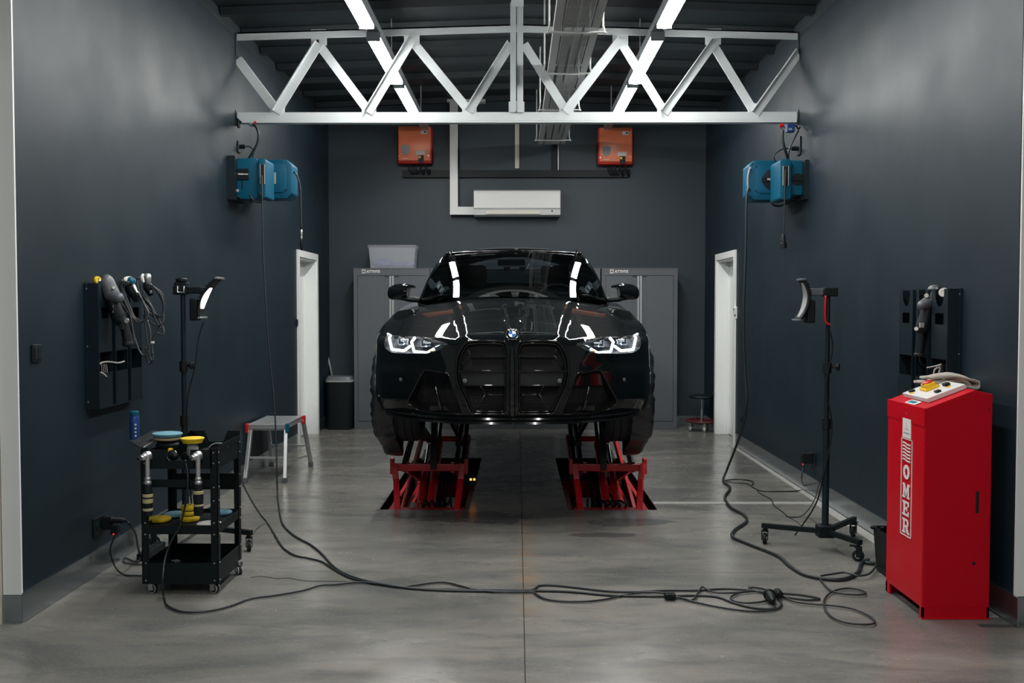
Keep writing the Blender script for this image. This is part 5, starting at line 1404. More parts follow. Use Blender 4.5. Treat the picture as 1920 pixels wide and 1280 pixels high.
# ================================================================ TOOL TROLLEY
TX0, TX1, TY0, TY1 = -1.945, -1.548, 5.105, 5.535
t = thing('tool_trolley', 'black three-tier perforated tool trolley on grey castors', 'trolley', ((TX0 + TX1) / 2, (TY0 + TY1) / 2, 0))
ZT = .765
posts = [(TX0, TY0, 1, 1), (TX1, TY0, -1, 1), (TX0, TY1, 1, -1), (TX1, TY1, -1, -1)]
for (x, y, sx, sy) in posts:
    po = MB().box((x, y, .055), (x + sx * .038, y + sy * .003, ZT)).box((x, y, .055), (x + sx * .003, y + sy * .038, ZT)).build('corner_post', 'blkm', t)
    for zz in (.075, .165, .315, .375, .49, .56, .685, .74):
        MB().cyl((x + sx * .02, y - sy * .0005, zz), (x + sx * .02, y - sy * .004, zz), .0042, 7).build('bolt', 'galv', po)
        MB().cyl((x - sx * .0005, y + sy * .02, zz), (x - sx * .004, y + sy * .02, zz), .0042, 7).build('bolt', 'galv', po)
def tray(z0, z1, name, zf=None, zfront=None):
    zf = zf or z0
    mb = MB().box((TX0 + .004, TY0 + .004, zf), (TX1 - .004, TY1 - .004, zf + .003))
    mb.box((TX0 + .004, TY0 + .003, z0), (TX1 - .004, TY0 + .006, zfront or z1)).box((TX0 + .004, TY1 - .006, z0), (TX1 - .004, TY1 - .003, z1))
    mb.box((TX0 + .003, TY0 + .004, z0), (TX0 + .006, TY1 - .004, z1)).box((TX1 - .006, TY0 + .004, z0), (TX1 - .003, TY1 - .004, z1))
    return mb.build(name, 'blkm', t)
tray(.055, .165, 'bottom_tray'); tray(.315, .362, 'middle_tray', .338); tray(.655, .74, 'top_tray', None, .698)
for xa_, xb_ in ((TX0 + .03, TX0 + .135), (TX1 - .14, TX1 - .03)): MB().box((xa_, TY0 + .0, .66), (xb_, TY0 + .003, .755)).build('end_plate', 'blkm', t)
MB().box((TX0 + .004, TY1 - .004, .47), (TX1 - .004, TY1, .56)).build('back_rail', 'blkm', t)
MB().box((TX0 + .01, TY0 + .001, .560), (TX1 - .01, TY0 + .004, .60)).build('front_rail', 'blkm', t)
# shaped end panel (tool holder) at the back
y = TY1 - .002
mb = MB().prism([(TX0 + .05, y, .73), (TX0 + .05, y, .75), (TX0 + .12, y, .80), (TX0 + .19, y, .75), (TX0 + .20, y, .73)], (0, .003, 0)); mb.build('holder_panel', 'blkm', t)
mb = MB(); mb.prism([(TX1 - .17, y, .73), (TX1 - .20, y, .80), (TX1 - .28, y, .80), (TX1 - .30, y, .73)], (0, .003, 0)); mb.build('holder_panel', 'blkm', t)
mb = MB().prism([(TX1 - .10, y, .73), (TX1 - .07, y, .80), (TX1 - .002, y, .80), (TX1 - .002, y, .73)], (0, .003, 0)); mb.build('holder_panel', 'blkm', t)
MB().box((TX1 - .004, TY0 + .03, ZT - .02), (TX1 - .001, TY1, ZT + .01)).build('side_panel', 'blkm', t)
# sloping side shelf on the left
MB().add([(TX0 - .002, TY0, .765), (TX0 - .002, TY1, .785), (TX0 - .09, TY1, .80), (TX0 - .09, TY0 + .1, .78)], [(0, 1, 2, 3)]).build('side_shelf', 'blkm', t, thick=.004)
MB().tube([(TX0 - .0, TY0 + .002, .758), (TX0 - .0, TY1, .79)], .004, 6).build('side_rod', 'galv', t)
for (x, y, a) in ((TX0 + .045, TY0 + .035, -.4), (TX1 - .03, TY0 + .035, -.5), (TX0 + .04, TY1 - .04, .8), (TX1 - .005, TY1 - .04, -.9)):
    castor((x, y), a, t, r=.025, wheelm='blk', forkm='galv', hub='galv', brake=False, zt=.056)
    # pale rim ring
    ca, sa = math.cos(a), math.sin(a); ax = Vector((-sa, ca, 0))
    MB().lathe(Vector((x, y, .025)) - ax * .0135, ax, [(.020, 0), (.0245, 0), (.0245, .027), (.020, .027)], 20, caps=False).build('castor_ring', 'signal', t, smooth=40)

# --- polishing tools
def disc_pad(c, r, h, m, label, cat='pad', group=None, r2=None, axis=(0, 0, 1), hole=True, extra=None):
    ob = bpy.data.objects.new('polishing_pad', None); COL.objects.link(ob); ob.location = c
    tag(ob, label, cat, group); r2 = r2 or r * .9
    MB().lathe(c, axis, [(.004, 0), (r2, 0), (r, h * .35), (r, h * .6), (r * .97, h * .85), (r * .90, h), (.012, h), (.010, h * .85), (.002, h * .85)], 28).build('foam_disc', m, ob, smooth=45)
    MB().lathe(c, axis, [(.002, -.004), (r2 * .96, -.004), (r2 * .96, 0), (.002, 0)], 24).build('hook_backing', extra or 'blk', ob, smooth=40)
    return ob
G = 'polishing pads on the middle tray of the trolley'
def on_tray(px, py, z): return PF(px, py, z)
mz = .345
disc_pad(on_tray(299, 976, mz), .062, .020, 'yellow', 'flat yellow foam pad at the left front of the middle trolley tray', group=G)
disc_pad(on_tray(326, 968, mz) + Vector((0, .02, 0)), .066, .016, 'bluefoam', 'pale blue foam pad lying behind the yellow pads on the middle tray', group=G)
c = on_tray(356, 975, mz)
disc_pad(c, .052, .026, 'yellow', 'bottom yellow pad of the stack of three on the middle tray', group=G)
disc_pad(c + Vector((0, 0, .031)), .045, .022, 'yellow', 'middle yellow pad of the stack of three on the middle tray', group=G)
disc_pad(c + Vector((0, 0, .058)), .046, .024, 'yellow', 'top yellow pad of the stack of three on the middle tray', group=G)
disc_pad(PF(392, 985, mz) , .064, .016, 'whitefoam', 'white foam pad with a red edge behind the front right trolley post', group=G, extra='redpl')
disc_pad(on_tray(418, 963, mz + .0), .050, .018, 'bluefoam', 'blue foam pad near the right side of the middle trolley tray', group=G)
# big polisher lying in the top tray, pad upward
def tagE(name, loc, label, cat, group=None): return thing(name, label, cat, loc, group)
tz = .66
p = PY(314, 822, 5.33); pc = Vector((p.x, 5.33, p.z))
t = tagE('rotary_polisher', (pc.x, pc.y, tz), 'black rotary polisher lying in the trolley with a blue and tan pad upward', 'polisher')
MB().lathe(pc + Vector((0, 0, -.004)), (.02, 0, 1), [(.002, 0), (.066, 0), (.070, .006), (.070, .012), (.002, .014)], 30).build('tan_pad', 'tanfoam', t, smooth=45)
MB().lathe(pc + Vector((0, 0, .012)), (.02, 0, 1), [(.002, 0), (.070, 0), (.078, .010), (.079, .017), (.074, .020), (.002, .020)], 30).build('blue_pad', 'bluefoam', t, smooth=45)
MB().lathe(pc + Vector((0, 0, -.09)), (0, 0, 1), [(.03, 0), (.045, .01), (.045, .035), (.058, .045), (.060, .060), (.052, .070), (.062, .085)], 28).build('gear_head', 'blk', t, smooth=40)
MB().tube(catmull([pc + Vector((-.03, 0, -.085)), pc + Vector((.03, -.05, -.09)), pc + Vector((.075, -.12, -.075))], 5), [.032, .033, .033, .034, .034, .033, .032, .03, .028, .026, .022], 16).build('motor_body', 'blk', t, smooth=50)
MB().lathe(pc + Vector((.078, -.125, -.075)), (.5, -1, .1), [(.020, 0), (.022, .008), (.014, .02), (.009, .035), (.006, .037)], 16).build('cable_boot', 'rubber', t, smooth=40)
MB().tube([pc + Vector((.065, -.105, -.075)) + Vector((.028 * math.cos(a), -.01 + .004 * math.sin(a), .028 * math.sin(a))) for a in np.linspace(0, 2 * math.pi, 16)[:-1]], .003, 6, closed=True).build('trim_ring', 'chrome', t, smooth=True)
MB().box(pc + Vector((.035, -.10, -.055)), pc + Vector((.055, -.07, -.04)), .004).build('speed_dial', 'yelpl', t)
p = PY(361, 828, 5.25); pc2 = Vector((p.x, 5.25, p.z))
t = tagE('small_polisher', (pc2.x, pc2.y, tz), 'small grey-black polisher standing in the trolley with a yellow pad upward', 'polisher')
MB().lathe(pc2 + Vector((0, 0, -.004)), (0, 0, 1), [(.002, 0), (.050, 0), (.050, .004), (.060, .018), (.061, .024), (.056, .027), (.002, .026)], 30).build('yellow_pad', 'yellow', t, smooth=45)
MB().lathe(pc2 + Vector((0, 0, -.075)), (0, 0, 1), [(.024, 0), (.030, .01), (.030, .045), (.026, .06), (.040, .071)], 20).build('neck', 'signal', t, smooth=40)
MB().tube(catmull([pc2 + Vector((-.05, .03, -.085)), pc2 + Vector((.0, .0, -.08)), pc2 + Vector((.07, .04, -.06))], 5), .026, 14).build('motor_body', 'blk', t, smooth=50)
# two long-neck polishers hanging in the front loops
def hanging(px, label, m2='cream'):
    yf = TY0 - .045
    a = PY(px, 852, yf); t = tagE('long_neck_polisher', (a.x, yf, .35), label, 'polisher', 'long-neck polishers hanging on the trolley front')
    z1, z2, z3 = PY(px, 855, yf).z, PY(px, 900, yf).z, PY(px, 965, yf).z
    MB().cyl((a.x, yf, z1), (a.x, yf, z2), .0115, 16).build('neck_tube', 'alu', t, smooth=40)
    MB().lathe((a.x, yf + .03, z1 + .004), (-.35, -1, -.15), [(.016, 0), (.022, .006), (.022, .03), (.017, .034), (.017, .052), (.012, .056), (.012, .066), (.007, .066)], 18).build('angle_head', 'alu', t, smooth=40)
    MB().lathe((a.x - .028, yf - .030, z1 - .006), (-.35, -1, -.15), [(.007, 0), (.007, .012)], 12).build('spindle', 'blk', t)
    MB().lathe((a.x, yf, z2 - .018), (0, 0, 1), [(.020, 0), (.020, .01), (.015, .014), (.017, .03), (.012, .034)], 18).build('neck_collar', 'galv', t, smooth=40)
    MB().lathe((a.x, yf, z3), (0, 0, 1), [(.014, -.004), (.022, 0), (.024, .02), (.024, .07), (.026, .09), (.024, .12), (.021, z2 - z3 - .02), (.012, z2 - z3 - .012)], 20).build('grip', 'blk', t, smooth=40)
    for zz, h in ((z3 + .022, .014), (z3 + .062, .024), (z3 + .092, .018)) if px < 300 else ((z3 + .108, .018), (z3 + .046, .010)):
        MB().lathe((a.x, yf, zz), (0, 0, 1), [(.0242, 0), (.0262, .002), (.0262, h - .002), (.0242, h)], 20, caps=False).build('label_band', mat('pale_yellow_band', (.42, .38, .2), .5), t, smooth=40)
    MB().box((a.x - .010, yf + .018, z1 - .02), (a.x + .010, TY0 + .004, z1 - .01)).build('holder_hook', 'galv', t)
hanging(276, 'long-neck polisher hanging at the left front of the trolley')
hanging(371, 'long-neck polisher hanging at the right front of the trolley beside the post')
# blue spray can on the side shelf
a, b = PY(252, 771, 5.36), PY(252, 824, 5.36)
t = tagE('spray_can', (a.x, 5.36, b.z), 'blue and black spray can on the left side shelf of the trolley', 'can')
MB().lathe((a.x, 5.36, b.z), (0, 0, 1), [(.023, 0), (.026, .003), (.026, .12), (.023, .128)], 22).build('can_body', 'bluedk', t, smooth=40)
MB().lathe((a.x, 5.36, b.z + .128), (0, 0, 1), [(.023, 0), (.024, .004), (.024, .024), (.02, .027)], 22).build('cap', 'blue', t, smooth=40)
MB().lathe((a.x, 5.36, b.z - .012), (0, 0, 1), [(.024, 0), (.026, .002), (.026, .014)], 22).build('base_ring', 'galv', t, smooth=40)
for k in range(4): MB().box((a.x + .010, 5.36 - .0265, b.z + .02 + k * .02), (a.x + .018, 5.36 - .022, b.z + .028 + k * .02)).build('can_print', 'print', t)
t = tagE('pad_washer_ring', (-1.70, 5.45, .76), 'pale ring handle curving above the right end of the trolley top', 'ring')
c = PY(410, 838, 5.45); MB().tube([(c.x + .055 * math.cos(a), 5.45, c.z - .012 + .034 * math.sin(a)) for a in np.linspace(.1, math.pi - .1, 14)], .004, 6).build('ring_handle', 'signal', t, smooth=True)
# ================================================================ HOSE REELS ON THE SIDE WALLS
def rbox(x0, x1, y0, y1, z0, z1, cut, m, name, parent, b=.012):
    """casing with chamfered upper and lower corners seen from the front"""
    cx = cut
    pts = [(x0 + cx, z0), (x1 - cx, z0), (x1, z0 + cx), (x1, z1 - cx), (x1 - cx, z1), (x0 + cx, z1), (x0, z1 - cx), (x0, z0 + cx)]
    return MB().prism([(x, y0, z) for x, z in pts], (0, y1 - y0, 0)).build(name, m, parent, bevel=b, smooth=35)
def XZ(pa, pb, D): a, b = PY(*pa, D), PY(*pb, D); return min(a.x, b.x), max(a.x, b.x), min(a.z, b.z), max(a.z, b.z)
def reel_word(parent, x, y, z, size): text_mesh('Nederman', size, (x, y, z), (1, 0, 0), (0, 0, 1), .0006, .0006, parent=parent)
# left, reel nearest the camera (cable reel with the slot)
t = thing('cable_reel', 'blue slotted cable reel on the left wall, its cable running to the floor', 'reel', (-2.2, 8.2, 2.36))
x0, x1, z0, z1 = XZ((441, 373), (486, 296), 8.12)
rbox(x0, x1, 8.12, 8.34, z0, z1, .03, 'blue', 'casing', t)
x0b, x1b, z0b, z1b = XZ((484, 371), (498, 297), 8.08)
rbox(x0b, x1b, 8.08, 8.36, z0b, z1b, .012, 'blue', 'front_band', t, .008)
xs0, xs1, zs0, zs1 = XZ((489, 345), (495, 308), 8.075)
MB().box((xs0, 8.070, zs0), (xs1, 8.085, zs1), .004).build('cable_slot', 'dark', t)
MB().tube([(xs0 - .004, 8.073, zs0), (xs0 - .004, 8.073, zs1), (xs1 + .004, 8.073, zs1), (xs1 + .004, 8.073, zs0)], .004, 6, closed=True).build('slot_frame', 'signal', t)
a0, a1, b0, b1 = XZ((446, 337), (466, 316), 8.11)
MB().box((a0, 8.108, b0), (a1, 8.121, b1), .003).build('name_plate', 'blk', t); reel_word(t, (a0 + a1) / 2, 8.1065, (b0 + b1) / 2 - .004, .019)
MB().box((a0 + .03, 8.115, b0 - .075), (a0 + .036, 8.121, b0)).build('casing_groove', 'blk', t)
MB().box((WL + .001, 8.05, z0 - .01), (x0 + .02, 8.40, z1 + .01)).build('wall_plate', 'rack', t)
MB().tube(catmull([PY(444, 300, 8.14), PY(437, 320, 8.12), PY(437, 355, 8.12), PY(446, 368, 8.12), PY(453, 372, 8.12)], 4), .007, 6).build('inlet_cable', 'hose', t, smooth=True)
MB().tube(catmull([PY(468, 366, 8.06), PY(476, 376, 8.05), PY(488, 379, 8.05), PY(491, 370, 8.05), PY(486, 362, 8.06)], 4), .009, 8).build('hose_loop', 'hose', t, smooth=True)
MB().cyl(PY(445, 357, 8.10), PY(445, 357, 8.13), .012, 10).build('cap_screw', 'galv', t)
# left, second reel (air hose)
t = thing('air_hose_reel', 'blue hose reel on the left wall with a short air hose over the doorway', 'reel', (-2.05, 8.7, 2.36))
D = 8.52
x0, x1, z0, z1 = XZ((488, 372), (547, 299), D)
rbox(x0, x1, D, D + .24, z0, z1, .045, 'blue', 'casing', t)
rbox(x0 + .035, x1 - .045, D - .014, D + .02, z0 + .05, z1 - .03, .03, 'blue', 'front_dome', t, .006)
a0, a1, b0, b1 = XZ((501, 345), (517, 323), D - .02)
MB().box((a0, D - .024, b0), (a1, D - .012, b1), .003).build('name_plate', 'signal', t); MB().box((a0 + .008, D - .026, (b0 + b1) / 2 - .004), (a1 - .016, D - .024, (b0 + b1) / 2 + .003)).build('plate_print', 'print', t)
for (px, py) in ((528, 303), (537, 313), (537, 357), (528, 367)):
    p = PY(px, py, D); MB().cyl((p.x, D - .003, p.z), (p.x, D + .01, p.z), .006, 8).build('casing_screw', 'blk', t)
MB().box((WL + .001, D + .02, z0 + .03), (x0 + .03, D + .30, z1 - .03)).build('wall_arm', 'rack', t)
MB().box((WL + .001, D + .02, z0 - .01), (WL + .012, D + .30, z1 + .01)).build('wall_plate', 'rack', t)
pts = [PY(547, 323, D + .08), PY(553, 324, D + .06), PY(559, 335, D + .06), PY(563, 352, D + .06), PY(564, 390, D + .06), PY(565, 430, D + .06)]
MB().tube(catmull(pts, 6), .0085, 8).build('air_hose', 'hose', t, smooth=True)
MB().cyl(PY(547, 323, D + .08) - Vector((.02, 0, 0)), PY(550, 323, D + .08), .015, 10).build('outlet_boot', 'blk', t)
p = PY(565, 430, D + .06)
cp = MB().lathe(p, (0, 0, -1), [(.009, 0), (.011, .005), (.011, .05), (.008, .06), (.010, .065), (.010, .075)], 12).build('coupling', 'galv', t, smooth=40)
MB().lathe(p - Vector((0, 0, .075)), (0, 0, -1), [(.015, 0), (.016, .01), (.013, .02)], 12).build('coupling_ring', 'chrome', t, smooth=40)
MB().lathe(p - Vector((0, 0, .095)), (0, 0, -1), [(.012, 0), (.013, .03), (.010, .075), (.004, .085)], 12).build('blow_nozzle', 'blk', t, smooth=40)
# supply fittings above the left reels
t = thing('hose_supply_left', 'dark supply hose and small valve under the left end of the truss', 'hose', (-2.2, 8.3, 2.7)); t.name = 'supply_hose'
MB().tube(catmull([PY(472, 233, 8.2), PY(480, 238, 8.18), PY(485, 252, 8.17), PY(482, 270, 8.17), PY(472, 288, 8.18), PY(466, 298, 8.2)], 5), .010, 8).build('hose', 'hose', t, smooth=True)
MB().cyl(PY(467, 231, 8.2), PY(475, 236, 8.2), .014, 10).build('fitting', 'galv', t); MB().box(PY(476, 231, 8.2), PY(481, 228, 8.22)).build('valve_lever', 'redpl', t)
MB().cyl(PY(447, 226, 8.2) , PY(448, 240, 8.2), .012, 8).cyl(PY(443, 222, 8.2), PY(452, 230, 8.2), .01, 8).build('wall_hook', 'blkm', t)
t = thing('plug_socket', 'small dark socket with a plug above the left cable reel', 'socket', (-2.3, 8.2, 2.7))
p = PX(447, 275, WL + .002); MB().box((WL + .001, p.y - .04, p.z - .05), (WL + .014, p.y + .04, p.z + .045), .003).build('socket_plate', 'rack', t)
MB().cyl((WL + .014, p.y, p.z), (WL + .06, p.y, p.z), .018, 12).build('plug', 'blk', t)
MB().tube(catmull([(WL + .06, p.y, p.z), (WL + .10, p.y, p.z), (WL + .13, p.y, p.z - .04), (WL + .12, p.y, p.z - .09)], 4), .006, 6).build('plug_cable', 'hose', t, smooth=True)

# right, big reel with the round centre
t = thing('hose_reel', 'blue hose reel with a round black centre on the right wall', 'reel', (2.0, 8.6, 2.36))
D = 8.42
x0, x1, z0, z1 = XZ((1404, 375), (1466, 300), D)
rbox(x0, x1, D, D + .24, z0, z1, .045, 'blue', 'casing', t)
rbox(x0 + .05, x1 - .01, D - .010, D + .02, z0 + .055, z1 - .055, .03, 'blue', 'front_dome', t, .006)
c = PY(1450, 337, D); MB().lathe((c.x, D - .008, c.z), (0, -1, 0), [(.092, 0), (.090, .006), (.07, .010), (0, .012)], 32).build('centre_disc', 'blk', t, smooth=40)
a0, a1, b0, b1 = XZ((1428, 341), (1464, 332), D - .02)
MB().box((a0, D - .028, b0), (a1, D - .016, b1), .002).build('name_bar', 'blk', t); reel_word(t, (a0 + a1) / 2 + .018, D - .0295, (b0 + b1) / 2 - .006, .024)
for (px, py) in ((1410, 307), (1418, 313), (1417, 358), (1425, 368)): p = PY(px, py, D); MB().cyl((p.x, D - .003, p.z), (p.x, D + .01, p.z), .006, 8).build('casing_screw', 'blk', t)
g0, g1 = PY(1406, 316, D - .01), PY(1402, 352, D - .01)
MB().tube(catmull([g0 + Vector((.01, 0, 0)), g0, Vector((g1.x, g0.y, (g0.z + g1.z) / 2)), g1 + Vector((.004, 0, 0)), g1 + Vector((.02, 0, -.005))], 4), .008, 8).build('outlet_guide', 'signal', t, smooth=True)
MB().box((x1 - .03, D + .02, z0 + .03), (WR - .001, D + .30, z1 - .03)).build('wall_arm', 'rack', t)
MB().tube(catmull([PY(1443, 375, D + .05), PY(1450, 384, D + .04), PY(1462, 386, D + .04), PY(1472, 382, D), PY(1490, 376, D - .1)], 5), .010, 8).build('inlet_hose', 'hose', t, smooth=True)
# right, cable reel with slot
t = thing('cable_reel', 'blue cable reel against the right wall with a plug dangling below it', 'reel', (2.2, 8.2, 2.36))
x0, x1, z0, z1 = XZ((1462, 374), (1484, 298), 8.05)
rbox(x0, x1, 8.05, 8.36, z0, z1, .014, 'blue', 'front_band', t, .008)
x0c, x1c, z0c, z1c = XZ((1480, 366), (1505, 301), 8.12)
rbox(x1 - .012, x1c, 8.10, 8.34, z0c, z1c, .02, 'blue', 'casing', t, .008)
c = PY(1496, 336, 8.095); MB().lathe((c.x, 8.102, c.z), (0, -1, 0), [(.05, 0), (.048, .008), (0, .010)], 24).build('centre_disc', 'blk', t, smooth=40)
MB().box((c.x - .05, 8.086, c.z - .012), (c.x + .05, 8.094, c.z + .012)).build('name_bar', 'blk', t)
xs0, xs1, zs0, zs1 = XZ((1469, 348), (1478, 311), 8.04)
MB().box((xs0, 8.036, zs0), (xs1, 8.052, zs1), .005).build('cable_slot', 'dark', t)
MB().tube([(xs0 - .003, 8.04, zs0), (xs0 - .003, 8.04, zs1), (xs1 + .003, 8.04, zs1), (xs1 + .003, 8.04, zs0)], .004, 6, closed=True).build('slot_frame', 'signal', t)
MB().box((WR - .03, 8.02, z0 + .0), (WR - .001, 8.42, z1 - .01)).build('wall_plate', 'rack', t)
MB().tube(catmull([PY(1473, 318, 8.03), PY(1472, 350, 8.02), PY(1471, 400, 8.02), PY(1469.5, 440, 8.02)], 6), .0055, 6).build('hanging_cable', 'hose', t, smooth=True)
p = PY(1469, 440, 8.02); MB().lathe(p, (0, 0, -1), [(.010, -.004), (.014, .0), (.016, .02), (.019, .03), (.021, .065), (.026, .07), (.027, .105), (.02, .107)], 16).build('socket_plug', 'blk', t, smooth=40)
# fittings above the right reels
t = thing('supply_hose', 'black supply hose with red tap and blue valve under the right truss end', 'hose', (2.2, 8.2, 2.7))
MB().tube(catmull([PY(1468, 243, 8.1), PY(1467, 258, 8.1), PY(1470, 275, 8.1), PY(1475, 290, 8.12), PY(1478, 300, 8.15)], 5), .012, 8).build('hose', 'hose', t, smooth=True)
MB().tube(catmull([PY(1497, 245, 8.15), PY(1488, 262, 8.15), PY(1480, 280, 8.15), PY(1478, 298, 8.16)], 5), .007, 8).build('thin_cable', 'hose', t, smooth=True)
MB().cyl(PY(1463, 235, 8.1), PY(1471, 243, 8.1), .016, 10).build('brass_fitting', 'galv', t); MB().cyl(PY(1462, 236, 8.06), PY(1469, 234, 8.06), .014, 10).build('red_tap', 'redpl', t)
MB().box(PY(1476, 247, 8.1), PY(1487, 234, 8.16), .004).build('blue_valve', 'bluedk', t); MB().box(PY(1479, 244, 8.095), PY(1485, 240, 8.1)).build('valve_label', 'signal', t)
MB().tube(catmull([PY(1487, 237, 8.13), PY(1492, 236, 8.13), PY(1497, 242, 8.15), PY(1500, 238, 8.2)], 4), .007, 6).build('pipe', 'blk', t)
t = thing('plug_socket', 'small dark socket with a plug above the right cable reel', 'socket', (2.3, 8.2, 2.7))
p = PX(1499, 275, WR - .002); MB().box((WR - .014, p.y - .05, p.z - .07), (WR - .001, p.y + .05, p.z + .08), .003).build('socket_plate', 'rack', t)
MB().cyl((WR - .014, p.y, p.z - .015), (WR - .07, p.y, p.z - .015), .018, 12).build('plug', 'blk', t)
MB().tube(catmull([(WR - .07, p.y, p.z - .015), (WR - .14, p.y, p.z - .02), (WR - .21, p.y, p.z - .07), (WR - .20, p.y, p.z - .12)], 5), .006, 6).build('plug_cable', 'hose', t, smooth=True)

# ================================================================ TOOL HOLDERS ON THE WALLS
def rack(sgn, xw, D0, cols, ztop, zbot, label):
    """cols: list of (d0, d1) front panels along the wall"""
    xf = xw - sgn * .07; t = thing('tool_holder', label, 'tool rack', (xw, (D0 + cols[-1][1]) / 2, zbot))
    X = lambda a: xw - sgn * a
    MB().box((X(.001), D0 - .005, zbot), (X(.005), cols[-1][1] + .05, ztop + .005)).build('back_plate', 'rack', t)
    MB().box((X(.001), D0 - .002, zbot), (X(.07), D0 + .003, ztop)).build('side_plate', 'rack', t)
    MB().box((X(.001), D0 - .02, zbot), (X(.012), D0 + .003, ztop)).build('mounting_flange', 'rack', t)
    MB().box((X(.001), cols[-1][1] - .003, zbot), (X(.07), cols[-1][1], ztop)).build('side_plate', 'rack', t)
    MB().box((X(.001), D0, zbot), (X(.07), cols[-1][1], zbot + .004)).build('bottom_plate', 'rack', t)
    for k, (a, b) in enumerate(cols):
        m = (a + b) / 2; r = (b - a) * .28; wz0, wz1 = ztop - .49, ztop - .375
        mb = MB()
        outl_ = [(a, ztop), (m - r, ztop)] + [(m - r * math.cos(q), ztop - .03 - r * 1.2 * math.sin(q)) for q in np.linspace(0, math.pi, 9)] + [(m + r, ztop), (b, ztop)]
        top_poly = outl_ + [(b, ztop - .13), (a, ztop - .13)]
        vs_, fs_ = cdt([(float(p), float(q)) for p, q in top_poly], [], .1)
        mb.add([(X(.068), v.x, v.y) for v in vs_], fs_)
        for (y0, y1, q0, q1) in ((a, m - r, ztop - .19, ztop - .13), (m + r, b, ztop - .19, ztop - .13), (a, b, wz1, ztop - .19), (a, a + .006, wz0, wz1), (b - .006, b, wz0, wz1), (a, b, zbot + .004, wz0)):
            mb.add([(X(.068), y0, q0), (X(.068), y1, q0), (X(.068), y1, q1), (X(.068), y0, q1)], [(0, 1, 2, 3)])
        mb.add([(X(.068), a, zbot), (X(.068), a, ztop), (X(.010), a, ztop), (X(.010), a, zbot)], [(0, 1, 2, 3)]).add([(X(.068), b, zbot), (X(.068), b, ztop), (X(.010), b, ztop), (X(.010), b, zbot)], [(0, 1, 2, 3)])
        mb.build('front_panel', 'rack', t, thick=.003)
    for zz in (ztop - .03, (ztop + zbot) / 2, zbot + .04): MB().cyl((X(.010), D0 - .012, zz), (X(.015), D0 - .012, zz), .005, 8).build('screw', 'galv', t)
    return t
rack(-1, WL, 5.385, [(5.39, 5.565), (5.612, 5.785), (5.832, 6.0)], 1.618, .935, 'black sheet-metal tool holder on the left wall above the trolley')
rack(1, WR, 5.245, [(5.25, 5.448), (5.495, 5.66), (5.71, 5.90)], 1.587, .90, 'black sheet-metal tool holder on the right wall behind the red console')
def hang_polisher(name, label, path, radii, D, m, dots, group=None, extra=None, xw=None):
    P_ = [PY(px, py, d) for px, py, d in path]; t = thing(name, label, 'polisher', P_[-1], group)
    return t, P_
# left, first polisher
t = thing('rotary_polisher', 'grey-black rotary polisher hanging foremost in the left tool holder', 'polisher', PY(240, 650, 5.5))
d = 5.50
hp = [PY(x, y, d) for x, y in ((193, 521), (197, 524), (201, 532), (206, 543), (212, 553), (217, 560))]
MB().tube(catmull(hp, 4), [.006, .018, .028, .034, .037, .040, .041, .042, .043, .043, .043, .043, .043, .042, .042, .041, .040, .039, .038, .036, .035][:len(catmull(hp, 4))], 18).build('gear_head', 'cab', t, smooth=60)
MB().tube(catmull([PY(205, 552, d), PY(217, 556, d - .03), PY(229, 561, d - .05)], 5), [.034, .035, .036, .036, .035, .034, .032, .029, .026, .020, .010], 16).build('hood_grip', 'cab', t, smooth=60)
MB().tube(catmull([PY(210, 560, d), PY(216, 578, d), PY(223, 596, d + .01), (PY(231, 606, d + .01))], 5), [.034, .034, .035, .036, .036, .037, .038, .039, .040, .040, .039, .038, .036, .034, .030, .026], 18).build('motor_body', 'blk', t, smooth=60)
MB().tube(catmull([PY(230, 602, d), PY(235, 618, d), PY(239, 640, d)], 5), [.028, .028, .027, .026, .025, .025, .025, .025, .025, .025, .025], 16).build('handle', 'blk', t, smooth=60)
MB().lathe(PY(239, 640, d), (.1, 0, -1), [(.027, 0), (.030, .008), (.030, .02), (.012, .03)], 16).build('end_cap', 'rubber', t, smooth=40)
MB().cyl(PY(237, 602, d - .04), PY(238, 600, d - .02), .012, 12).build('carbon_cap', 'galv', t, smooth=40)
MB().cyl(PY(213, 539, d - .045), PY(213, 539, d - .03), .008, 10).build('screw_cap', 'print', t)
MB().box(PY(211, 572, d - .036), PY(214, 586, d - .03)).build('vent_slot', 'signal', t)
MB().box(PY(226, 607, d - .03), PY(231, 618, d - .05), .004).build('trigger', 'rubber', t)
MB().cyl(PY(189, 527, d + .02), PY(184, 530, d + .02), .012, 10).build('spindle', 'alu', t)
disc_pad(PY(177, 527, 5.53), .026, .030, 'yellow', 'yellow foam pad peeping over the left corner of the left tool holder', axis=(.9, -.3, .1))
# second and third with coiled cords
def coil(parent, loops, D, r=.0055, nm='coiled_cord'):
    for k, lp in enumerate(loops):
        pts = [PY(x, y, D + .012 * math.sin(i * 1.3 + k * 2)) for i, (x, y) in enumerate(lp)]
        MB().tube(catmull(pts, 5, closed=(lp[0] == lp[-1] and False)), r, 7).build(nm, 'cord', parent, smooth=True)
t = thing('small_polisher', 'small polisher with blue-white head and coiled grey cord in the left tool holder', 'polisher', PY(250, 600, 5.72))
d = 5.68
MB().lathe(PY(242, 528, d), (.3, -.5, .9), [(.0, -.02), (.030, -.01), (.034, .004), (.030, .018), (.014, .024), (0, .025)], 20).build('pad', 'whitefoam', t, smooth=50)
MB().lathe(PY(246, 527, d - .02), (.6, -.6, .6), [(.022, 0), (.024, .01), (.012, .02)], 16).build('backing_plate', 'blue', t, smooth=40)
MB().tube(catmull([PY(240, 535, d), PY(250, 548, d - .02), PY(258, 565, d)], 5), [.02, .026, .030, .031, .031, .030, .028, .025, .022, .018, .012], 14).build('motor_body', 'blk', t, smooth=60)
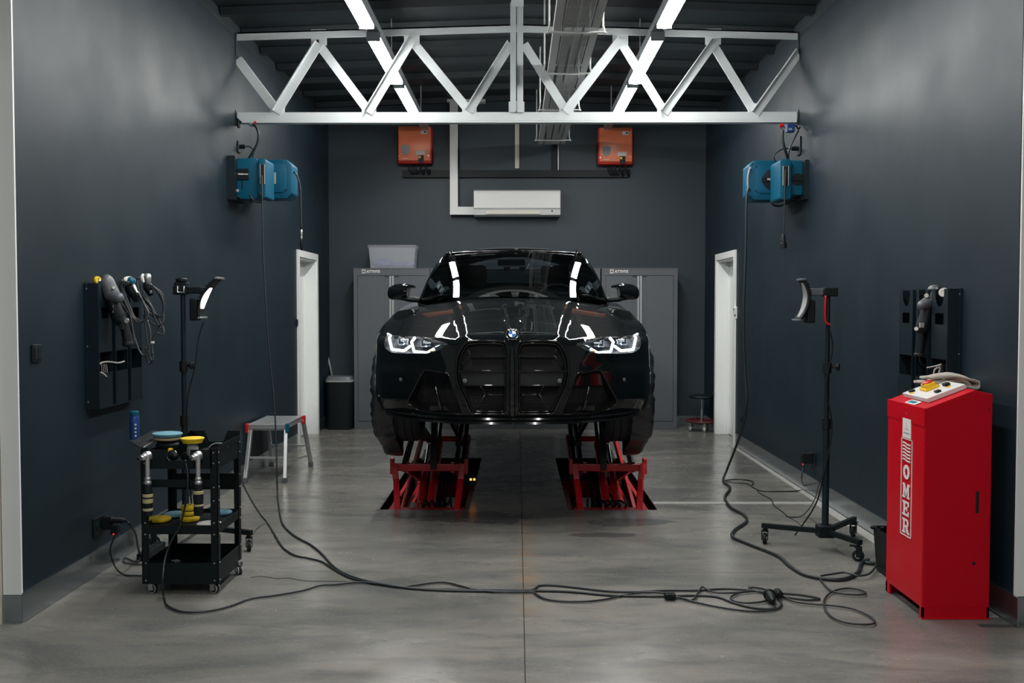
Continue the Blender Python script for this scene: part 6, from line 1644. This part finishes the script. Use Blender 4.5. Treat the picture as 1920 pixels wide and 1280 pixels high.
MB().tube(catmull([PY(250, 534, d - .04), PY(254, 543, d - .05), PY(260, 553, d - .05)], 4), [.008, .009, .009, .008, .008, .006, .009, .010, .006], 8).build('silver_lever', 'alu', t, smooth=40)
coil(t, [[(232 + o, 526 + o * .3), (221 + o, 535), (226 + o * 1.4, 562), (243 + o * 1.2, 588 + o), (262 + o, 603 - o * .3), (273 + o * .6, 596 - o), (270, 570), (258, 548)] for o in (-3, -1, 1, 3, 5, 7, 9)], 5.62)
coil(t, [[(240, 598), (250, 625), (260, 655), (270, 667), (279, 655), (282, 625), (276, 600)], [(243, 585), (248, 610), (252, 640), (249, 642), (245, 620)]], 5.60)
t = thing('small_polisher', 'small polisher with silver head and tangled cord in the left tool holder', 'polisher', PY(275, 600, 5.9))
d = 5.88
MB().tube(catmull([PY(276, 514, d - .02), PY(277, 522, d - .03), PY(277, 532, d - .02)], 4), [.012, .018, .021, .021, .020, .019, .018, .017, .014], 14).build('silver_head', 'alu', t, smooth=60)
MB().lathe(PY(268, 522, d + .02), (1, 0, 0), [(.026, -.006), (.030, 0), (.026, .008)], 18).build('pad', 'whitefoam', t, smooth=40)
MB().tube(catmull([PY(276, 532, d), PY(279, 542, d - .02), PY(283, 552, d)], 4), [.024, .026, .028, .028, .027, .024, .02, .018, .016], 14).build('motor_body', 'blk', t, smooth=60)
MB().box(PY(280, 544, d - .045), PY(286, 550, d - .03), .003).build('end_cover', 'alu', t)
coil(t, [[(262 - o, 520), (252 + o, 530), (266, 560), (285, 585 + o), (303 + o * .4, 592), (307, 575), (300 + o, 552), (285, 535)] for o in (-1.5, 0, 1.6, 3.2, 5)] +
     [[(278, 533), (292, 541), (306, 565), (307, 586), (292, 594), (276, 584)], [(268, 545), (285, 575), (298, 600), (307, 618), (304, 628), (295, 622), (300, 612)], [(270, 590), (276, 640), (283, 672), (287, 672), (284, 645), (282, 630)], [(282, 640), (290, 628), (302, 612)],
      [(273, 650), (275, 672), (280, 682), (286, 676), (286, 660)], [(266, 550), (275, 562), (284, 575), (292, 600), (300, 612)], [(280, 602), (292, 610), (305, 605), (307, 590)]], 5.84)
MB().box(PY(281, 640, 5.8), PY(290, 643.5, 5.82), .002).build('cord_tie', 'print', t)
MB().tube(catmull([PY(268, 556, 5.8), PY(276, 566, 5.79), PY(284, 578, 5.79)], 4), [.007, .010, .010, .008, .012, .010, .008, .007, .006], 10).build('plug', 'blk', t, smooth=40)
# right tool holder's polisher
t = thing('rotary_polisher', 'grey-black rotary polisher hanging in the right tool holder', 'polisher', PY(1724, 668, 5.5))
d = 5.52
pp = catmull([PY(1753, 534, d), PY(1752, 540, d), PY(1749, 551, d), PY(1745, 562, d)], 5)
MB().tube(pp, list(np.interp(np.linspace(0, 1, len(pp)), [0, .15, .4, .7, 1], [.008, .024, .033, .036, .034])), 18).build('gear_head', 'cab', t, smooth=60)
pp = catmull([PY(1749, 566, d), PY(1737, 568, d - .03), PY(1722, 575, d - .05)], 6)
MB().tube(pp, list(np.interp(np.linspace(0, 1, len(pp)), [0, .5, .85, 1], [.030, .032, .022, .008])), 16).build('hood_grip', 'cab', t, smooth=60)
pp = catmull([PY(1742, 568, d), PY(1737, 590, d), PY(1731, 612, d), PY(1728, 625, d)], 5)
MB().tube(pp, list(np.interp(np.linspace(0, 1, len(pp)), [0, .3, .7, 1], [.036, .036, .040, .028])), 18).build('motor_body', 'blk', t, smooth=60)
MB().cyl(PY(1728, 622, d), PY(1724, 662, d), .025, 16).build('handle', 'blk', t, smooth=40)
MB().lathe(PY(1724, 662, d), (-.05, 0, -1), [(.026, 0), (.031, .006), (.030, .016), (.010, .02)], 16).build('end_cap', 'rubber', t, smooth=40)
for (x, y, r_, m) in ((1737, 554, .012, 'cream'), (1718, 616, .011, 'print'), (1746, 562, .006, 'galv'), (1756, 540, .007, 'galv')):
    MB().cyl(PY(x, y, d - .05), PY(x, y, d - .02), r_, 12).build('screw_cap', m, t, smooth=40)
MB().box(PY(1725, 605, d - .043), PY(1731, 614, d - .03), .001).build('type_plate', 'signal', t)
MB().tube(catmull([PY(1724, 668, d), PY(1727, 680, d + .02), PY(1740, 690, d + .04)], 4), .005, 6).build('cord', 'hose', t, smooth=True)
disc_pad(PY(1770, 549, 5.38), .026, .016, 'cream', 'small pale felt disc in the top notch of the right tool holder', axis=(-.5, -.8, .2))
# cables in the holders
t = thing('loose_cable', 'pale cable looping out of the lower opening of the left tool holder', 'cable', PY(190, 700, 5.42))
MB().tube(catmull([PY(182, 697, 5.44), PY(183, 688, 5.43), PY(190, 680, 5.45), PY(204, 678, 5.5), PY(222, 680, 5.6), PY(233, 677, 5.68)], 6), .0045, 6).build('outer_sheath', 'wire', t, smooth=True)
MB().tube(catmull([PY(182, 700, 5.44), PY(189, 698, 5.43), PY(197, 703, 5.45), PY(200, 706, 5.46)], 4), .004, 6).build('stub', 'wire', t, smooth=True)
MB().box(PY(182, 697, 5.43), PY(187, 703, 5.445), .003).build('connector', 'print', t)
for k in range(4): MB().tube(catmull([PY(190 + k * 3, 682, 5.5), PY(191 + k * 3.4, 694, 5.5), PY(193 + k * 2.5, 706, 5.5)], 3), .0018, 5).build('strand', 'wire', t)
t = thing('loose_cable', 'pale stub wires sticking out of the right tool holder above the cloth', 'cable', PY(1762, 700, 5.3))
d = 5.36
for path in ([(1738, 689), (1750, 687), (1765, 683)], [(1761, 684), (1766, 698), (1773, 706), (1778, 712)], [(1761, 689), (1753, 692), (1751, 702), (1753, 714)], [(1763, 690), (1760, 702), (1757, 715)], [(1758, 688), (1752, 695), (1751, 706)]):
    MB().tube(catmull([PY(x, y, d - .03) for x, y in path], 5), .0042, 6).build('wire', 'wire', t, smooth=True)
MB().box(PY(1766, 692, d - .03), PY(1773, 699, d - .02), .003).build('connector', 'yellow', t)
MB().box((2.262, 5.30, 1.06), (2.30, 5.36, 1.18)).build('cable_holder', 'blk', t)

# ================================================================ SOCKETS, SWITCH
def wall_box(name, label, cat, xw, sgn, px, py, hw, hh, m, parts=True, n=1):
    p = PX(px, py, xw); t = thing(name, label, cat, (xw, p.y, p.z - hh))
    X = lambda a: xw - sgn * a
    MB().box((X(.001), p.y - hw, p.z - hh), (X(.012), p.y + hw, p.z + hh), .003).build('cover_plate', m, t)
    return t, p, X
t, p, X = wall_box('light_switch', 'dark two-gang light switch on the left wall beside the white jamb', 'switch', WL, -1, 66, 662, .043, .043, 'rack')
for k in (-1, 1): MB().box((X(.012), p.y + k * .018 - .016, p.z - .032), (X(.016), p.y + k * .018 + .016, p.z + .032), .002).build('rocker', 'blk', t)
t, p, X = wall_box('wall_socket', 'black double socket low on the left wall beside the trolley', 'socket', WL, -1, 184, 984, .075, .05, 'blk')
for k in (-1, 1): MB().cyl((X(.012), p.y + k * .035, p.z), (X(.016), p.y + k * .035, p.z), .022, 16).cyl((X(.016), p.y + k * .035 - .01, p.z), (X(.018), p.y + k * .035 - .01, p.z), .003, 6).build('outlet', 'rack', t)
pl = thing('plug_adapter', 'black plug with ribbed boot in the left wall socket', 'plug', (X(.06), p.y + .03, p.z - .03))
MB().box((X(.018), p.y + .01, p.z - .03), (X(.075), p.y + .06, p.z + .045), .006).build('plug_body', 'blk', pl)
MB().lathe((X(.07), p.y - .0, p.z + .028), (1, 0, -.05), [(.016, 0)] + [q for k in range(7) for q in ((.018, .008 + k * .010), (.014, .013 + k * .010))] + [(.009, .085)], 14).build('ribbed_boot', 'rubber', pl, smooth=30)
MB().box((X(.075), p.y - .02, p.z - .05), (X(.115), p.y + .03, p.z + .0), .005).build('adapter', 'blk', pl)
MB().box((X(.09), p.y - .022, p.z - .050), (X(.097), p.y - .019, p.z - .043)).build('red_indicator', 'led', pl)
MB().tube(catmull([(X(.155), p.y, p.z + .022), PY(242, 981, p.y - .02), PY(254, 1000, p.y + .05), PY(258, 1022, p.y + .15), PY(262, 1040, p.y + .3)], 5), .006, 6).build('cable', 'hose', pl, smooth=True)
MB().tube(catmull([(X(.10), p.y, p.z - .05), PY(207, 1029, p.y + .0), PY(214, 1058, p.y + .02), PF(230, 1076, .008), PF(256, 1079, .008), PF(275, 1078, .008)], 6), .005, 6).build('thin_cable', 'hose', pl, smooth=True)
t, p, X = wall_box('wall_socket', 'black socket low on the right wall behind the lamp stand', 'socket', WR, 1, 1526, 859, .06, .05, 'rack')
for k in (-1, 1): MB().cyl((X(.012), p.y + k * .027, p.z), (X(.016), p.y + k * .027, p.z), .018, 14).build('outlet', 'blk', t)
pl = thing('plug_adapter', 'black charger with red light in the right wall socket', 'plug', (X(.05), p.y, p.z - .04))
MB().box((X(.016), p.y - .035, p.z - .04), (X(.10), p.y + .03, p.z + .045), .006).build('plug_body', 'blk', pl)
MB().box((X(.100), p.y - .037, p.z - .045), (X(.092), p.y - .033, p.z - .037)).build('red_indicator', 'led', pl)
c7 = lambda x, y: (1380 + x / 5.332, 840 + y / 5.332)
q = [(X(.08), p.y, p.z - .04), (X(.10), p.y - .02, p.z - .16)] + [PF(*c7(x, y), .006) for x, y in ((680, 395), (620, 425), (400, 432), (250, 425), (190, 402), (155, 375), (175, 345), (130, 320), (0, 310), (-110, 322))]
MB().tube(catmull(q, 6), .0048, 6).build('cable', 'hose', pl, smooth=True)
t, p, X = wall_box('wall_socket', 'tiny dark socket low on the right wall beside the right doorway', 'socket', WR, 1, 1391, 787, .04, .045, 'rack')
MB().cyl((X(.012), p.y, p.z), (X(.016), p.y, p.z), .018, 12).build('outlet', 'blk', t)
t, p, X = wall_box('thermostat', 'small white thermostat on the right wall beside the doorway', 'thermostat', WR, 1, 1381, 586, .04, .065, 'whitepl')
MB().box((X(.012), p.y - .035, p.z - .02), (X(.03), p.y + .03, p.z + .055), .004).build('sensor_body', 'whitepl', t)
MB().box((X(.030), p.y - .02, p.z + .02), (X(.031), p.y + .015, p.z + .045)).build('display', 'blk', t)
t, p, X = wall_box('door_contact', 'tiny dark contact on the left wall before the left doorway', 'switch', WL, -1, 556, 605, .03, .04, 'rack')
MB().box((X(.012), p.y - .015, p.z - .02), (X(.015), p.y + .015, p.z + .02)).build('rocker', 'blk', t)
# black bin behind the console
t = thing('open_bin', 'small black open bin on the floor behind the red console', 'bin', (2.16, 5.46, 0))
mb = MB(); A = [(2.035, 5.36), (2.30, 5.36), (2.30, 5.60), (2.035, 5.60)]; B = [(2.02, 5.345), (2.31, 5.345), (2.31, 5.615), (2.02, 5.615)]
mb.add([(x, y, .004) for x, y in A] + [(x, y, .245) for x, y in B], [(0, 3, 2, 1), (0, 1, 5, 4), (1, 2, 6, 5), (2, 3, 7, 6), (3, 0, 4, 7)]).build('body', 'blk', t, thick=.004)
MB().tube([(x, y, .246) for x, y in B], .007, 6, closed=True).build('rim', 'blk', t)
MB().box((2.0, 5.58, .238), (2.03, 5.61, .25)).build('handle_lug', 'blk', t)
# power strip behind the trolley
t = thing('power_strip', 'black power strip on the floor behind the trolley against the left wall', 'power strip', (-2.2, 6.1, 0))
MB().box((-2.235, 5.78, .002), (-2.175, 6.10, .042), .005).build('housing', 'blk', t)
for k in range(4): MB().cyl((-2.205, 5.83 + k * .075, .042), (-2.205, 5.83 + k * .075, .044), .020, 14).build('outlet', 'rack', t)
MB().tube(catmull([(-2.21, 5.78, .02), (-2.21, 5.72, .01), PF(236, 1046, .008), PF(233, 1053, .008), PF(256, 1058, .008), PF(285, 1056, .008)], 6), .005, 6).build('cable', 'hose', t, smooth=True)

# ================================================================ CABLES ON THE FLOOR
def cord(name, label, air, flr, r, z=None, extra_end=None, n=7):
    z = z or r + .001
    pts = [PY(*q) for q in air] + [PF(x, y, z) for x, y in flr] + (extra_end or [])
    o = MB().tube(catmull(pts, n), r, 8).build(name, 'hose', smooth=True); tag(o, label, 'cable'); return o
o4 = lambda L_: [(500 + x / 3.2, 880 + y / 3.2) for x, y in L_]
o5 = lambda L_: [(1000 + x / 2.909, 900 + y / 2.909) for x, y in L_]
cord('extension_cord', 'long grey-black cord from the left wall reel along the floor to the coil',
     [(490, 330, 8.07), (491, 345, 8.04), (494, 480, 8.02), (503, 640, 7.95), (513, 740, 7.9), (518, 830, 7.82), (519, 890, 7.75), (520.5, 930, 7.68)],
     [(523, 950), (529, 980)] + o4([(150, 385), (215, 425), (270, 455), (330, 505), (400, 580), (480, 630), (600, 668), (760, 700), (900, 716), (1100, 726), (1350, 730), (1580, 727)]) + o5([(200, 608), (420, 628), (620, 632), (740, 632), (880, 628), (1000, 636), (1080, 664), (1180, 692), (1290, 702), (1320, 694)]), .0062)
cord('floor_cable', 'cable dropping beside the trolley and joining the cord bundle', [(449, 882, 5.62), (452, 898, 5.75), (461, 919, 5.95), (476, 946, 6.3), (490, 967, 6.7)],
     [(502, 981)] + o4([(50, 395), (100, 470), (170, 515), (250, 532), (330, 553), (400, 595), (480, 640), (560, 665), (700, 690), (820, 706), (920, 712), (1100, 718), (1240, 722), (1500, 722)]) + o5([(0, 594), (40, 573), (150, 576), (400, 604), (560, 608), (740, 600), (900, 600), (1050, 592), (1170, 598), (1300, 612), (1440, 622), (1540, 638), (1558, 648), (1500, 652), (1400, 640), (1330, 628)]), .0056, z=.0075)
cord('trolley_cable', 'cable hanging down through the trolley and curving out across the floor', [(347, 862, 5.12), (352, 890, 5.09), (350, 930, 5.08), (338, 985, 5.085), (323, 1010, 5.08), (310, 1045, 5.06), (305, 1085, 4.98)],
     [(307, 1118), (315, 1136), (345, 1147), (390, 1145), (430, 1136), (470, 1122), (520, 1115), (570, 1106), (600, 1097)] + o4([(420, 688), (540, 676), (640, 682), (800, 704), (880, 695), (1000, 678), (1080, 678), (1170, 700), (1260, 722), (1400, 735), (1590, 736)]) + o5([(10, 618), (60, 645), (150, 660), (280, 660), (400, 648), (500, 626), (600, 612), (700, 614), (790, 640), (900, 668), (1050, 698), (1200, 714), (1310, 706), (1352, 682), (1340, 645), (1310, 610), (1240, 588), (1178, 582), (1190, 590)]), .0056, z=.009)
cord('coiled_cable', 'loops of thin cable around the black connector on the floor', [], o5([(740, 636), (800, 640), (868, 652), (900, 610), (922, 582), (955, 600), (1010, 614), (1120, 612), (1180, 604), (1260, 612), (1300, 640), (1250, 662), (1170, 669), (1100, 660), (1076, 642), (1100, 622), (1160, 608), (1250, 606), (1340, 622), (1420, 660), (1540, 676), (1640, 684), (1740, 700), (1830, 738), (1862, 768), (1845, 784), (1780, 785), (1690, 772), (1620, 738), (1587, 690), (1590, 645), (1630, 608), (1700, 590), (1770, 594), (1812, 612), (1790, 624), (1700, 620), (1630, 604), (1590, 572), (1562, 535)]), .0052, z=.012)
cord('thick_hose', 'thick dark hose winding from the right wall reel to the small black bin', [(1405, 352, 8.41), (1400, 372, 8.40), (1398, 470, 8.38), (1394, 598, 8.36), (1397, 700, 8.33), (1400, 755, 8.3), (1391, 805, 8.35), (1375, 850, 8.45), (1362, 883, 8.6)],
     [(1356, 901), (1369, 914), (1359, 932), (1371, 951), (1395, 965), (1399, 978), (1378, 993), (1374, 1006), (1405, 1020), (1457, 1041), (1481, 1061), (1509, 1077), (1550, 1085), (1584, 1085), (1608, 1073), (1615, 1056), (1628, 1049)], .0105, extra_end=[Vector((2.02, 5.72, .012)), Vector((2.10, 5.70, .012)), Vector((2.22, 5.68, .012))])
cord('bin_cable', 'cable rising from the floor into the small black bin', [], [(1539, 1079), (1560, 1076), (1584, 1073), (1608, 1079), (1630, 1075)], .0055, z=.024,
     extra_end=[PY(1643, 1058, 5.60), PY(1647, 1030, 5.60), PY(1648, 1005, 5.59), PY(1650, 992, 5.58), PY(1656, 989, 5.53)])
cord('lamp_stand_cable', 'thin cable from the right lamp stand lying over the pale floor strip', [(1543, 885, 6.16), (1541, 895, 6.18), (1534, 913, 6.3), (1528, 935, 6.6), (1515, 956, 6.98)],
     [c7(640, 682), c7(530, 686), c7(470, 640), c7(380, 570), c7(350, 510), c7(240, 450), c7(200, 408), c7(150, 378), c7(100, 352), c7(0, 348), c7(-100, 330)], .0040)
cord('thin_wire', 'very thin wire tail on the floor left of the right lamp stand', [], [c7(500, 680), c7(560, 705), c7(620, 745), c7(660, 780)], .0022)
cord('hairline_cable', 'hair-thin cable on the floor right of the trolley', [], [(470, 1082), (490, 1080), (520, 1084), (540, 1083), (570, 1088), (600, 1089), (650, 1089)], .0016)
# connector at the coil
a, b = PF(1441, 1112, .03), PF(1455, 1136, .03)
t = thing('cable_connector', 'black cable connector lying in the loops of cord on the floor', 'connector', ((a.x + b.x) / 2, (a.y + b.y) / 2, 0)); dv = (b - a).normalized()
MB().lathe(a, dv, [(.018, 0), (.027, .004), (.029, .03), (.025, .04), (.024, .085), (.019, .10), (.012, .13), (.008, .135)], 18).build('plug_body', 'blk', t, smooth=40)
MB().lathe(a + dv * .02, dv, [(.0295, 0), (.031, .003), (.031, .012), (.0295, .015)], 18, caps=False).build('collar', 'rubber', t, smooth=40)
c = a + Vector((.05, .03, 0)); MB().lathe(c, (dv.x * .6, dv.y, 0), [(.016, 0), (.022, .01), (.022, .05), (.012, .06)], 14).build('cap', 'blk', t, smooth=40)
p = PF(1256, 1117, .02); t = thing('cable_clip', 'small black clip gathering the cords on the floor', 'clip', (p.x, p.y, 0))
MB().box((p.x - .028, p.y - .02, .004), (p.x + .028, p.y - .008, .036), .004).box((p.x - .028, p.y + .008, .004), (p.x + .028, p.y + .02, .036), .004).build('jaw', 'blk', t)
for k in (-1, 1): MB().cyl((p.x + k * .014, p.y - .026, .022), (p.x + k * .014, p.y + .024, .022), .010, 12).build('roller', 'blk', t, smooth=40)
